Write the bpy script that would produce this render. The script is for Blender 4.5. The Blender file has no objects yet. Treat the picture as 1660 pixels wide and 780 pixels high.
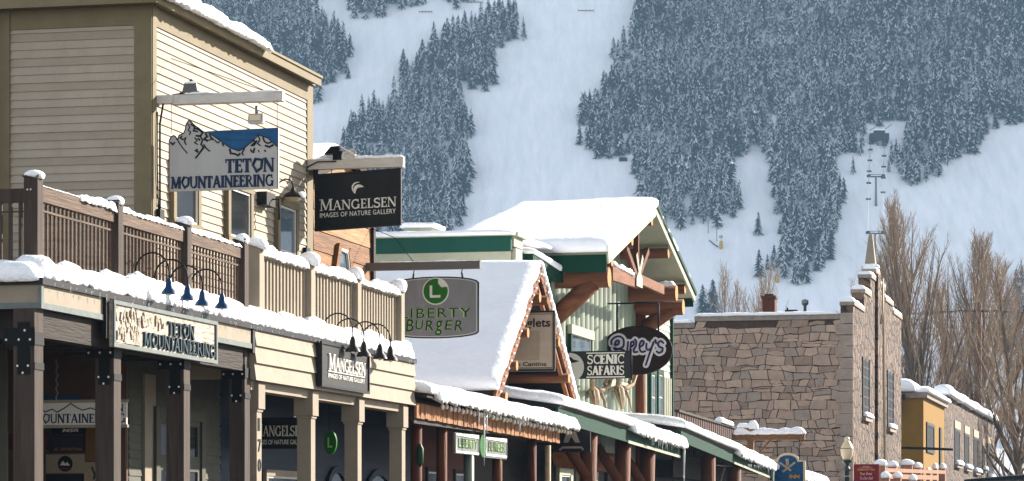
import bpy, math, random
import numpy as np
from mathutils import Vector, noise as mn
random.seed(7)
COL = bpy.context.scene.collection
# ------------------------------------------------------------------ camera model and street frame
F, CX, HV, ZC = 4700.0, 830.0, 855.0, 1.6      # focal length (px of the photo), centre column, horizon row, eye height
ANG = math.atan2(1090.0, 4700.0)               # the shop row runs away from the camera at this angle
SA, CA = math.sin(ANG), math.cos(ANG)
X0, Y0 = -6.665, 41.0                          # kerb corner of the first porch = street origin
# street frame: x outward to the street, t along the row, z up
def W(x, t, z): return Vector((X0 + x*CA + t*SA, Y0 - x*SA + t*CA, z))
def T(u, x):                                   # where the plane x=const is seen in column u
    r = (u-CX)/F
    return (r*(Y0-SA*x) - X0 - CA*x)/(SA - CA*r)
def XX(u, t):                                  # where the plane t=const is seen in column u
    r = (u-CX)/F
    return (r*(Y0+CA*t) - X0 - SA*t)/(CA + SA*r)
def Z(v, x, t): return ZC + (HV-v)*(Y0 - x*SA + t*CA)/F

# ------------------------------------------------------------------ objects
ORG = {}
def _props(o, label, cat, group=None, kind=None):
    if label: o['label'] = label
    if cat: o['category'] = cat
    if group: o['group'] = group
    if kind: o['kind'] = kind
def thing(name, label, cat, x=0, t=0, z=0, group=None, world=False):
    o = bpy.data.objects.new(name, None); COL.objects.link(o)
    o.empty_display_size = .3
    if world: o.location = (x, t, z)
    else:
        o.location = W(x, t, z); o.rotation_euler = (0, 0, -ANG)
    _props(o, label, cat, group); ORG[o.name] = (x, t, z, world)
    return o
def copy_tree(o, parent=None):
    c = o.copy(); COL.objects.link(c); c.parent = parent; ORG[c.name] = ORG.get(o.name)
    for ch in list(o.children): copy_tree(ch, c)
    return c
def org_of(o):
    while o.parent: o = o.parent
    return ORG[o.name]

class MB:
    """collects shapes given in street-frame (or world) coordinates and links them as ONE mesh"""
    def __init__(s): s.v, s.f, s.m, s.sm = [], [], [], []
    def add(s, vs, fs, mi=0, smooth=False):
        b = len(s.v); s.v += [tuple(p) for p in vs]
        for f in fs:
            s.f.append(tuple(b+i for i in f)); s.m.append(mi); s.sm.append(smooth)
    def box(s, x0, x1, y0, y1, z0, z1, mi=0):
        s.hexa([(x0,y0,z0),(x1,y0,z0),(x1,y1,z0),(x0,y1,z0),(x0,y0,z1),(x1,y0,z1),(x1,y1,z1),(x0,y1,z1)], mi)
    def hexa(s, p, mi=0):
        s.add(p, [(3,2,1,0),(4,5,6,7),(0,1,5,4),(1,2,6,5),(2,3,7,6),(3,0,4,7)], mi)
    def bar(s, a, b, w, h, mi=0, up=(0,0,1)):
        """square bar from a to b: w across, h along up"""
        a, b, up = Vector(a), Vector(b), Vector(up)
        d = (b-a).normalized(); r = d.cross(up)
        if r.length < 1e-4: r = d.cross(Vector((0,1,0)))
        r.normalize(); q = r.cross(d).normalized()
        c = [(-w/2,-h/2),(w/2,-h/2),(w/2,h/2),(-w/2,h/2)]
        s.add([a+r*i+q*j for i,j in c]+[b+r*i+q*j for i,j in c], [(0,1,2,3),(7,6,5,4),(1,0,4,5),(2,1,5,6),(3,2,6,7),(0,3,7,4)], mi)
    def prism(s, poly, O, R, U, N, d, mi=0, mside=None):
        """polygon in (R,U) at O, extruded d along N (front face at O+N*d)"""
        O, R, U, N = map(Vector, (O,R,U,N)); n = len(poly)
        ar = sum(poly[i][0]*poly[(i+1)%n][1]-poly[(i+1)%n][0]*poly[i][1] for i in range(n))
        if ar < 0: poly = poly[::-1]
        bk = [O+R*p[0]+U*p[1] for p in poly]; fr = [p+N*d for p in bk]
        s.add(fr+bk, [tuple(range(n)), tuple(range(2*n-1, n-1, -1))], mi)
        s.add(fr+bk, [(i, n+i, n+(i+1)%n, (i+1)%n) for i in range(n)], mi if mside is None else mside)
    def tube(s, pts, r, n=8, mi=0, cap=True, smooth=True):
        pts = [Vector(p) for p in pts]; m = len(pts)
        rs = r if isinstance(r, (list, tuple)) else [r]*m
        b = len(s.v); ref = None
        for i, p in enumerate(pts):
            d = (pts[min(i+1,m-1)]-pts[max(i-1,0)]).normalized()
            if ref is None: ref = Vector((0,0,1)) if abs(d.z) < .9 else Vector((1,0,0))
            a = d.cross(ref).normalized(); c = a.cross(d).normalized(); ref = c
            for k in range(n):
                w = 2*math.pi*k/n
                s.v.append(tuple(p + a*math.cos(w)*rs[i] + c*math.sin(w)*rs[i]))
        for i in range(m-1):
            for k in range(n):
                s.f.append((b+i*n+k, b+(i+1)*n+k, b+(i+1)*n+(k+1)%n, b+i*n+(k+1)%n)); s.m.append(mi); s.sm.append(smooth)
        if cap:
            s.f.append(tuple(b+k for k in range(n))); s.m.append(mi); s.sm.append(False)
            s.f.append(tuple(b+(m-1)*n+k for k in range(n-1,-1,-1))); s.m.append(mi); s.sm.append(False)
    def log(s, a, b, r, mi=0, mend=1, n=12):
        """round log with sawn end faces in another material"""
        k = len(s.f); s.tube([a, b], r, n, mi); s.m[-1] = mend; s.m[-2] = mend
    def lathe(s, c, prof, n=16, mi=0):
        c = Vector(c); vs = [c+Vector((r*math.cos(2*math.pi*k/n), r*math.sin(2*math.pi*k/n), z)) for r, z in prof for k in range(n)]
        fs = [(i*n+k, i*n+(k+1)%n, (i+1)*n+(k+1)%n, (i+1)*n+k) for i in range(len(prof)-1) for k in range(n)]
        s.add(vs, fs, mi, True)
        s.add(vs[:n], [tuple(range(n-1,-1,-1))], mi); s.add(vs[-n:], [tuple(range(n))], mi)
    def ball(s, c, r, n=8, sq=(1,1,1), mi=0):
        c = Vector(c); m = max(3, n//2)
        vs = []
        for i in range(m+1):
            ph = math.pi*i/m
            for k in range(n):
                w = 2*math.pi*k/n
                vs.append(c+Vector((math.sin(ph)*math.cos(w)*r*sq[0], math.sin(ph)*math.sin(w)*r*sq[1], -math.cos(ph)*r*sq[2])))
        s.add(vs, [(i*n+k, i*n+(k+1)%n, (i+1)*n+(k+1)%n, (i+1)*n+k) for i in range(m) for k in range(n)], mi, True)
    # ---- lap siding as real overlapping boards
    def siding_t(s, x, t0, t1, z0, z1, pitch, lap=.018, mi=0, nm=1):
        z = z0; i = 0; rr = random.Random(int(x*100)+int(t0*10))
        while z < z1-1e-4:
            zt = min(z+pitch, z1); a = t0
            while a < t1-1e-3:                  # boards butt end to end at uneven lengths
                e = min(t1, a+rr.uniform(1.6,4.2)) if nm > 1 else t1
                if t1-e < .5: e = t1
                g = .003 if nm > 1 else 0; lp = lap*rr.uniform(.85,1.15); k = mi + rr.randrange(nm)
                s.hexa([(x-.03,a+g,z),(x+lp,a+g,z),(x+lp,e-g,z),(x-.03,e-g,z),(x-.03,a+g,zt),(x+.002,a+g,zt),(x+.002,e-g,zt),(x-.03,e-g,zt)], k); a = e
            z += pitch; i += 1
    def siding_x(s, t, x0, x1, z0, z1, pitch, lap=.018, mi=0, nm=1):
        z = z0; i = 0                           # faces -t (towards the camera)
        while z < z1-1e-4:
            zt = min(z+pitch, z1); k = mi + (i*i*7+i) % nm
            s.hexa([(x0,t-lap,z),(x1,t-lap,z),(x1,t+.03,z),(x0,t+.03,z),(x0,t-.002,zt),(x1,t-.002,zt),(x1,t+.03,zt),(x0,t+.03,zt)], k)
            z += pitch; i += 1
    def build(s, name, mats, parent=None, label=None, cat=None, group=None, kind=None, world=False, at=None, local=False):
        if not isinstance(mats, (list, tuple)): mats = [mats]
        me = bpy.data.meshes.new(name)
        v = np.array(s.v, dtype=np.float64).reshape(-1,3)
        rot = 0
        if local: o0 = np.zeros(3)
        elif parent is not None: o0 = np.array(org_of(parent)[:3])
        else:
            o0 = np.array(at) if at is not None else np.array(((v[:,0].min()+v[:,0].max())/2, (v[:,1].min()+v[:,1].max())/2, v[:,2].min()))
        me.from_pydata((v-o0).tolist(), [], s.f)
        for m in mats: me.materials.append(m)
        me.polygons.foreach_set('material_index', s.m); me.polygons.foreach_set('use_smooth', s.sm); me.update()
        o = bpy.data.objects.new(name, me); COL.objects.link(o)
        if parent is not None: o.parent = parent
        elif world: o.location = o0; ORG[o.name] = (*o0, True)
        else:
            o.location = W(*o0); o.rotation_euler = (0,0,-ANG); ORG[o.name] = (*o0, False)
        _props(o, label, cat, group, kind)
        return o

# ------------------------------------------------------------------ materials
def nt(m): m.use_nodes = True; return m.node_tree.nodes, m.node_tree.links
KEEP = ('snow','settled','piste','ice','spruce','clear','bare_','window','sky_lit','stone_','silver','grey_sign','sawn')
def tone(c): return tuple(.80*v**1.22 for v in c)          # paint and timber sit a little under their chip values
def mat(name, col, rough=.7, var=.12, scale=3.0, stretch=(1,1,1), bump=.0, bscale=40., metal=0., spec=.15, dirt=0., dcol=(.05,.04,.03), tcoord='Object'):
    if not name.startswith(KEEP): col = tone(col); dcol = tone(dcol)
    m = bpy.data.materials.new(name); N, L = nt(m); b = N['Principled BSDF']
    b.inputs['Roughness'].default_value = rough; b.inputs['Metallic'].default_value = metal
    b.inputs['Specular IOR Level'].default_value = spec
    tc = N.new('ShaderNodeTexCoord'); mp = N.new('ShaderNodeMapping'); mp.inputs['Scale'].default_value = stretch
    L.new(tc.outputs[tcoord], mp.inputs[0])
    nz = N.new('ShaderNodeTexNoise'); nz.inputs['Scale'].default_value = scale; nz.inputs['Detail'].default_value = 6; nz.inputs['Roughness'].default_value = .65
    L.new(mp.outputs[0], nz.inputs[0])
    rp = N.new('ShaderNodeValToRGB'); lo = [c*(1-var) for c in col]; hi = [min(1,c*(1+var)) for c in col]
    rp.color_ramp.elements[0].position = .3; rp.color_ramp.elements[0].color = (*lo,1)
    rp.color_ramp.elements[1].position = .7; rp.color_ramp.elements[1].color = (*hi,1)
    L.new(nz.outputs[0], rp.inputs[0]); out = rp.outputs[0]
    if dirt:
        n2 = N.new('ShaderNodeTexNoise'); n2.inputs['Scale'].default_value = scale*.6+1.3; n2.inputs['Detail'].default_value = 8; n2.inputs['Roughness'].default_value = .75
        L.new(mp.outputs[0], n2.inputs[0])
        r2 = N.new('ShaderNodeValToRGB'); r2.color_ramp.elements[0].position = .5; r2.color_ramp.elements[1].position = .72
        r2.color_ramp.elements[0].color = (0,0,0,1); r2.color_ramp.elements[1].color = (dirt,)*3+(1,)
        L.new(n2.outputs[0], r2.inputs[0])
        mx = N.new('ShaderNodeMix'); mx.data_type = 'RGBA'; L.new(r2.outputs[0], mx.inputs[0]); L.new(out, mx.inputs[6]); mx.inputs[7].default_value = (*dcol,1); out = mx.outputs[2]
    L.new(out, b.inputs['Base Color'])
    if bump:
        n3 = N.new('ShaderNodeTexNoise'); n3.inputs['Scale'].default_value = bscale; n3.inputs['Detail'].default_value = 4
        L.new(mp.outputs[0], n3.inputs[0])
        bp = N.new('ShaderNodeBump'); bp.inputs['Strength'].default_value = bump; bp.inputs['Distance'].default_value = .05
        L.new(n3.outputs[0], bp.inputs['Height']); L.new(bp.outputs[0], b.inputs['Normal'])
    return m
def wood(name, col, along='y', **k):
    st = {'x':(.12,1.6,1.6),'y':(1.6,.12,1.6),'z':(1.6,1.6,.12)}[along]
    a = dict(var=.38, scale=7, stretch=st, rough=.75, bump=.35, bscale=18, dirt=.45, dcol=tuple(c*.35 for c in col)); a.update(k)
    return mat(name, col, **a)
M = {}
M['cream'] = mat('cream_paint', (.50,.44,.36), var=.09, scale=1.3, stretch=(1,1,.35), dirt=.45, dcol=(.36,.30,.23), bump=.12, bscale=22)
M['cream3'] = mat('cream_paint_worn', (.45,.39,.31), var=.09, scale=1.6, dirt=.35, dcol=(.36,.30,.22), bump=.14, bscale=22)
M['cream2'] = mat('cream_paint_tone', (.465,.405,.325), var=.09, scale=1.5, stretch=(1,1,.35), dirt=.45, dcol=(.34,.28,.21), bump=.12, bscale=22)
M['olive'] = mat('olive_trim_paint', (.275,.230,.145), var=.10, scale=2, dirt=.3, dcol=(.2,.16,.1), bump=.1)
M['creamrail'] = mat('beige_rail_paint', (.385,.335,.265), var=.10, scale=2.2, dirt=.3, dcol=(.28,.24,.18), bump=.1)
M['rail'] = wood('brown_stained_wood', (.175,.122,.088), 'y')
M['railz'] = wood('brown_stained_post', (.105,.080,.065), 'z')
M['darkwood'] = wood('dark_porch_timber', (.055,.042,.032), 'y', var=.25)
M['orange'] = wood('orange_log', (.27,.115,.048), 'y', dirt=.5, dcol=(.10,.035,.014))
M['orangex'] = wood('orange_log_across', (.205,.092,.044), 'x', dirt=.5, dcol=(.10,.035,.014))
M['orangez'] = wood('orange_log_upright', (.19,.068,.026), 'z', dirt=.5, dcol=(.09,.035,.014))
M['logend'] = mat('sawn_log_end', (.42,.19,.065), var=.3, scale=14, rough=.8)
M['plank1'] = wood('weathered_plank', (.36,.20,.095), 'y', dirt=.65, dcol=(.08,.04,.02))
M['plank2'] = wood('weathered_plank_pale', (.44,.27,.14), 'y', dirt=.6, dcol=(.10,.05,.025))
M['plank3'] = wood('weathered_plank_dark', (.27,.145,.07), 'y', dirt=.6, dcol=(.07,.035,.02))
M['shake'] = wood('shake_fascia', (.40,.21,.10), 'z', var=.4, dirt=.5, dcol=(.13,.06,.03))
M['green'] = mat('green_paint', (.010,.075,.046), var=.15, scale=2.5, rough=.7, dirt=.2, dcol=(.02,.07,.045), spec=.08)
M['greenlit'] = mat('sunlit_green_paint', (.30,.36,.25), var=.12, scale=3, rough=.6, dirt=.3, dcol=(.2,.22,.15))  # lit copy of the green paint, sunlight mixed into its colour
M['teal'] = mat('teal_fascia_paint', (.008,.105,.075), var=.12, scale=2, rough=.5)
M['sage'] = mat('sage_board_paint', (.46,.47,.37), var=.08, scale=2, rough=.65, dirt=.2, dcol=(.3,.3,.22))
M['corr'] = mat('corrugated_steel', (.27,.315,.24), var=.12, scale=.9, stretch=(1,1,.25), rough=.5, metal=.15, spec=.4, dirt=.4, dcol=(.20,.19,.14))
M['black'] = mat('black_metal', (.012,.012,.013), rough=.6, var=.2, spec=.12)
M['dark'] = mat('dark_grey_paint', (.028,.027,.026), rough=.5, var=.25, scale=3)
M['flash'] = mat('edge_flashing', (.035,.032,.030), rough=.4, var=.3, scale=6)
M['white'] = mat('white_paint', (.74,.72,.67), rough=.6, var=.06, scale=4, dirt=.2, dcol=(.5,.46,.4))
M['beam'] = mat('weathered_white_beam', (.72,.68,.62), rough=.75, var=.14, scale=5, stretch=(.3,1,1), dirt=.5, dcol=(.25,.2,.16))
M['greybeam'] = mat('grey_steel_beam', (.20,.19,.18), rough=.55, var=.1, scale=4)
M['snow'] = mat('snow', (.86,.87,.89), rough=.65, var=.04, scale=6, bump=.85, bscale=14, spec=.2)
M['snowsmooth'] = mat('settled_snow', (.85,.86,.88), rough=.7, var=.05, scale=1.1, bump=.7, bscale=6, spec=.1)
M['ice'] = mat('ice', (.80,.84,.87), rough=.15, var=.03, spec=.6)
M['ice'].node_tree.nodes['Principled BSDF'].inputs['Transmission Weight'].default_value = .35
M['glass'] = mat('window_glass', (.018,.020,.022), rough=.12, var=.5, scale=.9, spec=.18)
M['skyglass'] = mat('sky_lit_glass', (.10,.135,.165), rough=.08, var=.35, scale=1.2, spec=.8)  # sky reflection put into the base colour of the pane
M['navy'] = mat('navy_letter_paint', (.012,.04,.115), rough=.45, var=.25, scale=8)
M['signblue'] = mat('sign_blue_paint', (.018,.125,.27), rough=.5, var=.4, scale=5, stretch=(.5,1,3))
M['lampblue'] = mat('blue_enamel', (.022,.085,.19), rough=.4, var=.15)
M['signgrey'] = mat('sign_grey_white', (.54,.52,.49), rough=.6, var=.1, scale=3, stretch=(1,1,.3), dirt=.35, dcol=(.4,.37,.33))
M['signblack'] = mat('sign_black_board', (.011,.012,.013), rough=.5, var=.5, scale=2.5, stretch=(1,1,.25), spec=.2, dirt=.3, dcol=(.05,.05,.052))
M['lettersilver'] = mat('silver_letters', (.66,.64,.58), rough=.4, var=.1)
M['logo'] = mat('black_ink', (.012,.013,.020), rough=.5)
M['libgrey'] = mat('grey_sign_panel', (.165,.168,.172), rough=.5, var=.12, scale=2.5, stretch=(1,1,.25), dirt=.3, dcol=(.26,.26,.26))
M['libgreen'] = mat('bright_green_sign', (.03,.19,.018), rough=.4, var=.1)
M['palegreen'] = mat('pale_green_letters', (.42,.60,.25), rough=.5, var=.08)
M['darkgreen'] = mat('dark_green_letters', (.03,.075,.025), rough=.5)
M['teallet'] = mat('dark_teal_letters', (.018,.065,.085), rough=.5)
M['carved'] = mat('carved_sign_wood', (.54,.48,.40), rough=.75, var=.35, scale=9, stretch=(1,.35,1), bump=.9, bscale=16, dirt=.5, dcol=(.16,.12,.08))
M['edgegrey'] = mat('grey_green_frame', (.21,.24,.23), rough=.6, var=.2, scale=6)
M['oval'] = wood('dark_oval_board', (.045,.026,.017), 'x', var=.5, dirt=.5, dcol=(.10,.045,.026), rough=.7, spec=.05)
M['lilac'] = mat('lilac_white_letters', (.72,.69,.72), rough=.5, var=.08)
M['purple'] = mat('purple_letters', (.045,.03,.12), rough=.45)
M['cantina'] = mat('tan_sign_panel', (.50,.42,.33), rough=.6, var=.1, scale=4)
M['cantina2'] = mat('tan_sign_inset', (.42,.34,.26), rough=.6, var=.1, scale=4)
M['maroon'] = mat('maroon_ink', (.055,.012,.016), rough=.5)
M['antler'] = mat('antler', (.34,.25,.16), rough=.7, var=.4, scale=6)
M['bone'] = mat('bleached_bone', (.52,.42,.30), rough=.7, var=.25, scale=8)
M['brownrail'] = wood('reddish_rail_paint', (.105,.055,.042), 'z', var=.25)
M['yellow'] = mat('ochre_stucco', (.34,.20,.026), rough=.85, var=.1, scale=1.2, bump=.3, bscale=30, dirt=.2, dcol=(.3,.15,.02))
M['cap'] = mat('stone_coping', (.24,.20,.165), rough=.85, var=.25, scale=4)
M['mortar'] = mat('dark_mortar', (.13,.085,.065), rough=.95, var=.3, scale=5)
M['redsign'] = mat('crimson_banner', (.26,.022,.035), rough=.6, var=.08)
M['gold'] = mat('gold_letters', (.70,.40,.04), rough=.4)
M['pink'] = mat('pale_pink_letters', (.78,.50,.50), rough=.5)
M['lampgreen'] = mat('dark_green_enamel', (.010,.032,.022), rough=.35, var=.2, spec=.5)
M['globe'] = mat('cream_lamp_globe', (.74,.62,.42), rough=.35, var=.06, spec=.5)
M['salmon'] = wood('salmon_timber', (.42,.24,.16), 'z', var=.3, dirt=.3, dcol=(.25,.12,.07))
M['gyellow'] = mat('yellow_padding', (.62,.40,.04), rough=.7)
M['bark'] = mat('cottonwood_bark', (.19,.145,.10), rough=.9, var=.35, scale=3, stretch=(1,1,.3))
M['dimglass'] = mat('window_dim_glass', (.014,.014,.015), rough=.45, var=.4, spec=.05)
M['twig'] = mat('bare_twigs', (.27,.19,.12), rough=.9, var=.3, scale=1.5)
M['bulb'] = mat('clear_bulb', (.80,.76,.68), rough=.25, var=.03, spec=.5)
M['asphalt'] = mat('wet_asphalt', (.05,.05,.052), rough=.8, var=.3, scale=2)
M['walk'] = mat('boardwalk_timber', (.14,.10,.07), rough=.85, var=.3, scale=4)
M['line'] = mat('road_line_paint', (.62,.52,.20), rough=.7)
M['steel'] = mat('galvanised_steel', (.30,.30,.30), rough=.4, metal=.5, var=.15)
M['redwall'] = wood('reddish_shop_boards', (.155,.052,.030), 'z', var=.35, dirt=.4, dcol=(.05,.02,.012))
M['navywall'] = mat('navy_shop_front', (.020,.032,.062), rough=.6, var=.2)
M['greydoor'] = mat('grey_green_shop_front', (.13,.125,.095), rough=.65, var=.15, scale=3)
# stickers under the porch
M['stk_black'] = mat('sticker_black', (.015,.014,.016), rough=.5)
M['stk_purple'] = mat('sticker_plum', (.035,.022,.035), rough=.5)
M['stk_orange'] = mat('sticker_orange', (.40,.20,.05), rough=.5)
M['stk_tan'] = mat('sticker_tan', (.40,.33,.23), rough=.6)
M['stk_red'] = mat('sticker_red', (.16,.03,.03), rough=.6)
M['stk_brown'] = mat('sticker_brown', (.16,.09,.06), rough=.6)
M['stk_amber'] = mat('sticker_amber', (.22,.12,.035), rough=.6)
M['ink'] = M['logo']

def rubble(name, lo, hi, scale, stretch):
    """small rubble stone: cells with dark joints and a bump"""
    m = bpy.data.materials.new(name); N, L = nt(m); b = N['Principled BSDF']; b.inputs['Roughness'].default_value = .9
    tc = N.new('ShaderNodeTexCoord'); mp = N.new('ShaderNodeMapping'); mp.inputs['Scale'].default_value = stretch; L.new(tc.outputs['Object'], mp.inputs[0])
    nz = N.new('ShaderNodeTexNoise'); nz.inputs['Scale'].default_value = 2.; L.new(mp.outputs[0], nz.inputs[0])
    ad = N.new('ShaderNodeMix'); ad.data_type = 'RGBA'; ad.blend_type = 'LINEAR_LIGHT'; ad.inputs[0].default_value = .12; L.new(mp.outputs[0], ad.inputs[6]); L.new(nz.outputs[1], ad.inputs[7])
    vo = N.new('ShaderNodeTexVoronoi'); vo.feature = 'DISTANCE_TO_EDGE'; vo.inputs['Scale'].default_value = scale; L.new(ad.outputs[2], vo.inputs[0])
    vc = N.new('ShaderNodeTexVoronoi'); vc.inputs['Scale'].default_value = scale; L.new(ad.outputs[2], vc.inputs[0])
    sp = N.new('ShaderNodeSeparateColor'); L.new(vc.outputs['Color'], sp.inputs[0])
    rp = N.new('ShaderNodeValToRGB'); rp.color_ramp.elements[0].color = (*lo,1); rp.color_ramp.elements[1].color = (*hi,1); L.new(sp.outputs[0], rp.inputs[0])
    jr = N.new('ShaderNodeValToRGB'); jr.color_ramp.elements[0].position = .03; jr.color_ramp.elements[1].position = .13; L.new(vo.outputs[0], jr.inputs[0])
    mx = N.new('ShaderNodeMix'); mx.data_type = 'RGBA'; L.new(jr.outputs[0], mx.inputs[0]); mx.inputs[6].default_value = (lo[0]*.42, lo[1]*.38, lo[2]*.35, 1); L.new(rp.outputs[0], mx.inputs[7])
    L.new(mx.outputs[2], b.inputs['Base Color'])
    n3 = N.new('ShaderNodeTexNoise'); n3.inputs['Scale'].default_value = 7; n3.inputs['Detail'].default_value = 6; L.new(mp.outputs[0], n3.inputs[0])
    su = N.new('ShaderNodeMath'); su.operation = 'ADD'; L.new(jr.outputs[0], su.inputs[0]); L.new(n3.outputs[0], su.inputs[1])
    bp = N.new('ShaderNodeBump'); bp.inputs['Strength'].default_value = .9; bp.inputs['Distance'].default_value = .14; L.new(su.outputs[0], bp.inputs['Height']); L.new(bp.outputs[0], b.inputs['Normal'])
    return m
M['rubble'] = rubble('brown_rubble_stone', (.075,.043,.025), (.165,.102,.062), 1.15, (1,1,1.25))
M['rubble2'] = rubble('small_rubble_stone', (.072,.041,.025), (.145,.09,.056), 1.2, (1,1,1.2))
M['stones'] = [mat('stone_%s' % n, c, rough=.92, var=.16, scale=2.2, bump=.55, bscale=7) for n, c in
   (('taupe',(.345,.255,.195)),('rose',(.375,.265,.20)),('grey',(.30,.235,.19)),('buff',(.41,.30,.22)),('umber',(.27,.195,.145)))]

# ------------------------------------------------------------------ lettering
def font_shape(txt, bold=0., shear=0., spacing=1.):
    cu = bpy.data.curves.new('lettering', 'FONT'); cu.body = txt; cu.fill_mode = 'FRONT'; cu.resolution_u = 3
    cu.offset = bold; cu.shear = shear; cu.space_character = spacing
    o = bpy.data.objects.new('lettering', cu); me = bpy.data.meshes.new_from_object(o)
    v = [(p.co.x, p.co.y) for p in me.vertices]; f = [tuple(p.vertices) for p in me.polygons]
    e = {}
    for p in f:
        for i in range(len(p)):
            k = (p[i], p[(i+1)%len(p)]); e[k] = 1
    rim = [k for k in e if (k[1],k[0]) not in e]
    bpy.data.objects.remove(o); bpy.data.meshes.remove(me); bpy.data.curves.remove(cu)
    return v, f, rim
def arc(cx, cy, rx, ry, a0, a1, n=14): return [(cx+rx*math.cos(math.radians(a0+(a1-a0)*i/n)), cy+ry*math.sin(math.radians(a0+(a1-a0)*i/n))) for i in range(n+1)]
def serif_glyph(ch, th=.17, tn=.075, pent=False):
    """strokes [(points, width)], advance - roman capitals with slab serifs, cap height 1"""
    S = []; sw = .13; st = .055
    def stem(x, w, a=0., b=1., sa=True, sb=True):
        S.append(([(x,a),(x,b)], w))
        if sa: S.append(([(x-w/2-.07,a+st/2),(x+w/2+.07,a+st/2)], st))
        if sb: S.append(([(x-w/2-.07,b-st/2),(x+w/2+.07,b-st/2)], st))
    def sf(x, y): S.append(([(x-sw,y),(x+sw,y)], st))
    if ch == 'I': stem(.2, th); return S, .4
    if ch == 'T':
        stem(.37, th, sb=False); S.append(([(.02,.955),(.72,.955)], .09)); S.append(([(.05,1.),(.05,.74)], st)); S.append(([(.69,1.),(.69,.74)], st)); return S, .74
    if ch == 'L':
        stem(.2, th); S.append(([(.2,.045),(.62,.045)], .09)); S.append(([(.60,0),(.60,.28)], st)); return S, .66
    if ch in 'EF':
        stem(.2, th, sa=True); S.append(([(.2,.955),(.60,.955)], .09)); S.append(([(.2,.52),(.5,.52)], tn)); S.append(([(.58,1),(.58,.76)], st)); S.append(([(.49,.42),(.49,.62)], st))
        if ch == 'E': S.append(([(.2,.045),(.62,.045)], .09)); S.append(([(.61,0),(.61,.26)], st))
        return S, .68
    if ch == 'M':
        S.append(([(.13,0),(.16,1)], tn)); S.append(([(.17,1),(.52,.06)], th)); S.append(([(.52,.06),(.86,1)], tn)); stem(.92, th); sf(.13,st/2); sf(.10,1-st/2); return S, 1.1
    if ch == 'N':
        S.append(([(.15,0),(.15,1)], tn)); S.append(([(.16,1),(.78,.02)], th)); S.append(([(.79,0),(.79,1)], tn)); sf(.15,st/2); sf(.12,1-st/2); sf(.79,1-st/2); return S, .94
    if ch == 'A':
        S.append(([(.12,0),(.44,1)], tn)); S.append(([(.44,1),(.77,0)], th)); S.append(([(.22,.34),(.66,.34)], tn)); sf(.12,st/2); sf(.77,st/2); return S, .9
    if ch == 'O':
        if pent: S.append(([(.10,.52),(.34,.97),(.86,.88),(.80,.28),(.42,.04),(.10,.52),(.34,.97)], .14)); return S, .94
        S.append((arc(.48,.5,.37,.45,0,360,22), .13)); return S, .96
    if ch == 'U':
        S.append(([(.18,1)]+arc(.48,.34,.30,.30,180,360,10)+[(.78,1)], .13)); sf(.18,1-st/2); sf(.78,1-st/2); return S, .92
    if ch == 'C' or ch == 'G':
        S.append((arc(.48,.5,.36,.45,52,318 if ch == 'C' else 330,18), .135)); S.append(([(.74,.68),(.74,1)], st))
        if ch == 'G': S.append(([(.79,.04),(.79,.44)], .13)); S.append(([(.62,.44),(.92,.44)], st)); return S, .94
        return S, .80
    if ch == 'S':
        S.append((arc(.36,.735,.24,.22,35,270,10)+arc(.36,.265,.26,.235,90,-150,10)[1:], .135)); S.append(([(.60,.72),(.60,1)], st)); S.append(([(.09,0),(.09,.28)], st)); return S, .70
    if ch == 'R' or ch == 'B':
        stem(.2, th); S.append(([(.2,.955)]+arc(.40,.735,.24,.22,90,-90,8)+[(.2,.515)], .10))
        if ch == 'R': S.append(([(.42,.50),(.80,.02)], .15)); sf(.80,st/2); return S, .88
        S.append(([(.2,.515)]+arc(.42,.275,.26,.235,90,-90,8)+[(.2,.04)], .10)); return S, .76
    if ch == 'Y':
        S.append(([(.42,0),(.42,.48)], th)); S.append(([(.10,1),(.42,.46)], th*.9)); S.append(([(.76,1),(.42,.46)], tn)); sf(.42,st/2); sf(.12,1-st/2); sf(.76,1-st/2); return S, .86
    return S, .45
def strip_poly(pts, w):
    """both rims of a stroke of width w round a polyline"""
    n = len(pts); Lf, Rt = [], []
    for i in range(n):
        a = Vector(pts[max(i-1,0)]); b = Vector(pts[min(i+1,n-1)]); p = Vector(pts[i])
        d = (b-a); d = d.normalized() if d.length > 1e-9 else Vector((1,0)); q = Vector((-d.y, d.x))
        k = 1.
        if 0 < i < n-1:
            d1 = (p-a).normalized(); k = 1/max(.55, abs(d1.x*d.x+d1.y*d.y))
        Lf.append(p+q*w/2*k); Rt.append(p-q*w/2*k)
    return Lf, Rt
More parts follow.
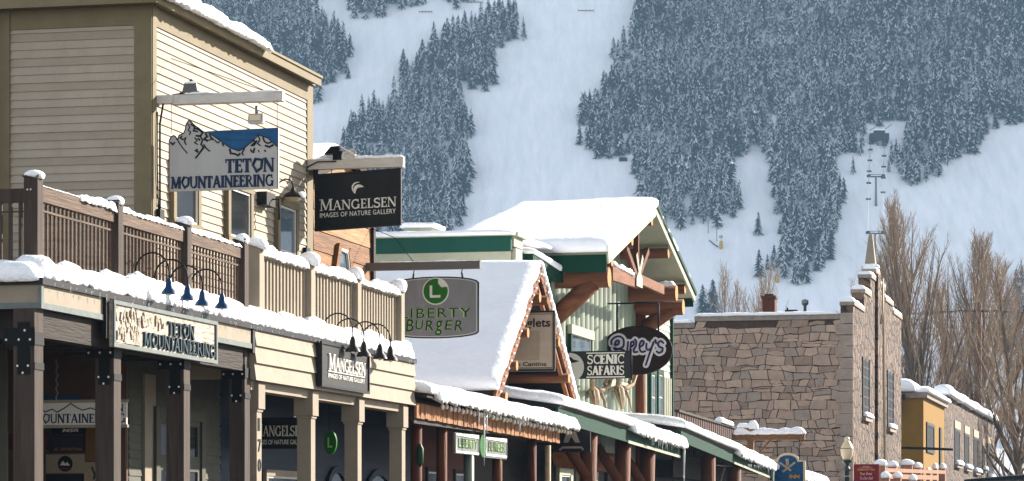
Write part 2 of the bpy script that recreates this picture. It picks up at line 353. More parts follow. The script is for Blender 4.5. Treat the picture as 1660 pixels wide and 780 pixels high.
class Plane2:
    """draws flat shapes on a sign face: O lower-left, R right, U up, N towards the viewer"""
    def __init__(s, mb, O, R, U, N): s.mb, s.O, s.R, s.U, s.N = mb, Vector(O), Vector(R), Vector(U), Vector(N); s.k = 0
    def pt(s, x, y, n): return s.O + s.R*x + s.U*y + s.N*n
    def stroke(s, pts, w, n0, d, mi=0):
        Lf, Rt = strip_poly(pts, w); s.k += 1; d = d + (s.k % 23)*.00035; m = len(pts)
        vs = [s.pt(p[0],p[1],n0+d) for p in Lf]+[s.pt(p[0],p[1],n0+d) for p in Rt]+[s.pt(p[0],p[1],n0) for p in Lf]+[s.pt(p[0],p[1],n0) for p in Rt]
        fs = []
        for i in range(m-1):
            fs += [(i, m+i, m+i+1, i+1), (i, i+1, 2*m+i+1, 2*m+i), (m+i+1, m+i, 3*m+i, 3*m+i+1)]
        fs += [(0, 2*m, 3*m, m), (m-1, 2*m-1, 4*m-1, 3*m-1)]
        s.mb.add(vs, fs, mi)
    def poly(s, pts, n0, d, mi=0):
        s.mb.prism(pts, s.O+s.N*n0, s.R, s.U, s.N, d, mi)
    def serif(s, txt, x, y, w, h, n0, d, mi=0, small=None, **kw):
        """serif capitals filling w x h with the lower left at x,y; small: height factor of the letters after the first"""
        g = []; adv = 0
        for i, c in enumerate(txt):
            if c == ' ': adv += .4; continue
            st, a = serif_glyph(c, **kw); sc = 1 if (small is None or i == 0) else small
            g.append((st, adv, sc)); adv += a*sc
        k = w/adv
        for st, a, sc in g:
            for pts, wd in st:
                s.stroke([(x+(a+p[0]*sc)*k, y+p[1]*h*sc) for p in pts], wd*min(k, h)*sc, n0, d, mi)
    def text(s, txt, x, y, w, h, n0, d, mi=0, **kw):
        v, f, rim = font_shape(txt, **kw)
        if not v: return
        xs = [p[0] for p in v]; ys = [p[1] for p in v]; x0, x1, y0, y1 = min(xs), max(xs), min(ys), max(ys)
        q = [((p[0]-x0)/(x1-x0)*w+x, (p[1]-y0)/(y1-y0)*h+y) for p in v]; n = len(v)
        s.mb.add([s.pt(a,b,n0+d) for a,b in q]+[s.pt(a,b,n0) for a,b in q], list(f)+[(b,a,n+a,n+b) for a,b in rim], mi)
FX, FT = (1,0,0), (0,1,0); UZ = (0,0,1)
def face_cam(mb, x, t, z): return Plane2(mb, (x,t,z), (1,0,0), UZ, (0,-1,0))       # a sign across the walk, seen square on
def face_street(mb, x, t, z): return Plane2(mb, (x,t,z), (0,1,0), UZ, (1,0,0))     # a sign flat along the shop row
def grain(q, x0, x1, y0, y1, n0, mi, n, rnd, w=.012):
    for _ in range(n):
        a, b = rnd.uniform(x0,x1), rnd.uniform(y0,y1)
        pts = [(a,b)]
        for k in range(rnd.randint(2,4)): pts.append((pts[-1][0]+rnd.uniform(-.03,.06), pts[-1][1]-rnd.uniform(.02,.06)))
        q.stroke(pts, w*rnd.uniform(.6,1.6), n0, .003, mi)

# ------------------------------------------------------------------ snow
def nz3(p, f, seed=0.): return mn.noise(Vector((p[0]*f+seed, p[1]*f-seed, p[2]*f+seed*.5)))
def snow_sweep(mb, path, w, h, droop=.0, step=.12, amp=.03, seed=0., hvar=.25, fringe=0., mi=0, taper=True):
    """rounded bank of snow lying along a path of base points; width w, height h, front edge (+lateral) sagging by droop"""
    P = [Vector(p) for p in path]; seg = [(P[i+1]-P[i]).length for i in range(len(P)-1)]; tot = sum(seg); n = max(4, int(tot/step))
    prof = [(-.50,0),(-.56,.35),(-.47,.78),(-.25,.98),(0,1.04),(.25,.97),(.45,.80),(.56,.45),(.60,.10),(.55,-.12)]
    m = len(prof); b = len(mb.v)
    for i in range(n+1):
        s = tot*i/n; k = 0
        while k < len(seg)-1 and s > seg[k]: s -= seg[k]; k += 1
        p = P[k].lerp(P[k+1], min(1, s/seg[k])); d = (P[k+1]-P[k]).normalized()
        lat = Vector((d.y, -d.x, 0));  lat = lat.normalized() if lat.length > 1e-5 else Vector((1,0,0))
        e = min(1, min(i, n-i)*step/(h*.8+.02)) if taper else 1
        e = .25+.75*math.sqrt(max(0, 1-(1-e)**2)); hv = 1+hvar*1.6*nz3(p, .9/max(.4,w), seed)
        for j, (a, c) in enumerate(prof):
            q = p + lat*(a*w*(.6+.4*e)) + Vector((0,0,c*h*e*hv if c > 0 else c*h*e))
            if a > .3: q.z -= droop*(a-.3)/.3
            rg = nz3(q, 5/ (w+.1), seed+3)
            q += (lat*rg + Vector((0,0,nz3(q, 4/(w+.1), seed+9))))*amp
            if fringe and j >= m-4:
                g = abs(nz3((p.x*1.0,p.y*1.0,0), 11., seed+j*.13)); q.z -= fringe*g*(j-m+5)/4*1.6; q += lat*fringe*.35*nz3((p.x,p.y,0), 9., seed)
            mb.v.append(tuple(q))
    for i in range(n):
        for j in range(m):
            mb.f.append((b+i*m+j, b+i*m+(j+1)%m, b+(i+1)*m+(j+1)%m, b+(i+1)*m+j)); mb.m.append(mi); mb.sm.append(True)
    mb.f.append(tuple(b+j for j in range(m-1,-1,-1))); mb.m.append(mi); mb.sm.append(True)
    mb.f.append(tuple(b+n*m+j for j in range(m))); mb.m.append(mi); mb.sm.append(True)
def snow_slab(mb, c00, c10, c11, c01, th, nx=24, ny=16, amp=.03, seed=0., edge=.35, over=.06, ragged=0., freq=.7, mi=0):
    """snow lying on a roof plane (corners in order), rounded at the rim"""
    A, B, C, D = map(Vector, (c00,c10,c11,c01)); lu, lv = (B-A).length, (D-A).length
    nrm = (B-A).cross(D-A).normalized()
    if nrm.z < 0: nrm = -nrm
    b = len(mb.v); top = []
    U = [0,.012,.035,.07]+[.07+.86*i/nx for i in range(1,nx)]+[.93,.965,.988,1]; V = [0,.015,.04,.08]+[.08+.84*i/ny for i in range(1,ny)]+[.92,.96,.985,1]
    for v in V:
        for u in U:
            p = A.lerp(B,u).lerp(D.lerp(C,u),v); d = min(u*lu,(1-u)*lu,v*lv,(1-v)*lv); e = min(1,d/edge); k = .45+.55*math.sqrt(1-(1-e)**2)
            cen = (A+B+C+D)/4; o = (p-cen); o.z *= .2; o = o.normalized()*over*(1-e)
            rg = (nz3(p, 2.2, seed+5)*ragged)*(1-e)
            mb.v.append(tuple(p + nrm*(th*k*(1+.22*nz3(p,freq,seed)) + amp*nz3(p,2.6,seed+2)) + o + o.normalized()*rg if e < 1 else p + nrm*(th*k*(1+.22*nz3(p,freq,seed)) + amp*nz3(p,2.6,seed+2))))
    nu, nv = len(U), len(V)
    for j in range(nv-1):
        for i in range(nu-1):
            f = (b+j*nu+i, b+j*nu+i+1, b+(j+1)*nu+i+1, b+(j+1)*nu+i); mb.f.append(f); mb.m.append(mi); mb.sm.append(True)
    rim = [(i,0) for i in range(nu)]+[(nu-1,j) for j in range(1,nv)]+[(i,nv-1) for i in range(nu-2,-1,-1)]+[(0,j) for j in range(nv-2,0,-1)]
    b2 = len(mb.v)
    for i, j in rim:
        p = A.lerp(B,U[i]).lerp(D.lerp(C,U[i]),V[j]); q = Vector(mb.v[b+j*nu+i]); mb.v.append(tuple(p.lerp(q,.1) - nrm*.01 + (q-p-(q-p).dot(nrm)*nrm)*.5))
    r = len(rim)
    for k in range(r):
        i0, j0 = rim[k]; i1, j1 = rim[(k+1)%r]
        mb.f.append((b+j0*nu+i0, b2+k, b2+(k+1)%r, b+j1*nu+i1)); mb.m.append(mi); mb.sm.append(True)
    mb.f.append(tuple(b2+k for k in range(r-1,-1,-1))); mb.m.append(mi); mb.sm.append(False)
def snow_cap(mb, x, t, z, rx, rt, h, seed=0, lean=0.):
    """rounded pillow on a post top, slumping to one side"""
    n, m = 14, 7; b = len(mb.v)
    for i in range(m+1):
        ph = math.pi*.62*(1-i/m); zz = (math.cos(ph)-math.cos(math.pi*.62))/(1-math.cos(math.pi*.62))
        for k in range(n):
            w = 2*math.pi*k/n; r = math.sin(ph) if ph < math.pi*.5 else 1-.25*(ph-math.pi/2)
            cx, cy = math.cos(w), math.sin(w); q = max(abs(cx),abs(cy)); sq = .75+.25/q
            p = Vector((x+rx*r*cx*sq+lean*.5*zz, t+rt*r*cy*sq, z-.02+h*zz))
            g = 1+.3*nz3(p, 4, seed); p.x = x+(p.x-x)*g;
            if lean and cx > .2: p.z -= abs(lean)*cx*(1-zz)*.9
            mb.v.append((p.x, t+(p.y-t)*g, p.z))
    for i in range(m):
        for k in range(n):
            mb.f.append((b+i*n+k, b+i*n+(k+1)%n, b+(i+1)*n+(k+1)%n, b+(i+1)*n+k)); mb.m.append(0); mb.sm.append(True)
    mb.f.append(tuple(b+k for k in range(n-1,-1,-1))); mb.m.append(0); mb.sm.append(False)
def icicles(mb, pts, rnd, lmin=.05, lmax=.3, r=.012, mi=0):
    for p in pts:
        l = rnd.uniform(lmin, lmax)*rnd.random()**.6; mb.tube([p, (p[0],p[1],p[2]-l*.6), (p[0],p[1],p[2]-l)], [r*rnd.uniform(.6,1.2), r*.6, r*.1], 5, mi)
HAZE, SUN_E, SKY_E, EXPO = .00013, 5.0, .096, 1.62
rnd = random.Random(11)
SN = M['snow']
# =====================================================================================================
# 1. clapboard shop: two-storey block with a balconied porch (outdoor shop and photo gallery)
# =====================================================================================================
B1 = thing('clapboard_shop', 'two-storey cream clapboard shop with olive trim and a railed snowy balcony over its porch', 'shop building', -1.8, 9.4, 0)
XW = -1.8; TW0 = T(245, XW); TW1 = T(505, XW)
z_fr0 = Z(40, XW, TW0)                         # underside of the frieze
z_fr1 = z_fr0 + .34
z_wall0 = 4.75
wl = MB()
wl.siding_t(XW, TW0+.10, TW1-.25, z_wall0, z_fr0, .146, .026, 0, 3)
wl.siding_x(TW0, XW-2.62, XW-.28, z_wall0, z_fr0, .146, .026, 0, 3)
wl.siding_x(TW0-.30, XW-9.2, XW-2.95, z_wall0, z_fr0+.4, .146, .026, 0, 3)
wl.box(XW-9.2, XW-.06, TW0+.06, TW1-.06, z_wall0, z_fr0+.25, 0)
wl.build('wall', [M['cream'], M['cream2'], M['cream3']], B1)
tr = MB()
# corner boards (two leaves meeting at the corner), frieze, cornice
tr.box(XW-.30, XW+.02, TW0-.035, TW0-.004, z_wall0, z_fr1)
tr.box(XW-.03, XW+.035, TW0-.004, TW0+.19, z_wall0, z_fr1-.002)
tr.box(XW-.03, XW+.035, TW1-.40, TW1, z_wall0, z_fr0-.003)
tr.box(XW-2.95, XW-2.62, TW0-.06, TW0+.02, z_wall0, z_fr1+.3)
tr.box(XW-2.62, XW-.30, TW0-.03, TW0+.02, z_fr0+.002, z_fr1)
tr.box(XW-.03, XW+.03, TW0+.19, TW1+.02, z_fr0, z_fr1-.004)
tr.box(XW-2.62, XW+.06, TW0-.09, TW0+.02, z_fr1+.003, z_fr1+.24)
tr.box(XW-.02, XW+.07, TW0+.022, TW1+.05, z_fr1+.004, z_fr1+.06)
tr.build('trim', M['olive'], B1)
co = MB()
zf0 = z_fr1+.10
XC = XW+.25; TC1 = T(521, XC); zc0 = Z(0, XC, T(247, XC)); zc1 = Z(125, XC, TC1)
co.box(XW-3.2, XC-.05, TW0-.38, TC1-.02, zc0+.05, zc0+.10)
co.box(XC-.05, XC, TW0-.42, TC1, zc0, zc1-.035)
co.box(XC-.05, XC+.03, TW0-.44, TC1+.02, zc1-.033, zc1+.02)
co.box(XW-3.2, XC-.05, TW0-.42, TW0-.38, zc0, zc1-.035)
co.box(XW-3.2, XC-.055, TC1-.05, TC1-.002, zc0+.102, zc1-.035)
co.build('cornice', M['olive'], B1)
rf = MB(); rf.box(XW-9.0, XC-.1, TW0-.3, TC1-.1, zc0+.12, zc0+.16); rf.build('roof', M['flash'], B1)
sn = MB()
ta, tb = T(270, XC), T(430, XC)
snow_sweep(sn, [(XC-.02, ta-2.0, zc1), (XC-.02, tb, zc1)], .36, .15, droop=.06, step=.10, amp=.05, seed=3, hvar=.5, fringe=.05)
icicles(sn, [(XC+.17, T(u, XC), zc1-.02) for u in (312,340,398,412,418)], rnd, .1, .25)
snow_slab(sn, (XW-8.8,TW0,zc0+.16), (XC-.3,TW0,zc0+.16), (XC-.3,TC1-.4,zc0+.16), (XW-8.8,TC1-.4,zc0+.16), .1, 12, 12, seed=4)
sn.build('roof_snow', [SN], B1)
# upper windows
def window_t(parent, x, t0, t1, z0, z1, fmat, gmat, fw=.11, mull=True, proud=.05, sill=None, smat='white'):
    f = MB()
    f.box(x, x+proud, t0, t0+fw, z0+fw, z1-fw); f.box(x, x+proud, t1-fw, t1, z0+fw, z1-fw)
    f.box(x, x+proud+.006, t0-.02, t1+.02, z1-fw, z1); f.box(x, x+proud+.02, t0-.03, t1+.03, z0, z0+fw)
    w = f.build('window', fmat, parent)
    s = MB(); i = fw; a = .045
    s.box(x, x+proud*.7, t0+i, t0+i+a, z0+i+a, z1-i-a); s.box(x, x+proud*.7, t1-i-a, t1-i, z0+i+a, z1-i-a)
    s.box(x, x+proud*.7, t0+i, t1-i, z0+i, z0+i+a); s.box(x, x+proud*.7, t0+i, t1-i, z1-i-a, z1-i)
    if mull: s.box(x, x+proud*.66, t0+i, t1-i, (z0+z1)/2-.02, (z0+z1)/2+.02)
    s.build('sash', M[smat], w)
    g = MB(); g.box(x, x+proud*.35, t0+i+a-.004, t1-i-a+.004, z0+i+a-.004, z1-i-a+.004); g.build('pane', gmat, w)
    if sill: sb = MB(); snow_sweep(sb, [(x+proud+.02,t0,z0+fw),(x+proud+.02,t1,z0+fw)], .1, .06, amp=.01, step=.06); sb.build('sill_snow', SN, w)
    return w
for u0, u1 in ((273,318),(362,403),(443,477)):
    t0, t1 = T(u0,XW), T(u1,XW); window_t(B1, XW+.018, t0, t1, 6.93, 8.15, M['olive'], M['skyglass' if u0 > 430 else 'glass'], fw=.15, mull=False, proud=.09)
# conduit running down the corner
cd = MB(); tq = T(254, XW); zb = Z(155, XW, tq)
cd.tube([(XW+.5,tq,zb+.02),(XW+.3,tq,zb),(XW+.12,tq,zb-.15),(XW+.06,tq,zb-.5),(XW+.06,tq,Z(345,XW,tq))], .018, 6)
cd.tube([(XW+.05,tq-.1,zb-.3),(XW+.06,tq-.14,zb-1.2),(XW+.05,tq-.05,Z(345,XW,tq))], .012, 6)
cd.box(XW+.02, XW+.11, tq-.12, tq+.1, Z(352,XW,tq)-.05, Z(340,XW,tq)); cd.build('conduit', M['black'], B1)
# ---- balcony: deck, pent roof, fascia
XR = -.32                                      # rail line
TR0 = T(71, XR)                                # corner post
TM = T(417, 0)                                 # where the two shop fronts meet on the fascia
TE = T(671, 0)                                 # far end of the porch
zd = 5.02; zf_t = Z(452, 0, .05); zf_b = Z(497, 0, .05)
dk = MB()
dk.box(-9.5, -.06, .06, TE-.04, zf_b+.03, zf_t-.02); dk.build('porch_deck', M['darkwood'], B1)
pr = MB()                                      # low pent roof outside the railing
pr.add([(0.03,-.03,zf_t+.002),(0.03,TE,zf_t+.002),(XR-.1,TE,zd+.30),(XR-.1,TR0-.1,zd+.30)], [(0,1,2,3)])
pr.add([(0.03,-.03,zf_t+.002),(XR-.1,TR0-.1,zd+.30),(-9.5,TR0-.1,zd+.30),(-9.5,-.03,zf_t+.002)], [(0,1,2,3)])
pr.add([(0.03,TE,zf_t+.002),(XR-.1,TE,zd+.30),(XR-.1,TE,zf_t+.002)], [(0,1,2)])
pr.box(-9.5, XR-.12, TR0, TE, zf_t, zd+.27); pr.build('pent_roof', M['flash'], B1)
fl = MB(); fl.box(-.02, .055, -.055, TE+.03, zf_t-.085, zf_t+.01); fl.box(-9.5, -.02, -.055, .0, zf_t-.085, zf_t+.01); fl.build('drip_edge', M['flash'], B1)
fa = MB()
fa.box(-.05, 0, 0.0, TM-.35, zf_b, zf_t-.06); fa.box(-9.5, -.05, 0, .05, zf_b, zf_t-.06); fa.build('fascia', M['creamrail'], B1)
ft = MB()
for z0, z1 in ((zf_b-.03, zf_b+.055),):
    ft.box(-.05, .02, -.02, TM-.36, z0, z1); ft.box(-9.5, -.05, -.02, .03, z0, z1)
ft.box(-.03, .022, -.022, .07, zf_b+.056, zf_t-.062); ft.build('fascia_trim', M['edgegrey'], B1)
gl_ = MB(); gl_.box(-.03,.03,TM-.33,TM-.2,zf_b-.1,zf_t-.09); gl_.build('fascia_bracket', M['dark'], B1)
gl_ = MB(); gl_.box(-.01,.06,T(174,0)-.20,T(174,0)-.06,zf_b-.3,zf_t-.09); gl_.build('fascia_bracket', M['dark'], B1)
# three-board gallery fascia
mz1 = Z(531, 0, TM); mz0 = Z(617, 0, TM)
mf = MB(); mf.siding_t(0, TM-.18, TE, mz0, zf_t-.055, (zf_t-.055-mz0)/3, .045, 0, 1); mf.box(-.4, -.03, TM-.18, TE-.02, mz0+.02, zf_t-.06)
mf.siding_x(TM-.18, -1.2, -.03, mz0+.02, zf_t-.07, .25, .02); mf.build('gallery_fascia', [M['creamrail'], M['creamrail']], B1)
bm = MB()                                      # porch beams in shade
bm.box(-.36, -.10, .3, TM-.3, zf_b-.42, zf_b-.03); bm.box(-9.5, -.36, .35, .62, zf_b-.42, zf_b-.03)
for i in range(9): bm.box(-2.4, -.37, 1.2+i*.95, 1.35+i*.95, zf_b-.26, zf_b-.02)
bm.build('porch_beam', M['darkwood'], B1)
bg = MB(); bg.box(-.42, -.12, TM, TE-.1, mz0-.16, mz0+.01); bg.build('gallery_beam', M['creamrail'], B1)
# ---- snow on the pent roof
sn = MB()
snow_sweep(sn, [(-.26,.02,zf_t+.05),(-.26,TM-.3,zf_t+.05)], .50, .30, droop=.0, step=.06, amp=.06, seed=12, hvar=.45, fringe=.03)
snow_sweep(sn, [(-.25,TM-.45,zf_t+.05),(-.25,TE+.05,zf_t+.05)], .50, .31, droop=.01, step=.06, amp=.05, seed=15, hvar=.3, fringe=.04)
snow_sweep(sn, [(-9.4,.16,zf_t+.0),(.0,.16,zf_t+.0)], .60, .30, droop=.02, step=.10, amp=.02, seed=19, hvar=.2)
snow_slab(sn, (-9.4,.25,zd+.05),(XR-.02,.25,zd+.05),(XR-.02,TR0+1.2,zd+.26),(-9.4,TR0+1.2,zd+.26), .12, 14, 6, seed=8)
sn.build('pent_roof_snow', [SN], B1)
sn = MB()
for u in range(60): pass
icicles(sn, [(.13, rnd.uniform(.2,TE), zf_t-.05) for _ in range(60)], rnd, .04, .14, .008); sn.build('icicles', [M['ice']], B1, kind='stuff')
# ---- railing posts and panels
def post_at(u, w, z0, z1, m, name='rail_post', x=XR):
    t = T(u, x+w/2)                            # u = right edge of the lit face
    p = MB(); p.box(x-w/2, x+w/2, t-w, t, z0, z1); p.box(x-w/2-.015, x+w/2+.015, t-w-.015, t+.015, z1, z1+.025)
    o = p.build(name, m, B1); return t-w, t, o
zr = Z(291, XR, TR0)-.02
br = []
for u in (70, 200, 311, 403):
    a, b_, o = post_at(u, .21, zd-.02, zr, M['railz'], 'rail_post'); br.append((a,b_))
    c = MB(); snow_cap(c, XR, (a+b_)/2, zr+.03, .14, .14, .09+.04*rnd.random(), seed=u*.1, lean=.03+.06*rnd.random()); c.build('post_snow', [SN], o)
    k = MB()
    for dx in (-.05,.0): k.ball((XR+dx, a-.004, zr-.18), .014, 6)
    k.build('bolt', M['bulb'], o)
def rail_panel(ta, tb, brown=True, x=XR):
    p = MB(); zt = zr-.10
    if brown:
        p.box(x-.03, x+.05, ta, tb, zt-.22, zt); p.box(x-.015, x+.02, ta, tb, zt-.36, zt-.33); p.box(x-.02, x+.02, ta, tb, zd+.13, zd+.17)
        n = int((tb-ta)/.155)
        for i in range(n): c = ta+(tb-ta)*(i+.5)/n; p.box(x-.022, x+.012, c-.016, c+.016, zd+.17, zt-.22)
        return p.build('rail_panel', M['rail'], B1)
    p.box(x-.06, x+.06, ta, tb, zt-.10, zt); p.box(x-.03, x+.03, ta, tb, zd+.06, zd+.14)
    n = int((tb-ta)/.20)
    for i in range(n): c = ta+(tb-ta)*(i+.5)/n; p.box(x-.02, x+.022, c-.035, c+.05, zd+.14, zt-.10)
    p.box(x-.05, x-.03, ta, tb, zd+.1, zt-.05)
    return p.build('rail_panel', M['creamrail'], B1)
for i in range(3):
    o = rail_panel(br[i][1], br[i+1][0]); c = MB(); ta, tb = br[i][1], br[i+1][0]; zt = zr-.10
    if i == 0:
        snow_sweep(c, [(XR+.01,ta,zt),(XR+.01,ta+(tb-ta)*.52,zt)], .09, .018, amp=.006, seed=31, hvar=.2)
        snow_sweep(c, [(XR+.02,ta+(tb-ta)*.52,zt),(XR+.02,tb,zt)], .13, .075, droop=.05, amp=.04, seed=33, hvar=.9, step=.05)
    else: snow_sweep(c, [(XR+.01,ta,zt),(XR+.01,tb,zt)], .10, .045, droop=.03, amp=.03, seed=35+i, hvar=.7, step=.06)
    c.build('rail_snow', [SN], o)
p = MB(); zt = zr-.10                            # side railing running left from the corner post
p.box(-9.4, XR-.1, TR0-.16, TR0-.08, zt-.22, zt-.02); p.box(-9.4, XR-.1, TR0-.13, TR0-.11, zt-.36, zt-.34); p.box(-9.4, XR-.1, TR0-.14, TR0-.10, zd+.14, zd+.17)
for i in range(60): p.box(XR-.28-i*.155-.05, XR-.28-i*.155, TR0-.145, TR0-.105, zd+.05, zt-.22)
p.build('side_railing', M['railz'], B1)
zrc = Z(408, XR, T(428,XR))-.06; cr = []
for u in (428, 511, 586, 656):
    a, b_, o = post_at(u, .25, zd-.02, zr-.02, M['creamrail'], 'rail_post'); cr.append((a,b_))
    c = MB(); snow_cap(c, XR, (a+b_)/2, zr+.01, .19+.03*rnd.random(), .19+.04*rnd.random(), .14+.09*rnd.random(), seed=u*.17, lean=.06+.1*rnd.random()); c.build('post_snow', [SN], o)
for i in range(3):
    o = rail_panel(cr[i][1], cr[i+1][0], False); c = MB(); ta, tb = cr[i][1], cr[i+1][0]; zt = zr-.10
    snow_sweep(c, [(XR+.02,ta-.05,zt),(XR+.02,tb-.02,zt)], .19, .10, droop=.06, amp=.03, seed=45+i, hvar=.6, step=.05, fringe=.05); c.build('rail_snow', [SN], o)
# ---- porch posts
XP = -.22
def bolts(mb, pts, t):
    for x, z in pts: mb.ball((x, t, z), .019, 6)
for u, w in ((70,.32),(196,.30),(308,.30),(405,.28)):
    t1 = T(u, XP+w/2); t0 = t1-w; zt = zf_b-.03
    p = MB(); p.box(XP-w/2, XP+w/2, t0, t1, .12, zt); o = p.build('porch_post', M['railz'], B1)
    k = MB(); zz = Z(543, XP, 1.2)-.02
    k.box(XP-w/2-.14, XP+w/2+.012, t0-.02, t0-.003, zz-.22, zz+.04); k.box(XP-.09, XP+.09, t0-.019, t0-.004, zz-.62, zz+.12)
    k.box(XP+w/2+.002, XP+w/2+.014, t0-.02, t1+.004, zz-.2, zz-.02); k.box(XP+w/2+.002, XP+w/2+.014, t0-.02, t1+.004, zz-.55, zz-.45)
    k.build('bracket', M['black'], o)
    k = MB(); bolts(k, [(XP-w/2-.1,zz-.13),(XP-.07,zz-.13),(XP+.1,zz-.13),(XP+.02,zz-.0),(XP-.09,zz-.5),(XP+.07,zz-.5),(XP-.01,zz-.6)], t0-.022); k.build('bolts', M['bulb'], o)
for i, u in enumerate((424, 511, 586, 657)):
    w = .27; t1 = T(u, XP+w/2); t0 = t1-w
    p = MB(); p.box(XP-w/2, XP+w/2, t0, t1, .12, mz0-.03); p.box(XP-w/2-.05, XP+w/2+.05, t0-.05, t1+.05, mz0-.48, mz0-.04); p.box(XP-w/2-.02, XP+w/2+.02, t0-.02, t1+.02, mz0-.53, mz0-.481)
    o = p.build('porch_column', M['creamrail'], B1)
    if i == 0:
        n = MB()
        for k_, (c, v) in enumerate((('1',690),('7',724),('0',756))):
            zc_ = Z(v, XP+w/2, (t0+t1)/2); q = face_street(n, XP+w/2, t0+.05, zc_-.09); q.text(c, 0, 0, .17 if c != '1' else .11, .22, .002, .012, bold=.012)
        n.build('house_number', M['black'], o)
# ---- ground floor in the shade of the porch
gf = MB()
TS = 9.0; XS = XX(205, TS); TG = T(664, XS)
gf.box(-9.5, XS, TS, TS+.1, .1, zf_b-.02, 1); gf.siding_t(XS, TS+.1, 14.0, .1, zf_b-.03, .15, .02, 0); gf.box(XS-.4, XS-.03, TS+.1, TG, .1, zf_b-.03, 0)
gf.siding_x(TS-2.6, -9.5, XX(12, TS-2.6), .1, zf_b-.1, .16, .02, 0)
gf.build('ground_floor_wall', [M['greydoor'], M['stk_brown']], B1)
sf = MB(); sf.siding_t(XS, 14.0, TG, .1, zf_b-.03, .2, .02, 0); sf.build('gallery_wall', [M['navywall']], B1)
# shop door with glass and a light column of corner boards
cb = MB(); t_ = T(238, XS); cb.box(XS, XS+.06, t_-.25, t_+.3, .1, 4.3); cb.build('corner_board', M['creamrail'], B1)
def door_t(x, t0, t1, z1, fm, gm, ztr=None):
    d = MB(); fw = .14
    d.box(x, x+.10, t0-.2, t0, .12, z1+.2); d.box(x, x+.10, t1, t1+.2, .12, z1+.2); d.box(x, x+.105, t0, t1, z1, z1+.2)
    d.box(x, x+.06, t0, t0+fw, .12, z1); d.box(x, x+.06, t1-fw, t1, .12, z1); d.box(x, x+.062, t0+fw, t1-fw, .12, .9); d.box(x, x+.062, t0+fw, t1-fw, 2.62, 2.9); d.box(x, x+.062, t0+fw, t1-fw, z1-.1, z1)
    o = d.build('door', fm, B1)
    g = MB(); g.box(x, x+.03, t0+fw, t1-fw, .9, 2.62); g.box(x, x+.03, t0+fw, t1-fw, 2.9, z1-.1); g.build('pane', gm, o)
    h = MB(); h.tube([(x+.06,t0+.09,1.1),(x+.14,t0+.09,1.12),(x+.14,t0+.09,1.4),(x+.06,t0+.09,1.42)], .012, 6); h.build('handle', M['steel'], o)
door_t(XS+.02, T(250,XS), T(318,XS), 3.55, M['greydoor'], M['glass'])
def shopwin(x, t0, t1, z0, z1, fm, gm):
    w = window_t(B1, x, t0, t1, z0, z1, fm, gm, fw=.12, mull=False, proud=.08); return w
shopwin(XS+.03, T(424,XS), T(482,XS), .7, 2.75, M['creamrail'], M['glass'])
# arches on the navy front
for u0, u1 in ((528,560),(592,632)):
    a, b_ = T(u0,XS+.02), T(u1,XS+.02); h = MB(); q = face_street(h, XS+.02, a, 0)
    w_ = b_-a; q.stroke([(0,.1),(0,2.3)]+arc(w_/2,2.3,w_/2,.55,180,0,10)+[(w_,.1)], .14, 0, .06); o = h.build('arched_window', M['navywall'], B1)
    g = MB(); q = face_street(g, XS+.02, a, 0); q.poly([(.05,.12),(w_-.05,.12)]+[(p[0],p[1]) for p in arc(w_/2,2.3,w_/2-.05,.5,0,180,10)], 0, .02); g.build('pane', M['glass'], o)

# ---------------------------------------------------------------------- signs and lamps on building 1
def chain(mb, a, b, r=.008): mb.tube([a, b], r, 5)
# (a) hanging mountaineering sign on the white beam
tb1 = TW0+.28; xe = XX(460, tb1); zb1 = Z(164, 0, tb1); zb2 = Z(150, 0, tb1)
s1 = thing('hanging_sign', 'large pale hanging sign cut out as a snowy peak, with blue sky and navy letters', 'sign', (XW+xe)/2, tb1, zb2)
b = MB(); b.box(XW+.03, XW+.33, tb1-.10, tb1+.10, zb1+.005, zb2-.005); b.box(XW+.33, xe, tb1-.075, tb1+.075, zb1, zb2); b.box(XW+.34, xe, tb1-.11, tb1+.10, zb1-.02, zb1-.001)
b.build('beam', M['beam'], s1)
b = MB(); snow_sweep(b, [(XW+.5,tb1,zb2),(xe-.02,tb1,zb2)], .14, .022, amp=.012, step=.06, hvar=.9, seed=5)
snow_sweep(b, [(XX(300,tb1),tb1,zb2),(XX(345,tb1),tb1,zb2)], .2, .035, amp=.012, step=.05, hvar=.6, seed=6); b.build('beam_snow', [SN], s1)
b = MB(); xl, xr_ = XX(275,tb1), XX(452,tb1)
for x_ in (xl+.03, xr_-.03): chain(b, (x_,tb1,zb1), (x_,tb1,Z(212,0,tb1)), .006)
b.tube([(XW+.05,tb1+.6,zb2+.75),(xe-.3,tb1,zb2)], .007, 5); b.build('chain', M['black'], s1)
zs0 = Z(307,0,tb1); zs1 = Z(209,0,tb1); w_ = xr_-xl; h_ = zs1-zs0
def px(x, y): return ((x-58)/1026*w_, (742-y)/577*h_)      # sketch coordinates of the panel
pk = [(58,742),(58,245),(75,215),(100,203),(118,212),(132,240),(150,200),(178,190),(196,185),(210,150),(218,100),(232,70),(248,55),(262,75),(300,110),(345,140),(385,178),(1084,165),(1084,742)]
b = MB(); q = face_cam(b, xl, tb1-.03, zs0); q.poly([px(*p) for p in pk], -.06, .06, 0)
pn = b.build('panel', M['signgrey'], s1)
b = MB(); q = face_cam(b, xl, tb1-.03, zs0)
sky = [(410,176),(1080,163),(1080,345),(1040,310),(985,255),(940,240),(900,222),(868,245),(840,285),(800,320),(760,350),(715,372),(680,355),(630,335),(590,305),(540,265),(490,230),(445,195)]
q.poly([px(*p) for p in sky], 0, .004); b.build('painted_sky', M['signblue'], pn)
b = MB(); q = face_cam(b, xl, tb1-.03, zs0)
out = [(62,250),(78,218),(102,206),(120,216),(145,262),(185,325),(232,382)]
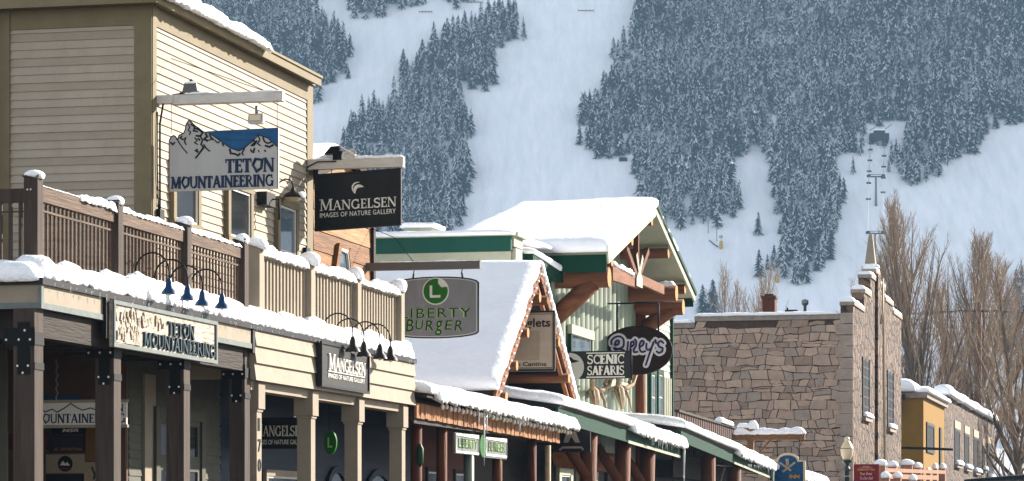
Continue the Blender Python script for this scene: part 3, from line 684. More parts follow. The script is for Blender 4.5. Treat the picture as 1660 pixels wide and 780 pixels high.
q.stroke([px(*p) for p in out], .020, 0, .006); q.stroke([px(*p) for p in [(140,250),(152,205),(196,188),(212,150),(220,100),(248,60),(300,114),(385,180),(445,198),(540,268),(630,338),(715,375),(760,352),(840,288),(900,225),(985,258),(1042,312),(1076,345)]], .017, 0, .006)
ink = [[(232,95),(255,130),(240,160),(262,178),(250,205)],[(262,100),(300,130),(290,165),(330,178)],[(300,140),(345,160),(375,190),(355,220),(310,215)],[(160,225),(190,250),(215,228),(205,270),(222,300)],[(70,270),(95,292),(115,270)],[(300,232),(325,262),(300,280),(330,300)],
 [(355,225),(375,260),(360,300),(385,330),(345,385),(308,432)],[(400,195),(420,225),(390,250),(425,270)],[(385,300),(415,345),(445,368)],[(440,205),(455,240),(480,262)],[(490,262),(515,290),(540,278)],[(560,295),(575,322)],[(630,350),(640,395),(680,400),(710,418),(730,395)],[(770,350),(745,395),(760,415)],[(850,270),(870,300),(830,330),(855,325),(885,280)],
 [(900,235),(912,275),(890,310),(920,330)],[(940,248),(955,290),(985,310),(1020,300)],[(960,330),(1000,345),(1040,325)],[(825,360),(840,390)],[(865,350),(850,398)],[(900,370),(905,392)],[(955,372),(968,390)],[(330,345),(310,355),(335,375)],[(180,210),(165,240)],[(330,240),(352,262)],[(395,260),(440,262),(470,240)]]
for k, l in enumerate(ink): q.stroke([px(*p) for p in l], .020+.012*((k*37)%5)/4, 0, .006)
q.stroke([px(58,742),px(58,250)], .012, 0, .006); q.stroke([px(1080,170),px(1080,740)], .008, 0, .006)
b.build('painted_rock', M['logo'], pn)
for m_, g, d in (('logo',.012,.006),('navy',0,.012)):
    b = MB(); q = face_cam(b, xl+g*.6, tb1-.03, zs0-g*.8)
    x0, y0 = px(588,576); x1, y1 = px(1048,448); q.serif('TETON', x0, y0, x1-x0, y1-y0, 0, d, pent=True, th=.21)
    x0, y0 = px(78,714); x1, y1 = px(1040,604); q.serif('MOUNTAINEERING', x0, y0, x1-x0, y1-y0, 0, d, pent=True, th=.22, tn=.11)
    b.build('lettering', M[m_], pn)
# floodlights on and below the beam
def flood(x, t, z, label, col, up=True):
    f = thing('floodlight', label, 'floodlight', x, t, z, 'floodlights on the sign beams')
    b = MB(); w, h, d = .26, .15, .16
    b.hexa([(x-w/2-.01,t-d/2,z+.05),(x+w/2+.01,t-d/2,z+.05),(x+w/2,t+d/2,z+.05),(x-w/2,t+d/2,z+.05),(x-w/2+(.02 if up else 0),t-d/2+.03,z+.05+h),(x+w/2-(.03 if up else 0),t-d/2+.03,z+.05+h),(x+w/2-(.03 if up else 0),t+d/2-.03,z+.05+h),(x-w/2+(.03 if up else 0),t+d/2-.03,z+.05+h)])
    b.box(x-w/2-(.05 if up else 0),x+w/2+(.04 if up else 0),t-.09,t+.09,z+.028,z+.049); b.build('housing', col, f)
    b = MB(); b.tube([(x,t,z-.02 if up else z+.2),(x,t,z+.05 if up else z+.34)], .03, 8)
    if up: b.ball((x,t,z+.24), .035, 8)
    b.build('bracket', M['black' if up else 'steel'], f)
    if up: b = MB(); snow_cap(b, x, t, z+.205, .12, .08, .05, seed=2.2); b.build('snow', [SN], f)
    else: b = MB(); b.box(x-w/2+.03,x+w/2-.03,t-d/2-.012,t-d/2+.01,z+.075,z+.05+h-.03); b.build('lens', M['globe'], f)
flood(XX(310,tb1), tb1, zb2+.0, 'grey snow-topped floodlight standing on the upper white sign beam', M['greybeam'])
xq = XX(416,tb1+.12); flood(xq, tb1+.12, Z(199,0,tb1)-.03, 'small pale floodlight hanging under the upper white sign beam', M['signgrey'], False)

# (b) hanging gallery sign
tb2 = T(500, XW)-.1; xe2 = XX(655, tb2); zc_ = Z(270,0,tb2); zd_ = Z(256,0,tb2)
s2 = thing('hanging_sign', 'black hanging gallery sign with silver MANGELSEN letters and a bird crescent', 'sign', (XW+xe2)/2, tb2, zd_)
b = MB(); b.box(XW+.03, xe2, tb2-.075, tb2+.075, zc_, zd_); b.box(XW+.034, xe2-.003, tb2-.11, tb2+.1, zc_-.02, zc_-.001); b.build('beam', M['beam'], s2)
b = MB(); snow_sweep(b, [(XX(575,tb2),tb2,zd_),(xe2,tb2,zd_)], .18, .06, amp=.015, step=.06, hvar=.5, seed=9); snow_sweep(b, [(XX(500,tb2),tb2,zd_),(XX(540,tb2),tb2,zd_)], .16, .03, amp=.01, step=.06, hvar=.5, seed=10); b.build('beam_snow', [SN], s2)
xl, xr_ = XX(511,tb2), XX(651,tb2); zs0, zs1 = Z(371,0,tb2), Z(278,0,tb2); w_, h_ = xr_-xl, zs1-zs0
tl = .045                                      # the board hangs slightly lower on the wall side
b = MB(); q = Plane2(b, (xl,tb2-.03,zs0-.02), (1,0,tl), (0,0,1), (0,-1,0)); q.poly([(0,0),(w_,0),(w_,h_),(0,h_)], -.05, .05); pn = b.build('panel', M['signblack'], s2)
b = MB(); q = Plane2(b, (xl,tb2-.03,zs0-.02), (1,0,tl), (0,0,1), (0,-1,0))
for p in ([(0,.02),(w_,.02)],[(0,h_-.02),(w_,h_-.02)],[(.02,.04),(.02,h_-.04)],[(w_-.02,.04),(w_-.02,h_-.04)]): q.stroke(p, .04, 0, .02)
b.build('frame', M['dark'], pn)
def pz(x, y): return ((x-215)/793*w_, (755-y)/510*h_)
def gallery_letters(q, P, d=.010, small=True):
    x0, y0 = P(262,566); x1, y1 = P(966,470)
    q.serif('MANGELSEN', x0, y0+.0, x1-x0, (y1-y0)*1.05, 0, d, small=.84, th=.15, tn=.07)
    x0, y0 = P(264,628); x1, y1 = P(958,586); q.text('IMAGES OF NATURE GALLERY', x0, y0, x1-x0, y1-y0, 0, d*.8, spacing=1.1)
b = MB(); q = Plane2(b, (xl,tb2-.03,zs0-.02-.02), (1,0,tl-.01), (0,0,1), (0,-1,0)); gallery_letters(q, pz)
q.poly([pz(*p) for p in [(580,430),(558,395),(556,360),(575,335),(605,327),(632,332),(600,337),(578,350),(566,375),(572,400),(590,425)]], 0, .008)
q.poly([pz(*p) for p in [(590,428),(572,390),(585,362),(615,350),(645,358),(668,376),(630,378),(608,382),(595,400)]], 0, .0085)
b.build('lettering', M['lettersilver'], pn)
b = MB()
for x_ in (xr_-.06, xr_-.5, xl+.35): b.tube([(x_,tb2,zc_-.02),(x_,tb2,zs1)], .009, 5)
b.build('hanger', M['black'], s2)
b = MB(); x_ = XX(549,tb2); b.box(x_-.10,x_+.09,tb2-.10,tb2+.10,zd_-.02,zd_+.16); b.hexa([(x_-.28,tb2-.12,zd_+.10),(x_+.02,tb2-.12,zd_+.12),(x_+.02,tb2+.12,zd_+.12),(x_-.28,tb2+.12,zd_+.10),(x_-.14,tb2-.1,zd_+.26),(x_+.04,tb2-.1,zd_+.27),(x_+.04,tb2+.1,zd_+.27),(x_-.14,tb2+.1,zd_+.26)])
f2 = thing('floodlight', 'black boxy floodlight with a tilted hood on the gallery sign beam', 'floodlight', x_, tb2, zd_, 'floodlights on the sign beams'); b.build('housing', M['black'], f2)
b = MB(); b.bar((x_+.0,tb2,zd_+.27),(x_+.36,tb2,zd_+.08),.10,.03); b.build('arm', M['white'], f2)
# cable loops from the wall to the gallery beam
b = MB(); tq = tb2-.1; xq = XW+.05
b.tube([(XX(545,tq),tq,Z(259,0,tq)),(XX(515,tq),tq,Z(259,0,tq)),(XX(500,tq),tq,Z(266,0,tq)),(XX(491,tq),tq,Z(285,0,tq)),(XX(489,tq),tq,Z(330,0,tq)),(XX(490,tq),tq,Z(405,0,tq))], .014, 6)
b.tube([(XX(495,tq),tq+.02,Z(268,0,tq)),(XX(486,tq),tq+.02,Z(285,0,tq)),(XX(492,tq),tq+.02,Z(300,0,tq)),(XX(487,tq),tq+.02,Z(405,0,tq))], .009, 6)
b.box(XW+.02, XW+.10, tq-.25, tq+.0, Z(413,0,tq), Z(400,0,tq)); b.build('sign_cable', M['black'], None, 'black electric cable looping down the cream wall beside the gallery sign', 'cable')
# (c) dish lamp and box on the wall
tl_ = T(478, XW)-1.2; xd = XX(475, tl_); zl = Z(318, 0, tl_)
dl = thing('wall_lamp', 'round dish-shaped barn lamp on a curved black arm beside the gallery sign', 'lamp', xd, tl_, zl)
b = MB(); b.lathe((xd,tl_,zl), [(.205,.0),(.20,.03),(.16,.085),(.06,.13),(.035,.20)], 20); b.build('shade', M['dark'], dl)
b = MB(); b.lathe((xd,tl_,zl-.07), [(.03,0),(.13,.02),(.185,.069)], 18); b.build('diffuser', M['globe'], dl)
b = MB(); b.tube([(xd,tl_,zl+.19),(xd,tl_,zl+.28),(xd-.06,tl_,zl+.36),(xd-.16,tl_,zl+.38),(xd-.27,tl_,zl+.33),(xd-.32,tl_,zl+.25),(XW+.02,tl_,zl+.2)], .016, 7); b.build('arm', M['black'], dl)
b = MB(); snow_cap(b, xd+.15, tl_+.05, zl+.05, .09, .14, .10, seed=4.4, lean=.05); b.build('snow', [SN], dl)
b = MB(); xo = XW+.10; to = T(432, xo); zo = Z(320,0,to); b.box(XW+.02, XW+.22, to-.35, to+.2, zo-.14, zo+.12)
sp = thing('wall_speaker', 'dark boxy loudspeaker on a bracket under the corner of the pale sign', 'loudspeaker', XW+.12, to, zo-.14); b.build('box', M['dark'], sp)
b = MB(); b.tube([(XW+.2,to,zo),(XW+.36,to,zo+.0),(XW+.36,to,zo-.4)], .02, 6); b.build('bracket', M['black'], sp)
# (d) goose-neck lamps
def gooseneck(u, v, colr, label, group, sc=.95, x_back=XR+.02, out=.56):
    """u,v: the shade's centre in the photo; the arm arches back to the wall"""
    x = x_back+out; t = T(u, x); z = Z(v, x, t)
    g = thing('gooseneck_lamp', label, 'lamp', x, t, z-.12, group)
    b = MB(); b.lathe((x,t,z-.13*sc), [(.135*sc,0),(.115*sc,.05*sc),(.065*sc,.11*sc),(.055*sc,.19*sc),(.03*sc,.26*sc)], 16); b.build('shade', colr, g)
    b = MB(); r = out/2; za = z+.13*sc
    pts = [(x,t,za-.02),(x,t,za+.12*sc)] + [(x-r+r*math.cos(w), t-.0, za+.12*sc+r*1.05*math.sin(w)) for w in [math.pi*k/9 for k in range(1,9)]] + [(x_back,t,za+.12*sc-.06),(x_back-.02,t-.02,za-.12)]
    b.tube(pts, .014, 7); b.build('arm', M['black'], g)
    b = MB(); b.ball((x,t,z-.12*sc), .04*sc, 8); b.build('bulb', M['bulb'], g)
    return g
for i, (u, v) in enumerate(((274,464),(304,474),(328,483),(360,488))):
    gooseneck(u, v, M['lampblue'], 'blue enamel gooseneck lamp over the carved porch sign, %s' % ('nearest the corner post','second from the corner post','third from the corner post','farthest from the corner post')[i], 'blue gooseneck lamps over the carved sign')
for i, (u, v) in enumerate(((572,558),(590,566),(616,570),(633,573))):
    gooseneck(u, v, M['dark'], 'dark gooseneck lamp over the silver gallery fascia sign, %s' % ('nearest the street corner','second along from the corner','third along from the corner','last before the porch end')[i], 'dark gooseneck lamps over the gallery sign', 1.12, out=.60)
# (e) carved fascia sign
ta, tb_ = T(177,.06), T(346,.06); za0 = Z(562,.06,ta); za1 = Z(487,.06,ta); w_, h_ = tb_-ta, za1-za0
s3 = thing('carved_sign', 'long carved wooden fascia sign with dark raised TETON MOUNTAINEERING letters and relief mountains', 'sign', .06, (ta+tb_)/2, za0)
b = MB(); q = face_street(b, .06, ta, za0); q.poly([(0,0),(w_,0),(w_,h_),(0,h_)], 0, .05); pn = b.build('panel', M['carved'], s3)
b = MB(); q = face_street(b, .06, ta, za0)
for p in ([(0,.03),(w_,.03)],[(0,h_-.02),(w_,h_-.02)],[(.04,.06),(.04,h_-.04)],[(w_-.04,.06),(w_-.04,h_-.04)]): q.stroke(p, .06, .05, .03)
b.build('frame', M['edgegrey'], pn)
b = MB(); q = face_street(b, .06, ta, za0)
for m_, bx, wd, hh in ((0,.13,.75,.50),(1,.52,.62,.66),(2,.95,.24,.50)):
    q.poly([(bx,.08),(bx+wd,.08),(bx+wd*.78,.08+hh*.45),(bx+wd*.62,.08+hh*.7),(bx+wd*.5,.08+hh),(bx+wd*.38,.08+hh*.66),(bx+wd*.2,.08+hh*.5)], .05, .010+.006*m_)
r2 = random.Random(3)
for k in range(60):
    a = r2.uniform(.15,1.18) if k < 40 else r2.uniform(1.2,2.2); c = r2.uniform(.1,.55)*h_/.76 if k < 40 else h_*r2.uniform(.52,.72); q.stroke([(a,c),(a+r2.uniform(-.06,.04),c+r2.uniform(.06,.14))], r2.uniform(.03,.05), .055, .012+r2.random()*.014)
b.build('relief_mountains', M['carved'], pn)
for m_, g, d in (('darkgreen',0,.06),):
    b = MB(); q = face_street(b, .06, ta, za0)
    q.serif('TETON', w_*.50, h_*.47, w_*.26, h_*.32, .05, .03, pent=True, th=.22, tn=.12); q.serif('MOUNTAINEERING', w_*.27, h_*.13, w_*.705, h_*.31, .05, .03, pent=True, th=.22, tn=.13); b.build('lettering', M['teallet'], pn)
# (f) gallery fascia sign, raked out at the foot
ta, tb_ = T(519,.12), T(597,.12); za0 = Z(626,.12,ta); za1 = Z(553,.12,ta); w_, h_ = tb_-ta, za1-za0
s4 = thing('fascia_sign', 'dark grey fascia sign with raised silver MANGELSEN letters under four lamps', 'sign', .1, (ta+tb_)/2, za0)
b = MB(); q = face_street(b, .06, ta, za0); q.poly([(0,0),(w_,0),(w_,h_),(0,h_)], 0, .07); pn = b.build('panel', M['dark'], s4)
b = MB(); q = face_street(b, .06, ta, za0)
for p in ([(0,.02),(w_,.02)],[(0,h_-.02),(w_,h_-.02)],[(.03,.04),(.03,h_-.04)],[(w_-.03,.04),(w_-.03,h_-.04)]): q.stroke(p, .05, .07, .025)
b.build('frame', M['flash'], pn)
b = MB(); q = face_street(b, .06, ta, za0); q.serif('MANGELSEN', w_*.14, h_*.40, w_*.76, h_*.36, .07, .03, small=.82, th=.17, tn=.09); q.text('IMAGES OF NATURE GALLERY', w_*.14, h_*.22, w_*.76, h_*.10, .07, .015); q.stroke([(w_*.14,h_*.37),(w_*.9,h_*.37)], .02, .07, .012); b.build('lettering', M['lettersilver'], pn)
# (g) hanging shop sign and sticker wall under the porch
tg = 7.0; xl, xr_ = XX(45,tg), XX(205,tg); za0, za1 = Z(687,0,tg), Z(651,0,tg); w_, h_ = xr_-xl, za1-za0
s5 = thing('hanging_sign', 'narrow white shop sign on a chain in the dark porch, mountain outline over navy letters', 'sign', (xl+xr_)/2, tg, za0)
b = MB(); b.box(xl, xr_, tg, tg+.05, za0, za1); pn = b.build('panel', M['white'], s5)
b = MB(); b.box(xl-.02,xr_+.02,tg-.015,tg+.06,za1,za1+.05); b.box(xl-.02,xr_+.02,tg-.015,tg+.06,za0-.05,za0); b.build('frame', M['creamrail'], pn)
b = MB(); q = face_cam(b, xl, tg, za0)
q.serif('MOUNTAINEERING', .06*w_, .08*h_, .93*w_, .42*h_, 0, .006, pent=True, th=.2, tn=.11); q.serif('TETON', .70*w_, .58*h_, .27*w_, .34*h_, 0, .006, pent=True, th=.2, tn=.11)
q.stroke([(w_*a, h_*c) for a, c in ((.02,.55),(.10,.62),(.14,.72),(.18,.60),(.25,.72),(.30,.58),(.38,.78),(.44,.97),(.50,.78),(.56,.66),(.64,.76),(.70,.66))], .018, 0, .007); b.build('lettering', M['navy'], pn)
b = MB(); xk = XX(92,tg)
for k in range(9): zk = za1+.05+k*.075; b.tube([(xk,tg,zk),(xk+(.018 if k%2 else -.018),tg,zk+.04),(xk,tg,zk+.078)], .011, 5)
b.build('chain', M['steel'], s5)
ts = TS-.02
def sticker(u0, v0, u1, v1, m, label, draw=None):
    a, c = XX(u0,ts), XX(u1,ts); z0, z1 = Z(v1,0,ts), Z(v0,0,ts)
    b = MB(); b.box(a, c, ts-.02, ts, z0, z1)
    o = b.build('wall_placard', m, None, label, 'placard', 'placards on the dark porch wall')
    if draw: draw(o, a, z0, c-a, z1-z0)
def d_msr(o, a, z, w, h):
    b = MB(); q = face_cam(b, a, ts-.02, z); q.text('MSR', w*.32, h*.3, w*.5, h*.45, 0, .004, bold=.02, shear=.25); b.build('lettering', M['lettersilver'], o)
def d_sport(o, a, z, w, h):
    b = MB(); q = face_cam(b, a, ts-.02, z); q.text('SPORTIVA', w*.33, h*.1, w*.6, h*.18, 0, .004, bold=.02); q.stroke([(w*.14,h*.1),(w*.2,h*.26),(w*.26,h*.1)], .02, 0, .004); b.build('lettering', M['stk_orange'], o)
def d_round(o, a, z, w, h):
    b = MB(); q = face_cam(b, a, ts-.02, z); q.poly([(p[0],p[1]) for p in arc(w*.5,h*.5,h*.42,h*.42,0,345,22)], 0, .004); b.build('emblem', M['ink'], o)
    b = MB(); q = face_cam(b, a, ts-.024, z)
    q.poly([(w*.5-h*.3,h*.42),(w*.5-h*.12,h*.66),(w*.5,h*.5),(w*.5+h*.12,h*.6),(w*.5+h*.28,h*.4)], 0, .004); b.build('emblem_peaks', M['white'], o)
    b = MB(); q = face_cam(b, a, ts-.024, z); q.poly([(w*.5-h*.26,h*.3),(w*.5+h*.26,h*.3),(w*.5+h*.2,h*.2),(w*.5-h*.2,h*.2)], 0, .004); b.build('emblem_band', M['stk_red'], o)
def d_ibex(o, a, z, w, h):
    b = MB(); q = face_cam(b, a, ts-.02, z); q.stroke([(w*.45,h*.85),(w*.62,h*.6),(w*.55,h*.45)], .03, 0, .004); q.stroke([(w*.75,h*.85),(w*.66,h*.6),(w*.72,h*.42)], .03, 0, .004); q.stroke([(w*.55,h*.3),(w*.63,h*.15),(w*.7,h*.3)], .025, 0, .004); b.build('emblem', M['ink'], o)
sticker(84,690,138,702,M['stk_black'],'black MSR placard just under the hanging shop sign',d_msr)
sticker(80,704,138,732,M['stk_purple'],'plum placard with orange SPORTIVA lettering',d_sport)
sticker(75,735,138,766,M['stk_tan'],'cream placard with a round black mountain emblem',d_round)
sticker(75,768,136,800,M['stk_black'],'black placard below the round mountain emblem')
sticker(140,690,162,746,M['stk_amber'],'amber vertical placard beside the second porch post')
sticker(137,748,165,800,M['stk_tan'],'cream placard with thin black horns on it',d_ibex)
sticker(62,697,78,727,M['stk_red'],'dark red placard half hidden by the corner porch post')
sticker(15,700,29,727,M['stk_red'],'dark red placard left of the corner porch post')
sticker(64,640,130,649,M['signblue'],'blue placard above the hanging shop sign')
sticker(192,690,204,760,M['stk_brown'],'brown placard between the second porch post and the shop door')
# (h) gallery sign behind the columns and the green round sign in the porch
tg = T(455, -1.25); xl, xr_ = XX(408,tg), XX(500,tg); za0, za1 = Z(727,0,tg), Z(676,0,tg); w_, h_ = xr_-xl, za1-za0
s6 = thing('porch_sign', 'black gallery sign in the shade behind the beige porch columns', 'sign', (xl+xr_)/2, tg, za0)
b = MB(); b.box(xl,xr_,tg,tg+.05,za0,za1); pn = b.build('panel', M['signblack'], s6)
b = MB(); q = face_cam(b, xl, tg, za0); q.serif('MANGELSEN', w_*.05, h_*.40, w_*.9, h_*.4, 0, .008, small=.85, th=.15, tn=.07); q.text('IMAGES OF NATURE GALLERY', w_*.05, h_*.14, w_*.9, h_*.15, 0, .006); b.build('lettering', M['lettersilver'], pn)
b = MB()
for x_ in (xl+.1, xr_-.1): b.tube([(x_,tg+.02,za1),(x_,tg+.02,zf_b-.2)], .008, 5)
b.build('hanger', M['black'], s6)
tg = T(535, -.9); xg = XX(535,tg); zg = Z(717,0,tg)
s7 = thing('round_sign', 'small round green sign hanging inside the gallery porch', 'sign', xg, tg, zg-.25)
b = MB(); q = face_cam(b, xg, tg, zg); q.poly(arc(0,0,.13,.24,0,345,22), -.08, .08); pn = b.build('disc', M['libgreen'], s7)
b = MB(); q = face_cam(b, xg, tg, zg); q.text('L', -.05, -.1, .1, .2, 0, .006, bold=.02); b.build('letter', M['palegreen'], pn)
b = MB(); b.tube([(xg-.03,tg+.04,zg+.2),(xg-.03,tg+.04,mz0)], .008, 5); b.build('hanger', M['black'], s7)
# =====================================================================================================
# 2. log-and-plank burger shop: plank gable front, eave porch with bulbs
# =====================================================================================================
TE2 = T(915, .02)
B2 = thing('burger_shop', 'rustic burger shop of weathered brown planks with a bulb-hung porch eave and icicles', 'shop building', -1.8, TE+.1, 0)
tp0, tp1 = TW1+.06, T(601, XW)
zpk = Z(262, XW, (tp0+tp1)/2)
b = MB(); zz = 4.4; i = 0; zev = Z(300, XW, tp1)-.2
tm = tp0 + (tp1-tp0)*.52
while zz < zpk:
    zt = zz+.42; f0 = max(0,(zz-zev)/(zpk-zev)); f1 = min(1,max(0,(zt-zev)/(zpk-zev)))
    a0, a1 = tp0+(tm-tp0)*f0, tp1-(tp1-tm)*f0; c0, c1 = tp0+(tm-tp0)*f1, tp1-(tp1-tm)*f1
    b.hexa([(XW-.04,a0,zz+.008),(XW+.035,a0,zz+.008),(XW+.035,a1,zz+.008),(XW-.04,a1,zz+.008),(XW-.04,c0,zt-.008),(XW+.02,c0,zt-.008),(XW+.02,c1,zt-.008),(XW-.04,c1,zt-.008)], (i*5)%3); zz = zt; i += 1
b.box(XW-7, XW-.05, tp0, tp1, 4.3, zev); b.prism([(0,0),(tp1-tp0,0),(tm-tp0,zpk-zev)], (XW-7,tp0,zev+.003), (0,1,0), UZ, (1,0,0), 6.95)
b.build('plank_wall', [M['plank1'],M['plank2'],M['plank3']], B2)
b = MB()
b.box(XW-.03, XW+.10, tp1-.1, tp1+.06, 4.3, zev+.1)
b.bar((XW+.18,tp0-.35,zev-.1),(XW+.18,tm,zpk+.14),.1,.2); b.bar((XW+.183,tp1+.3,zev-.16),(XW+.183,tm,zpk+.14),.1,.2); b.build('trim', M['darkwood'], B2)
b = MB(); b.hexa([(XW-7,tp0-.4,zev-.02),(XW+.2,tp0-.4,zev-.02),(XW+.2,tm,zpk+.22),(XW-7,tm,zpk+.22),(XW-7,tp0-.4,zev+.05),(XW+.2,tp0-.4,zev+.05),(XW+.2,tm,zpk+.29),(XW-7,tm,zpk+.29)])
b.hexa([(XW-7,tm,zpk+.22),(XW+.2,tm,zpk+.22),(XW+.2,tp1+.35,zev-.06),(XW-7,tp1+.35,zev-.06),(XW-7,tm,zpk+.29),(XW+.2,tm,zpk+.29),(XW+.2,tp1+.35,zev+.01),(XW-7,tp1+.35,zev+.01)])
b.build('roof', M['flash'], B2)
b = MB(); snow_slab(b, (XW-7,tp0-.4,zev+.05),(XW-.15,tp0-.4,zev+.05),(XW-.15,tm,zpk+.29),(XW-7,tm,zpk+.29), .16, 14, 8, seed=61); snow_slab(b, (XW-7,tm,zpk+.29),(XW-.15,tm,zpk+.29),(XW-.15,tp1+.35,zev+.01),(XW-7,tp1+.35,zev+.01), .12, 14, 8, seed=62); b.build('roof_snow', [SN], B2)
# pentagonal window
tc = T(555, XW+.05); q0 = Z(452, XW, tc); hw = (T(574,XW)-T(538,XW))/2; hh = Z(402, XW, tc)-q0
b = MB(); q = face_street(b, XW+.03, tc, q0); pen = [(-hw*1.0,-.4),(-hw*.42,hh),(hw*.42,hh*.98),(hw*1.0,-.4)]
q.stroke(pen[:2], .20, 0, .09); q.stroke(pen[2:], .20, 0, .09); q.stroke([pen[1],pen[2]], .14, 0, .07); w = b.build('window', M['plank3'], B2)
b = MB(); q = face_street(b, XW+.03, tc, q0); q.stroke([(-hw*.86,-.4),(-hw*.32,hh*.92),(hw*.32,hh*.9),(hw*.86,-.4)], .07, 0, .075); b.build('sash', M['white'], w)
b = MB(); q = face_street(b, XW+.03, tc, q0); q.poly(pen, 0, .02); b.build('pane', M['skyglass'], w)
# ---- eave porch
zt2 = Z(660, 0, TE); ze = Z(677, .02, TE+.3)       # fascia foot
ze2 = Z(717, .02, T(893,.02))
def zlin(t): return ze + (ze2-ze)*(t-TE)/(TE2-TE)
ts_, te_ = TE+.12, TE2
b = MB(); n = 46
for i in range(n):
    a, c = ts_+(te_-.6-ts_)*i/n, ts_+(te_-.6-ts_)*(i+.94)/n; z = zlin(a); b.box(-.02, .03+.012*(i%3), a, c, z-.02*rnd.random(), z+.30)
b.build('shake_fascia', M['shake'], B2)
b = MB(); b.hexa([(-6,ts_,zlin(ts_)+1.0),(.25,ts_,zlin(ts_)+.42),(.25,te_,zlin(te_)+.42),(-6,te_,zlin(te_)+1.0),(-6,ts_,zlin(ts_)+1.1),(.25,ts_,zlin(ts_)+.52),(.25,te_,zlin(te_)+.52),(-6,te_,zlin(te_)+1.1)])
b.box(-.5,-.03,ts_,te_-.6,zlin(te_)+.02,zlin(te_)+.5); b.build('porch_roof', M['darkwood'], B2)
b = MB(); snow_slab(b, (.30,ts_,zlin(ts_)+.50),(.30,te_+.1,zlin(te_)+.50),(-5,te_+.1,zlin(te_)+.98),(-5,ts_,zlin(ts_)+.98), .27, 60, 14, amp=.03, seed=71, edge=.45, over=.10, ragged=.12); b.build('porch_roof_snow', [SN], B2)
b = MB(); snow_sweep(b, [(.20,ts_+.6,zlin(ts_)+.50),(.20,te_+.05,zlin(te_)+.50)], .40, .17, droop=.10, step=.06, amp=.03, seed=74, fringe=.10); b.build('eave_snow', [SN], B2)
b = MB(); icicles(b, [(.34, te_-rnd.uniform(.2,11), zlin(te_)+.40) for _ in range(40)], rnd, .06, .16, .008)
ti = T(785,.3)
for dt, l in ((0,1.3),(.25,.55),(-.5,.4),(3.6,.45)): b.tube([(.30,ti+dt,zlin(ti)+.42),(.30,ti+dt,zlin(ti)+.42-l*.7),(.30,ti+dt,zlin(ti)+.42-l)], [.026,.016,.004], 6)
b.build('icicles', [M['ice']], B2, kind='stuff')
b = MB(); k = 0; a = ts_+1.5
while a < te_-.1:
    b.ball((.20, a, zlin(a)+.33-.05*abs(math.sin(a*3.1))), .05, 6, (1,1,1.5)); a += .36
b.tube([(.19,ts_+1.4,zlin(ts_)+.40),(.19,te_,zlin(te_)+.40)], .01, 5); b.build('light_string', M['bulb'], None, 'string of clear bulbs along the shake eave of the burger shop', 'light string')
# shopfront below in shade
b = MB(); xs2 = -2.6
b.box(xs2-.2, xs2, max(ts_,TG+.05), te_, .1, 4.2); b.build('shop_wall', M['redwall'], B2)
for u, mm in ((675,'redwall'),(716,'orangez'),(760,'corr'),(806,'orangez'),(862,'redwall')):
    t_ = T(u, -.25); b = MB(); b.tube([(-.25,t_,.12),(-.25,t_,zlin(t_)+.02)], .12, 10); b.build('porch_post', M[mm], B2)
t_ = T(888,-.05); b = MB(); b.tube([(-.05,t_,.12),(-.05,t_,Z(722,-.05,t_))], .08, 8); b.build('porch_post', M['bone'], B2)
for u0, u1 in ((690,712),(735,758),(772,798),(826,850)): window_t(B2, xs2, T(u0,xs2), T(u1,xs2), .8, 3.1, M['darkwood'], M['glass'], mull=True)
# burger sign and its beam
tl2 = TE+2.6; xe3 = XX(778, tl2); zb0, zb1_ = Z(437,0,tl2), Z(424,0,tl2)
s8 = thing('hanging_sign', 'grey hanging LIBERTY BURGER sign with a curved top and bitten green disc', 'sign', (xe3-1.2), tl2, zb1_)
b = MB(); b.box(XW+.0, xe3, tl2-.06, tl2+.06, zb0, zb1_); b.box(xe3-.0, xe3+.012, tl2-.07, tl2+.07, zb0-.01, zb1_+.02); b.build('beam', M['greybeam'], s8)
b = MB(); snow_sweep(b, [(XW+.3,tl2,zb1_),(xe3,tl2,zb1_)], .11, .02, amp=.006, step=.08, hvar=.8, seed=80); b.build('beam_snow', [SN], s8)
xl, xr_ = XX(638,tl2), XX(776,tl2); za0, za1 = Z(548,0,tl2), Z(449,0,tl2); w_, h_ = xr_-xl, za1-za0
top = [(w_*(.5-.5*math.cos(math.pi*k/10)), h_*(.90+.10*math.sin(math.pi*k/10))) for k in range(11)]; bot = [(w_*(.5+.5*math.cos(math.pi*k/10)), h_*(.09-.09*math.sin(math.pi*k/10))) for k in range(11)]
b = MB(); q = face_cam(b, xl, tl2-.02, za0); q.poly(top+bot, -.06, .06); pn = b.build('panel', M['libgrey'], s8)
b = MB(); q = face_cam(b, xl, tl2-.02, za0); ins = [(w_/2+(p[0]-w_/2)*.955, h_/2+(p[1]-h_/2)*.955) for p in top+bot]; q.stroke(ins+[ins[0],ins[1]], .012, 0, .005)
b.build('border', M['white'], pn)
b = MB(); q = face_cam(b, xl, tl2-.02, za0); o_ = top+bot; q.stroke(o_+[o_[0],o_[1]], .022, 0, .003); b.build('rim', M['black'], pn)
cx, cy, rr = w_*(707-638)/138., h_*(548-472)/99., h_*.205
b = MB(); q = face_cam(b, xl, tl2-.02, za0); q.poly(arc(cx,cy,rr*1.1,rr*1.1,0,345,24), 0, .008); b.build('disc_rim', M['white'], pn)
b = MB(); q = face_cam(b, xl, tl2-.02, za0); q.poly(arc(cx,cy,rr,rr,78,378,24)+[(cx+rr*.72,cy+rr*.33),(cx+rr*.5,cy+rr*.28),(cx+rr*.36,cy+rr*.42),(cx+rr*.2,cy+rr*.62)], .0085, .006); b.build('disc', M['libgreen'], pn)
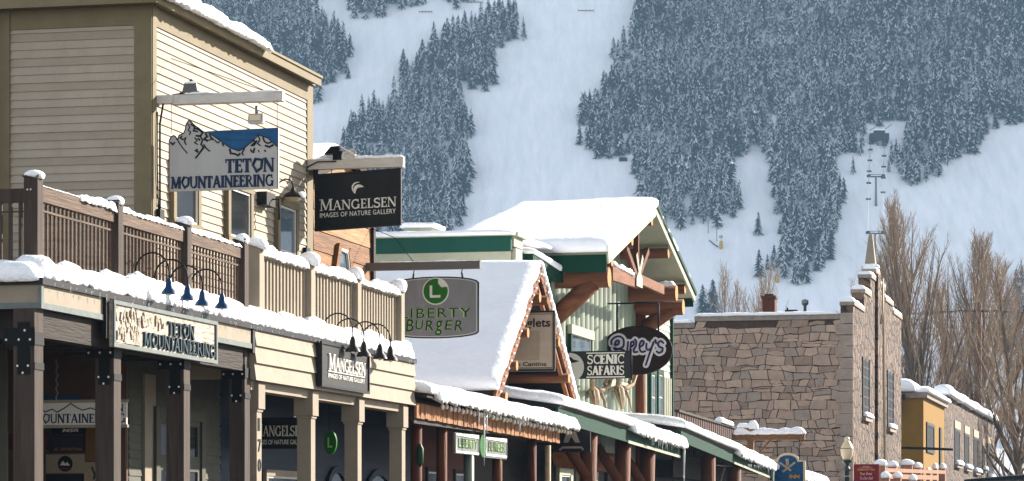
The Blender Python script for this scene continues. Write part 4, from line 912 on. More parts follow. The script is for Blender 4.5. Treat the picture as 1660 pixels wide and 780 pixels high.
b = MB(); q = face_cam(b, xl, tl2-.02, za0); q.stroke([(cx-rr*.38,cy+rr*.45),(cx-rr*.38,cy-rr*.42)], rr*.2, .0145, .006); q.stroke([(cx-rr*.46,cy-rr*.42),(cx+rr*.4,cy-rr*.42)], rr*.2, .0145, .006); b.build('disc_letter', M['white'], pn)
def two_tone(q_args, txt, x, y, w, h, b0, b1, m0, m1, par, **kw):
    for m_, bo, n0, d in ((m0,b0,0,.004),(m1,b1,.005,.004)):
        b = MB(); q = face_cam(b, *q_args); q.text(txt, x-(bo-b1)*w*.10, y-(bo-b1)*h*.4, w+(bo-b1)*w*.2, h+(bo-b1)*h*.8, n0, d, bold=bo, **kw); b.build('lettering', M[m_], par)
two_tone((xl,tl2-.02,za0), 'LIBERTY', w_*.09, h_*.335, w_*.82, h_*.15, .032, .0, 'palegreen', 'darkgreen', pn, spacing=1.15)
hx = w_*.15
for i, c in enumerate('BURGER'):
    hgt = (.20,.15,.165,.24,.15,.17)[i]; dy = (.0,.03,.01,-.07,.02,.0)[i]; wd = w_*.105
    two_tone((xl,tl2-.02,za0), c if c != 'G' else 'g', hx, h_*(.115+dy), wd*.84, h_*hgt, .04, .005, 'palegreen', 'darkgreen', pn, shear=.12); hx += wd*1.09
b = MB()
for u, vv in ((670,458),(748,458)): x_ = XX(u,tl2); b.tube([(x_+.02,tl2,zb0),(x_,tl2,Z(444,0,tl2))], .012, 6); b.tube([(x_+.01,tl2,Z(443,0,tl2)),(x_-.015 if u < 700 else x_+.035,tl2,Z(vv-3,0,tl2))], .022, 6)
b.tube([(XX(641,tl2),tl2-.02,Z(384,0,tl2)),(XX(671,tl2),tl2-.02,zb1_)], .008, 5); b.tube([(XX(641,tl2),tl2-.02,Z(384,0,tl2)),(XW-.1,tl2+.4,Z(360,0,tl2))], .008, 5); b.build('hanger', M['black'], s8)
# porch sign below the eave
xq = -.14; ta, tb_ = T(734,xq), T(818,xq); za0, za1 = Z(735,xq,ta), Z(701,xq,ta); w_, h_ = tb_-ta, za1-za0
s9 = thing('porch_sign', 'long grey sign under the burger shop eave with green letters around a green oval', 'sign', xq, ta, za0)
b = MB(); q = face_street(b, xq, ta, za0); q.poly([(0,0),(w_*.44,0),(w_*.44,h_),(0,h_)], 0, .05); q.poly([(w_*.56,-.02),(w_,-.02),(w_,h_-.02),(w_*.56,h_-.02)], 0, .05); q.poly([(w_*.441,.05),(w_*.559,.05),(w_*.559,h_-.05),(w_*.441,h_-.05)], -.02, .05); pn = b.build('panel', M['edgegrey'], s9)
b = MB(); q = face_street(b, xq, ta, za0)
for x_, x2 in ((.01,.43),(.57,.99)): q.stroke([(w_*x_,.04),(w_*x2,.04),(w_*x2,h_-.04),(w_*x_,h_-.04),(w_*x_,.04)], .05, .05, .02)
b.build('frame', M['white'], pn)
b = MB(); q = face_street(b, xq, ta, za0); q.poly(arc(w_*.5,h_*.5,w_*.06,h_*.56,0,345,20), .035, .05); b.build('disc', M['libgreen'], pn)
for m_, n0, bo in (('palegreen',.05,.05),('darkgreen',.058,0.)):
    b = MB(); q = face_street(b, xq, ta, za0); q.text('LIBERTY', w_*.06, h_*.3, w_*.34, h_*.45, n0, .008, bold=bo); q.text('BURGER', w_*.62, h_*.28, w_*.33, h_*.5, n0, .008, bold=bo, shear=.1); b.build('lettering', M[m_], pn)
b = MB(); to = T(675,-.2); b.lathe((-.12,to,Z(742,-.1,to)-.2), [(.02,0),(.08,.1),(.08,.4),(.02,.5)], 10); so = thing('round_sign', 'small oval green sign on the first log post of the burger porch', 'sign', -.12, to, Z(742,-.1,to)-.2); b.build('disc', M['darkgreen'], so)

# =====================================================================================================
# 3. cantina with the steep snowy A-roof
# =====================================================================================================
XG = -1.0; tA = T(877,XG); tL = T(803,XG); tR = T(934,XG); zA = Z(440,XG,tA); zL = Z(640,XG,tL); zRr = zL
tA = (tL+tR)/2
B3 = thing('cantina_building', 'small rustic cantina whose steep A-shaped roof is deep in smooth snow above the walk', 'shop building', XG, tA, 0)
XB = -9.0
def rake(s, x, t, z, off): return (x, t, z)
b = MB(); th = .12; nlx = (zA-zL)/math.hypot(zA-zL,tA-tL); nlz = (tA-tL)/math.hypot(zA-zL,tA-tL)
def slab(mb, x0, x1, pa, pb, th, mi=0):
    (t0,z0),(t1,z1) = pa, pb; mb.hexa([(x0,t0,z0),(x1,t0,z0),(x1,t1,z1),(x0,t1,z1),(x0,t0,z0+th),(x1,t0,z0+th),(x1,t1,z1+th),(x0,t1,z1+th)], mi)
slab(b, XB, XG, (tL,zL),(tA,zA), th); slab(b, XB, XG, (tA,zA),(tR,zRr), th); b.build('roof', M['darkwood'], B3)
b = MB(); b.bar((XG+.03,tL-.15,zL-.12),(XG+.03,tA,zA-.02),.07,.26); b.bar((XG+.034,tR+.15,zRr-.12),(XG+.034,tA,zA-.02),.07,.26)
b.bar((XG-.05,tL+.25,zL-.2),(XG-.05,tA,zA-.42),.1,.10); b.bar((XG-.05,tR-.25,zRr-.2),(XG-.05,tA,zA-.42),.1,.10); b.build('bargeboard', M['orange'], B3)
for f in (.06,.30,.56,.85):
    for s_, t0, in ((1,tL),(-1,tR)):
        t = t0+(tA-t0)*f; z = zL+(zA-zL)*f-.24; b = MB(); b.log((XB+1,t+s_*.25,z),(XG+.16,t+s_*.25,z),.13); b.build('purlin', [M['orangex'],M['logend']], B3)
b = MB(); slab(b, XB, XG-.02, (tL-.02,zL-.18),(tL+.25,zL-.02), .12)
b.box(XB, XG-.05, tL+.05, tL+.16, zL-.30, zL-.02); b.build('eave_beam', M['orangex'], B3)
b = MB(); b.box(XB, XG-.25, tR-.2, tR-.06, zRr-.42, zRr-.02); b.build('eave_beam', M['redwall'], B3)
b = MB(); b.box(XB, XG-.3, tR-.9, tR-.7, zRr-.15, zRr+.42); b.build('soffit_board', M['redwall'], B3)
b = MB(); b.box(XG-1.9, XG-1.8, tL+.2, tR-.2, 4.2, zL); b.prism([(tL+.2-tA,0),(tR-.2-tA,0),(0,zA-zL-.15)], (XG-1.9,tA,zL+.002), (0,1,0), UZ, (1,0,0), .1); b.build('gable_wall', M['darkwood'], B3)
b = MB(); b.box(-7.0, XG-1.9, tL+.3, tR-.3, .1, zL-.1); b.build('wall', M['redwall'], B3)
b = MB(); pz_ = .10
snow_slab(b, (XB+.3,tL-.05,zL+th),(XG+.06,tL-.05,zL+th),(XG+.06,tA+.05,zA+th),(XB+.3,tA+.05,zA+th), .30, 44, 26, amp=.012, seed=91, edge=.35, over=.03, ragged=.10, freq=.35)
b.build('roof_snow', [M['snowsmooth']], B3)
b = MB(); snow_slab(b, (XB+.3,tA,zA+th),(XG+.05,tA,zA+th),(XG+.05,tR+.05,zRr+th),(XB+.3,tR+.05,zRr+th), .2, 30, 20, amp=.02, seed=93, edge=.3)
b.build('roof_snow', [SN], B3)
b = MB(); snow_sweep(b, [(XG+.03,tR+.1,zRr+.05),(XG+.03,tA,zA+.15)], .17, .20, amp=.02, step=.07, seed=95); b.build('rake_snow', [SN], B3)
b = MB()
for i in range(17):
    f = (i+.5)/17
    for t0, z0 in ((tL,zL),(tR,zRr)): b.ball((XG+.10,t0+(tA-t0)*f,z0-.02+(zA-z0)*f), .038, 6)
b.build('light_string', M['bulb'], None, 'string of clear bulbs following both edges of the steep A-roof', 'light string')
tg = tA-.6; xr_ = XX(897,tg); xl = XX(800,tg); za0, za1 = Z(598,0,tg), Z(506,0,tg); w_, h_ = xr_-xl, za1-za0
s10 = thing('hanging_sign', 'tan cantina sign in a black frame hanging inside the snowy A-roof gable', 'sign', (xl+xr_)/2, tg, za0)
b = MB(); b.box(xl,xr_,tg,tg+.06,za0,za1); pn = b.build('panel', M['cantina'], s10)
b = MB()
for r in ((xl-.03,xr_+.04,za1,za1+.05),(xl-.03,xr_+.04,za0-.05,za0),(xr_+.001,xr_+.05,za0+.001,za1-.001)): b.box(r[0],r[1],tg-.03,tg+.07,r[2],r[3])
b.build('frame', M['dark'], pn)
b = MB(); q = face_cam(b, xl, tg, za0); q.stroke([(.03,.04),(w_-.03,.04),(w_-.03,h_-.04),(.03,h_-.04)], .012, 0, .004); b.build('border', M['maroon'], pn)
b = MB(); q = face_cam(b, xl, tg, za0); q.poly([(w_*.12,h_*.16),(w_*.77,h_*.16),(w_*.77,h_*.68),(w_*.12,h_*.68)], 0, .004); b.build('inset', M['cantina2'], pn)
b = MB(); q = face_cam(b, xl, tg, za0); q.text('Piglets', w_*.42, h_*.70, w_*.53, h_*.20, 0, .006, bold=.02); b.build('lettering', M['maroon'], pn)
b = MB(); q = face_cam(b, xl, tg, za0); q.text('Mexican Cantina', w_*.03, h_*.055, w_*.86, h_*.075, 0, .006, bold=.02); b.build('lettering', M['darkgreen'], pn)
b = MB()
for x_ in (xl+.3, xr_-.15): b.tube([(x_,tg+.03,za1+.05),(x_,tg+.03,zL+(zA-zL)*.86)], .012, 6)
b.build('hanger', M['black'], s10)

# =====================================================================================================
# 4. flat-roofed shop with the dark green fascia
# =====================================================================================================
XT = -2.5; tT = T(828, XT); zt0 = Z(382,XT,tT); zt1 = Z(407,XT,tT)
B4 = thing('flat_roofed_shop', 'flat-roofed pale shop with a broad dark green fascia and a snowy parapet', 'shop building', XT, tT, 0)
b = MB(); b.box(-14, XT-.25, tT+.2, tT+6.5, 0.1, zt1+.2); b.build('wall', M['sage'], B4)
b = MB(); b.box(-14, XT, tT, tT+.19, zt1, zt0); b.build('fascia', M['teal'], B4)
b = MB(); b.box(-14, XT+.04, tT-.06, tT+.2, zt0+.002, zt0+.03); b.box(-14, XT-.02, tT+.02, tT+.199, zt1-.32, zt1-.003)
b.box(XT-.25, XT+.05, tT+.192, tT+1.3, zt1+.15, zt0); b.box(XT-.25, XT+.16, tT+.2, tT+1.35, zt0+.01, zt0+.12); b.box(XT-.25, XT+.10, tT+.2, tT+1.0, zt1-.4, zt1+.1); b.build('cornice', M['sage'], B4)
b = MB(); b.box(XT-.3,XT-.28+.35,tT+1.36,tT+1.5,zt1-1.3,zt1+.05); b.box(XX(803,tT),XX(818,tT),tT-.01,tT+.1,zt1-.95,zt1-.33); b.build('trim', M['teal'], B4)
b = MB(); snow_slab(b, (-14,tT-.05,zt0+.03),(XT+.05,tT-.05,zt0+.03),(XT+.12,tT+6,zt0+.03),(-14,tT+6,zt0+.03), .17, 40, 12, amp=.02, seed=101, edge=.3); b.build('roof_snow', [SN], B4)
zr0, zr1 = Z(412,XT,tT+1.6), Z(446,XT,tT+5.9)
b = MB(); b.hexa([(XT-2.5,tT+1.5,zr0-.25),(XT+.3,tT+1.5,zr0-.25),(XT+.3,tT+6.2,zr1-.3),(XT-2.5,tT+6.2,zr1-.3),(XT-2.5,tT+1.5,zr0),(XT+.3,tT+1.5,zr0),(XT+.3,tT+6.2,zr1),(XT-2.5,tT+6.2,zr1)]); b.build('lean_to_roof', M['green'], B4)
b = MB(); snow_slab(b, (XT-2.5,tT+1.5,zr0),(XT+.32,tT+1.5,zr0),(XT+.32,tT+6.2,zr1),(XT-2.5,tT+6.2,zr1), .24, 14, 14, amp=.03, seed=103, edge=.3); b.build('lean_to_snow', [SN], B4)
# roof vent box on it
b = MB(); tv = tT+4; xv0, xv1 = XX(654,tv), XX(700,tv); b.box(xv0,xv1,tv,tv+1,zt0,Z(361,0,tv)); vb = thing('roof_vent_box', 'pale square vent box with snow on top on the flat roof', 'roof vent', (xv0+xv1)/2, tv+.5, zt0+.08); b.build('housing', M['sage'], vb)
b = MB(); snow_slab(b, (xv0-.05,tv-.05,Z(361,0,tv)),(xv1+.1,tv-.05,Z(361,0,tv)),(xv1+.1,tv+1.05,Z(361,0,tv)),(xv0-.05,tv+1.05,Z(361,0,tv)), .16, 8, 8, seed=105, edge=.25); b.build('snow', [SN], vb)

# =====================================================================================================
# 5. corrugated chalet with the log-trussed gable
# =====================================================================================================
XRF = -.8; XWL = -2.5
tRa = T(1052,XRF); tRl = T(984,XRF); tRr = T(1124,XRF); zRa = Z(338,XRF,tRa); zRl = Z(418,XRF,tRl); tRa = (tRl+tRr)/2
B5 = thing('corrugated_chalet', 'green corrugated-steel chalet with log trusses under a broad snow-covered gable roof', 'shop building', XWL, tRa, 0)
XBK = XX(700, tRl); XRG = XX(836, tRa)        # hipped rear end: the eave runs farther back than the ridge
b = MB()
for te, xe_ in ((tRl,XBK),(tRr,XBK)):
    b.hexa([(xe_,te,zRl),(XRF,te,zRl),(XRF,tRa,zRa),(XRG,tRa,zRa),(xe_,te,zRl+.16),(XRF,te,zRl+.16),(XRF,tRa,zRa+.16),(XRG,tRa,zRa+.16)])
b.build('roof', M['sage'], B5)
b = MB(); b.bar((XRF+.03,tRl-.06,zRl+.0),(XRF+.03,tRa+.02,zRa+.02),.06,.36); b.build('bargeboard', M['sage'], B5)
b = MB(); b.bar((XRF+.03,tRr+.06,zRl-.03),(XRF+.03,tRa+.03,zRa+.06),.06,.22,1); b.bar((XRF+.06,tRr+.12,zRl+.16),(XRF+.06,tRa+.03,zRa+.24),.09,.14,0); b.build('bargeboard', [M['green'],M['sage']], B5)
b = MB(); b.box(XBK, XRF-.005, tRl-.04, tRl+.0, zRl-.42, zRl+.10); b.build('fascia', M['green'], B5)
b = MB(); b.box(XBK, XRF-.005, tRr, tRr+.04, zRl-.3, zRl+.1); b.build('fascia', M['green'], B5)
b = MB(); snow_slab(b, (XBK+.1,tRl-.15,zRl+.16),(XRF+.02,tRl-.15,zRl+.16),(XRF+.08,tRa+.1,zRa+.16),(XRG+.1,tRa+.1,zRa+.16), .36, 40, 24, amp=.02, seed=111, edge=.5, over=.08, ragged=.14, freq=.3)
b.build('roof_snow', [M['snowsmooth']], B5)
b = MB(); snow_slab(b, (XRG+.1,tRa-.05,zRa+.16),(XRF+.04,tRa-.05,zRa+.16),(XRF+.04,tRr+.1,zRl+.16),(XBK+.1,tRr+.1,zRl+.16), .26, 24, 20, amp=.03, seed=113, edge=.3, ragged=.1); b.build('roof_snow', [SN], B5)
# walls: corrugated sheet with real ribs
tw0, tw1 = T(900,XWL)-2, T(1086,XWL)
tcn = T(1034,XWL)
def corrugate_t(mb, x, t0, t1, z0, z1, pitch=.72, amp=.085):
    n = int((t1-t0)/pitch*8); vs, fs = [], []
    for i in range(n+1):
        t = t0+(t1-t0)*i/n; xx = x+amp*math.sin(2*math.pi*(t-t0)/pitch); vs += [(xx,t,z0),(xx,t,z1(t) if callable(z1) else z1)]
    for i in range(n): fs.append((2*i,2*i+2,2*i+3,2*i+1))
    mb.add(vs, fs, 0, True)
zsof = zRl+1.2
b = MB(); corrugate_t(b, XWL, max(tw0,tRl+.1), tcn, 3.4, lambda t: zRl+(zRa-zRl)*(1-abs(t-tRa)/(tRa-tRl))-.03); b.build('corrugated_wall', M['corr'], B5)
b = MB(); b.box(XBK+1, XWL-.08, max(tw0+.2,tRl+.3), tw1-.1, .1, zRl-.02); b.prism([(tRl+.4-tRa,0),(tRr-.4-tRa,0),(0,zRa-zRl-.1)], (XRG+.3,tRa,zRl-.017), (0,1,0), UZ, (1,0,0), -2.6-XRG-.3); b.build('wall', M['sage'], B5)
b = MB(); b.siding_t(XWL, tcn+.5, tw1, 3.4, zRl+.3, .24, .03); b.build('lap_wall', M['sage'], B5)
b = MB(); corrugate_t(b, XWL+.06, tcn+.55, tw1, 3.4, 7.0, .42, .05); b.build('batten_panel', M['sage'], B5)
b = MB(); b.box(XWL-.1, XWL+.12, tw1-.02, tw1+.12, .1, zRl+.2); b.build('corner_trim', M['green'], B5)
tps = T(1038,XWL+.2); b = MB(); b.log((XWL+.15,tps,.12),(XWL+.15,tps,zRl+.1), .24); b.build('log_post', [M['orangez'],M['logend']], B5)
# log work: purlins and outriggers square to the front
def zroof(t): return zRl + (zRa-zRl)*(1-abs(t-tRa)/(tRa-tRl))
for u in (988, 1021, 1053, 1080, 1107):
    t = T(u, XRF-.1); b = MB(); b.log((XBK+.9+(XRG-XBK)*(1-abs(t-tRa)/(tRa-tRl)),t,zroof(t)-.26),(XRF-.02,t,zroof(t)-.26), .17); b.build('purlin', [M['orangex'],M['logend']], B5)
def logx(u_end, v, r, x_in, x_end, name='log_beam', snow=False):
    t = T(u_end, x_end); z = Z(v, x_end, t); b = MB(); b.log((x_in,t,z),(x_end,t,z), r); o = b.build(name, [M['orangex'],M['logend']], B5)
    if snow: c = MB(); snow_sweep(c, [(x_end-1.5,t,z+r*.9),(x_end-.05,t,z+r*.9)], .28, .13, amp=.03, step=.08, seed=u_end); c.build('beam_snow', [SN], o)
    return t, z
t1_, z1_ = logx(988, 450, .30, XBK+.9, XRF-.06); t2_, z2_ = logx(1097, 475, .27, -4.6, XRF-.02, snow=True); t3_, z3_ = logx(1108, 498, .27, -4.2, XRF-.0)
t4_ = T(988,XRF-.1); b = MB(); b.log((XBK+.9,t4_,zroof(t4_)-.62),(XRF-.12,t4_,zroof(t4_)-.62),.2); b.build('log_beam', [M['orangex'],M['logend']], B5)
b = MB(); b.log((XX(900,t1_),t1_,Z(512,0,t1_)),(XX(962,t1_),t1_,Z(456,0,t1_)), .28); b.build('log_brace', [M['orangex'],M['logend']], B5)
b = MB(); b.log((XX(1046,t3_),t3_,Z(530,0,t3_)),(XX(1092,t3_),t3_,Z(498,0,t3_)), .26); b.build('log_brace', [M['orangex'],M['logend']], B5)
b = MB(); b.log((XX(880,t1_)-.3,t1_,.1),(XX(880,t1_)-.3,t1_,zRl), .25); b.build('log_post', [M['orangez'],M['logend']], B5)
# truss in the gable plane
xt = XRF-.22; tk = T(1029,xt); zk0 = Z(462,xt,tk); zk1 = Z(375,xt,tk)
b = MB(); b.bar((xt,T(990,xt),Z(443,xt,T(990,xt))),(xt,tk+.5,Z(455,xt,tk)),.14,.42); b.build('truss_tie', M['orange'], B5)
b = MB(); b.bar((xt+.01,tk+.2,zk0),(xt+.01,tk+.2,zk1),.16,.16); b.build('king_post', M['orangez'], B5)
for du, dv in ((-17,-62),(19,-56)):
    b = MB(); b.bar((xt+.02,tk+.2,zk0+.2),(xt+.02,T(1029+du,xt),Z(462+dv,xt,T(1029+du,xt))),.14,.2); b.build('truss_strut', M['orangez'], B5)
b = MB(); q = face_street(b, xt+.10, tk, zk0-.05); q.poly([(-.3,0),(.7,0),(.7,.3),(.35,.5),(.1,.5),(-.3,.25)], 0, .02); q.stroke([(.2,.45),(-.25,1.0)], .2, 0, .018); q.stroke([(.25,.45),(.8,1.0)], .2, 0, .018); b.build('steel_plate', M['sage'], B5)
# second tie board continuing right and snow caught on it
b = MB(); b.bar((xt-.02,tk+.6,zk0+.25),(xt-.02,T(1075,xt),Z(470,xt,T(1075,xt))),.12,.3); b.build('truss_tie', M['orange'], B5)
b = MB(); snow_sweep(b, [(xt,T(992,xt),Z(430,xt,T(992,xt))),(xt,tk-.6,Z(447,xt,tk-.6))], .2, .1, amp=.05, step=.07, seed=121, hvar=1.2); b.build('truss_snow', [SN], B5)
# windows
ta, tb_ = T(921,XWL+.06), T(956,XWL+.06); w = window_t(B5, XWL+.06, ta, tb_, Z(596,XWL,ta), Z(529,XWL,ta), M['green'], M['skyglass'], fw=.16, mull=False, proud=.10)
b = MB(); b.box(XWL+.06, XWL+.2, ta-.1, tb_+.1, Z(541,XWL,ta), Z(526,XWL,ta)); b.build('head_board', M['sage'], w)
for u0, u1 in ((1052,1061),(1064,1073)): window_t(B5, XWL+.14, T(u0,XWL+.14), T(u1,XWL+.14), Z(690,XWL,T(u0,XWL)), Z(600,XWL,T(u0,XWL)), M['green'], M['skyglass'], fw=.18, mull=True, proud=.08, sill=True)
b = MB(); ta, tb_ = T(988,XWL+.06), T(1016,XWL+.06); b.box(XWL+.05, XWL+.12, ta, tb_, Z(632,XWL,ta), Z(615,XWL,ta)); b.build('pale_board', M['sage'], B5)

# antler mounts on the corrugated wall
def antlers(u, v, sc, label, seed):
    r = random.Random(seed); x = XWL+.14; t = T(u,x); z = Z(v,x,t); g = thing('antler_mount', label, 'antler mount', x, t, z, 'antler mounts on the corrugated wall')
    b = MB(); b.tube([(x,t,z+.35*sc),(x+.12,t,z+.15*sc),(x+.2,t,z-.3*sc),(x+.22,t,z-.75*sc)], [.22*sc,.26*sc,.2*sc,.10*sc], 9)
    b.build('skull', M['bone'], g)
    for s_ in (-1,1):
        b = MB(); main = [(x+.1,t+s_*.3*sc,z+.3*sc),(x+.22,t+s_*1.1*sc,z+.30*sc),(x+.34,t+s_*1.9*sc,z+.55*sc),(x+.4,t+s_*2.6*sc,z+1.15*sc)]
        b.tube(main, [.09,.085,.07,.03], 7)
        for k, (a, l) in enumerate(((.25,.9),(.5,1.1),(.75,.9))):
            p = Vector(main[0]).lerp(Vector(main[3]),a)+Vector((0,0,-.1)); b.tube([p,p+Vector((.12,s_*.25*l,.5*l*sc*(1 if k else -1.3))),p+Vector((.2,s_*.3*l,.95*l*sc*(1 if k else -1.4)))], [.06,.045,.015], 6)
        b.build('antler', M['antler'], g)
antlers(957, 642, .68, 'bleached elk skull with dark antlers on the corrugated wall, beside the gable snow', 4)
antlers(998, 638, .68, 'bleached elk skull with dark antlers on the corrugated wall, beside the log corner post', 5)

# oval sign on rods
to = T(1090, XRF-.2)-4.0; xc = XX(1032,to); zc = Z(567,0,to); rx = XX(1090,to)-xc; rz = Z(527,0,to)-zc
s11 = thing('oval_sign', 'dark wooden oval sign with curly lilac and purple script hung from log beams', 'sign', xc, to, zc-rz)
b = MB(); q = face_cam(b, xc, to, zc); q.poly(arc(0,0,rx,rz,0,352,44), -.10, .10); pn = b.build('panel', M['oval'], s11)
b = MB(); q = face_cam(b, xc, to, zc); q.stroke(arc(0,0,rx*.975,rz*.965,0,360,44)+[arc(0,0,rx*.975,rz*.965,0,360,44)[1]], .05, 0, .025); b.build('rim', M['oval'], pn)
def pr_(x, y): return ((x-870)/450*rx*.98, (412-y)/312*rz)
scr = [[(548,330),(550,285),(590,245),(650,232),(700,265),(708,330),(690,372),(640,390),(585,382),(600,400),(660,395),(720,420),(740,455)],[(590,335),(610,290),(645,290),(640,330),(600,345)],
 [(762,305),(758,360),(752,420)],[(800,310),(795,370),(785,440)],[(800,315),(830,300),(836,340),(800,370)],[(850,275),(868,300),(862,360),(835,400),(840,435),(885,432)],[(915,372),(955,345),(965,305),(935,295),(910,340),(912,400),(940,435),(985,425)],
 [(1000,330),(998,390),(1030,410),(1070,370),(1090,310)],[(1085,320),(1060,400),(1030,480),(1005,560),(990,600)],[(1112,285),(1122,325)],[(1215,325),(1180,300),(1148,330),(1160,370),(1205,390),(1200,430),(1160,450),(1130,430)]]
def smooth(pts):
    o = [pts[0]]
    for i in range(len(pts)-1):
        p0, p1, p2, p3 = pts[max(i-1,0)], pts[i], pts[i+1], pts[min(i+2,len(pts)-1)]
        for s_ in (.25,.5,.75,1.):
            o.append(tuple(.5*(2*p1[k]+(p2[k]-p0[k])*s_+(2*p0[k]-5*p1[k]+4*p2[k]-p3[k])*s_**2+(3*p1[k]-p0[k]-3*p2[k]+p3[k])*s_**3) for k in (0,1)))
    return o
for m_, wd, n0, d in (('lilac',.20,0,.015),('purple',.062,.024,.014)):
    b = MB(); q = face_cam(b, xc, to, zc)
    for st in scr: q.stroke(smooth([pr_(*p) for p in st]), wd, n0, d)
    for st in scr:
        for e in (st[0], st[-1]): p = pr_(*e); q.poly(arc(p[0],p[1],wd/2,wd/2,0,330,11), n0, d+.0005*(scr.index(st)+1))
    b.build('script', M[m_], pn)
b = MB()
for u, vt in ((1000,478),(1067,505)): x_ = XX(u,to); b.tube([(x_,to+.05,Z(540,0,to)),(x_,to+.05,Z(490,0,to))], .03, 6)
b.tube([(XX(1000,to),to+.05,Z(490,0,to)),(XX(1000,to)-1.2,to+.05,Z(490,0,to)),(XWL,to+.05,Z(490,0,to))], .03, 6); b.tube([(XX(1067,to),to+.05,Z(490,0,to)),(XX(1000,to),to+.05,Z(490,0,to))], .03, 6); b.build('hanger', M['black'], s11)
# scenic safaris
tg = T(960,-1.6); xl, xr_ = XX(893,tg), XX(1022,tg); za0, za1 = Z(613,0,tg), Z(568,0,tg); w_, h_ = xr_-xl, za1-za0
s12 = thing('projecting_sign', 'dark SCENIC SAFARIS board with white slab letters and a pale round emblem', 'sign', (xl+xr_)/2, tg, za0)
b = MB(); b.box(xl,xr_,tg,tg+.08,za0,za1); pn = b.build('panel', M['dark'], s12)
b = MB(); q = face_cam(b, xl, tg, za0); X0_ = w_*(952-893)/129.; W_ = w_*60/129.
q.serif('SCENIC', X0_, h_*.535, W_, h_*.33, 0, .012, th=.30, tn=.18); q.serif('SAFARIS', X0_, h_*.13, W_, h_*.33, 0, .012, th=.28, tn=.16); q.stroke([(X0_-.02,h_*.925),(X0_+W_+.02,h_*.925)], .03, 0, .012); q.stroke([(X0_-.02,h_*.055),(X0_+W_+.02,h_*.055)], .03, 0, .012); b.build('lettering', M['white'], pn)
b = MB(); q = face_cam(b, xl, tg, za0); ex = w_*(925-893)/129.; q.poly(arc(ex,h_*.42,h_*.50,h_*.52,0,350,30), 0, .02); b.build('emblem', M['signgrey'], pn)
b = MB(); q = face_cam(b, xl, tg, za0); q.poly([(ex-.3,h_*.62),(ex-.12,h_*.74),(ex+.0,h_*.80),(ex+.1,h_*.7),(ex+.28,h_*.64),(ex+.1,h_*.58),(ex-.1,h_*.60)], .02, .008); b.build('emblem_mark', M['ink'], pn)
b = MB(); b.tube([(XWL,tg+.1,za1-.1),(xl,tg+.1,za1-.1)], .04, 6); b.tube([(xr_+.02,tg+.04,za0-.05),(xr_+.02,tg+.04,za1+.05)], .025, 6); b.build('bracket', M['black'], s12)

# =====================================================================================================
# 6. green snow-loaded walk canopies along the row
# =====================================================================================================
def canopy(u0, v0, u1, v1, label, seed, depth=3.6, th=.30, pitch=.45, lit=None, x=.02, tr0=None):
    """u0,v0-u1,v1: foot of the fascia at both ends"""
    t0, t1 = T(u0,x), T(u1,x); z0, z1 = Z(v0,x,t0), Z(v1,x,t1); g = thing('walk_canopy', label, 'canopy', x, (t0+t1)/2, min(z0,z1), 'snowy green canopies over the walk')
    b = MB(); fh = .42; b.hexa([(x-.06,t0,z0),(x,t0,z0),(x,t1,z1),(x-.06,t1,z1),(x-.06,t0,z0+fh),(x,t0,z0+fh),(x,t1,z1+fh),(x-.06,t1,z1+fh)]); b.build('fascia', M['green'], g)
    b = MB(); b.hexa([(x-depth,t0+.05,z0+fh+depth*pitch-.12),(x-.07,t0+.05,z0+fh-.1),(x-.07,t1-.05,z1+fh-.1),(x-depth,t1-.05,z1+fh+depth*pitch-.12),(x-depth,t0,z0+fh+depth*pitch),(x+.08,t0,z0+fh+.02),(x+.08,t1,z1+fh+.02),(x-depth,t1,z1+fh+depth*pitch)]); b.build('roof', M['flash'], g)
    if lit:
        a = t0+(t1-t0)*lit; za = z0+(z1-z0)*lit; b = MB(); b.hexa([(x+.002,a,za-.03),(x+.03,a,za-.03),(x+.03,t1+.02,z1-.03),(x+.002,t1+.02,z1-.03),(x+.002,a,za+.05),(x+.03,a,za+.05),(x+.03,t1+.02,z1+.05),(x+.002,t1+.02,z1+.05)]); b.build('painted_sun_strip', M['sage'], g)  # pale strip painted on for the sunlit stretch of the green fascia
    b = MB(); snow_slab(b, (x+.12,t0,z0+fh+.02),(x+.12,t1+.1,z1+fh+.02),(x-depth,t1+.1,z1+fh+depth*pitch),(x-depth,t0,z0+fh+depth*pitch), th, 50, 12, amp=.03, seed=seed, edge=.45, over=.10, ragged=.10)
    snow_sweep(b, [(x+.06,t0+(t1-t0)*(lit or .5),z0+(z1-z0)*(lit or .5)+fh),(x+.06,t1+.08,z1+fh)], .40, .24, droop=.10, amp=.03, step=.08, seed=seed+3, fringe=.14); b.build('snow', [SN], g)
    b = MB(); icicles(b, [(x+.22,t1-rnd.uniform(.0,(t1-t0)*.35),z1+fh-.05) for _ in range(26)], rnd, .1, .3, .014); b.tube([(x+.15,t1+.05,z1+fh),(x+.15,t1+.05,z1-.3),(x+.15,t1+.05,z1-1.3)], [.05,.03,.006], 6); b.build('icicles', [M['ice']], g, kind='stuff')
    return g, t0, t1, z0, z1
g, c0, c1, zc0_, zc1_ = canopy(905, 684, 1101, 741, 'long green canopy deep in snow below the corrugated wall with dark log posts', 131, lit=.52, pitch=.16, depth=2.4)
for u in (955, 1010, 1050):
    t_ = T(u,-.3); b = MB(); z_ = zc0_+(zc1_-zc0_)*(t_-c0)/(c1-c0); b.log((-.3,t_-.5,.12),(-.3,t_,z_+.1), .24); b.log((-.3,t_-.3,z_-1.2),(-1.0,t_-.5,z_-.05), .15) ; b.build('log_post', [M['orangez'],M['logend']], g)
g, d0, d1, zd0_, zd1_ = canopy(1104, 716, 1247, 774, 'middle green canopy of the row, loaded with snow below the slatted balcony rail', 137, lit=.55, pitch=.16, depth=2.6)
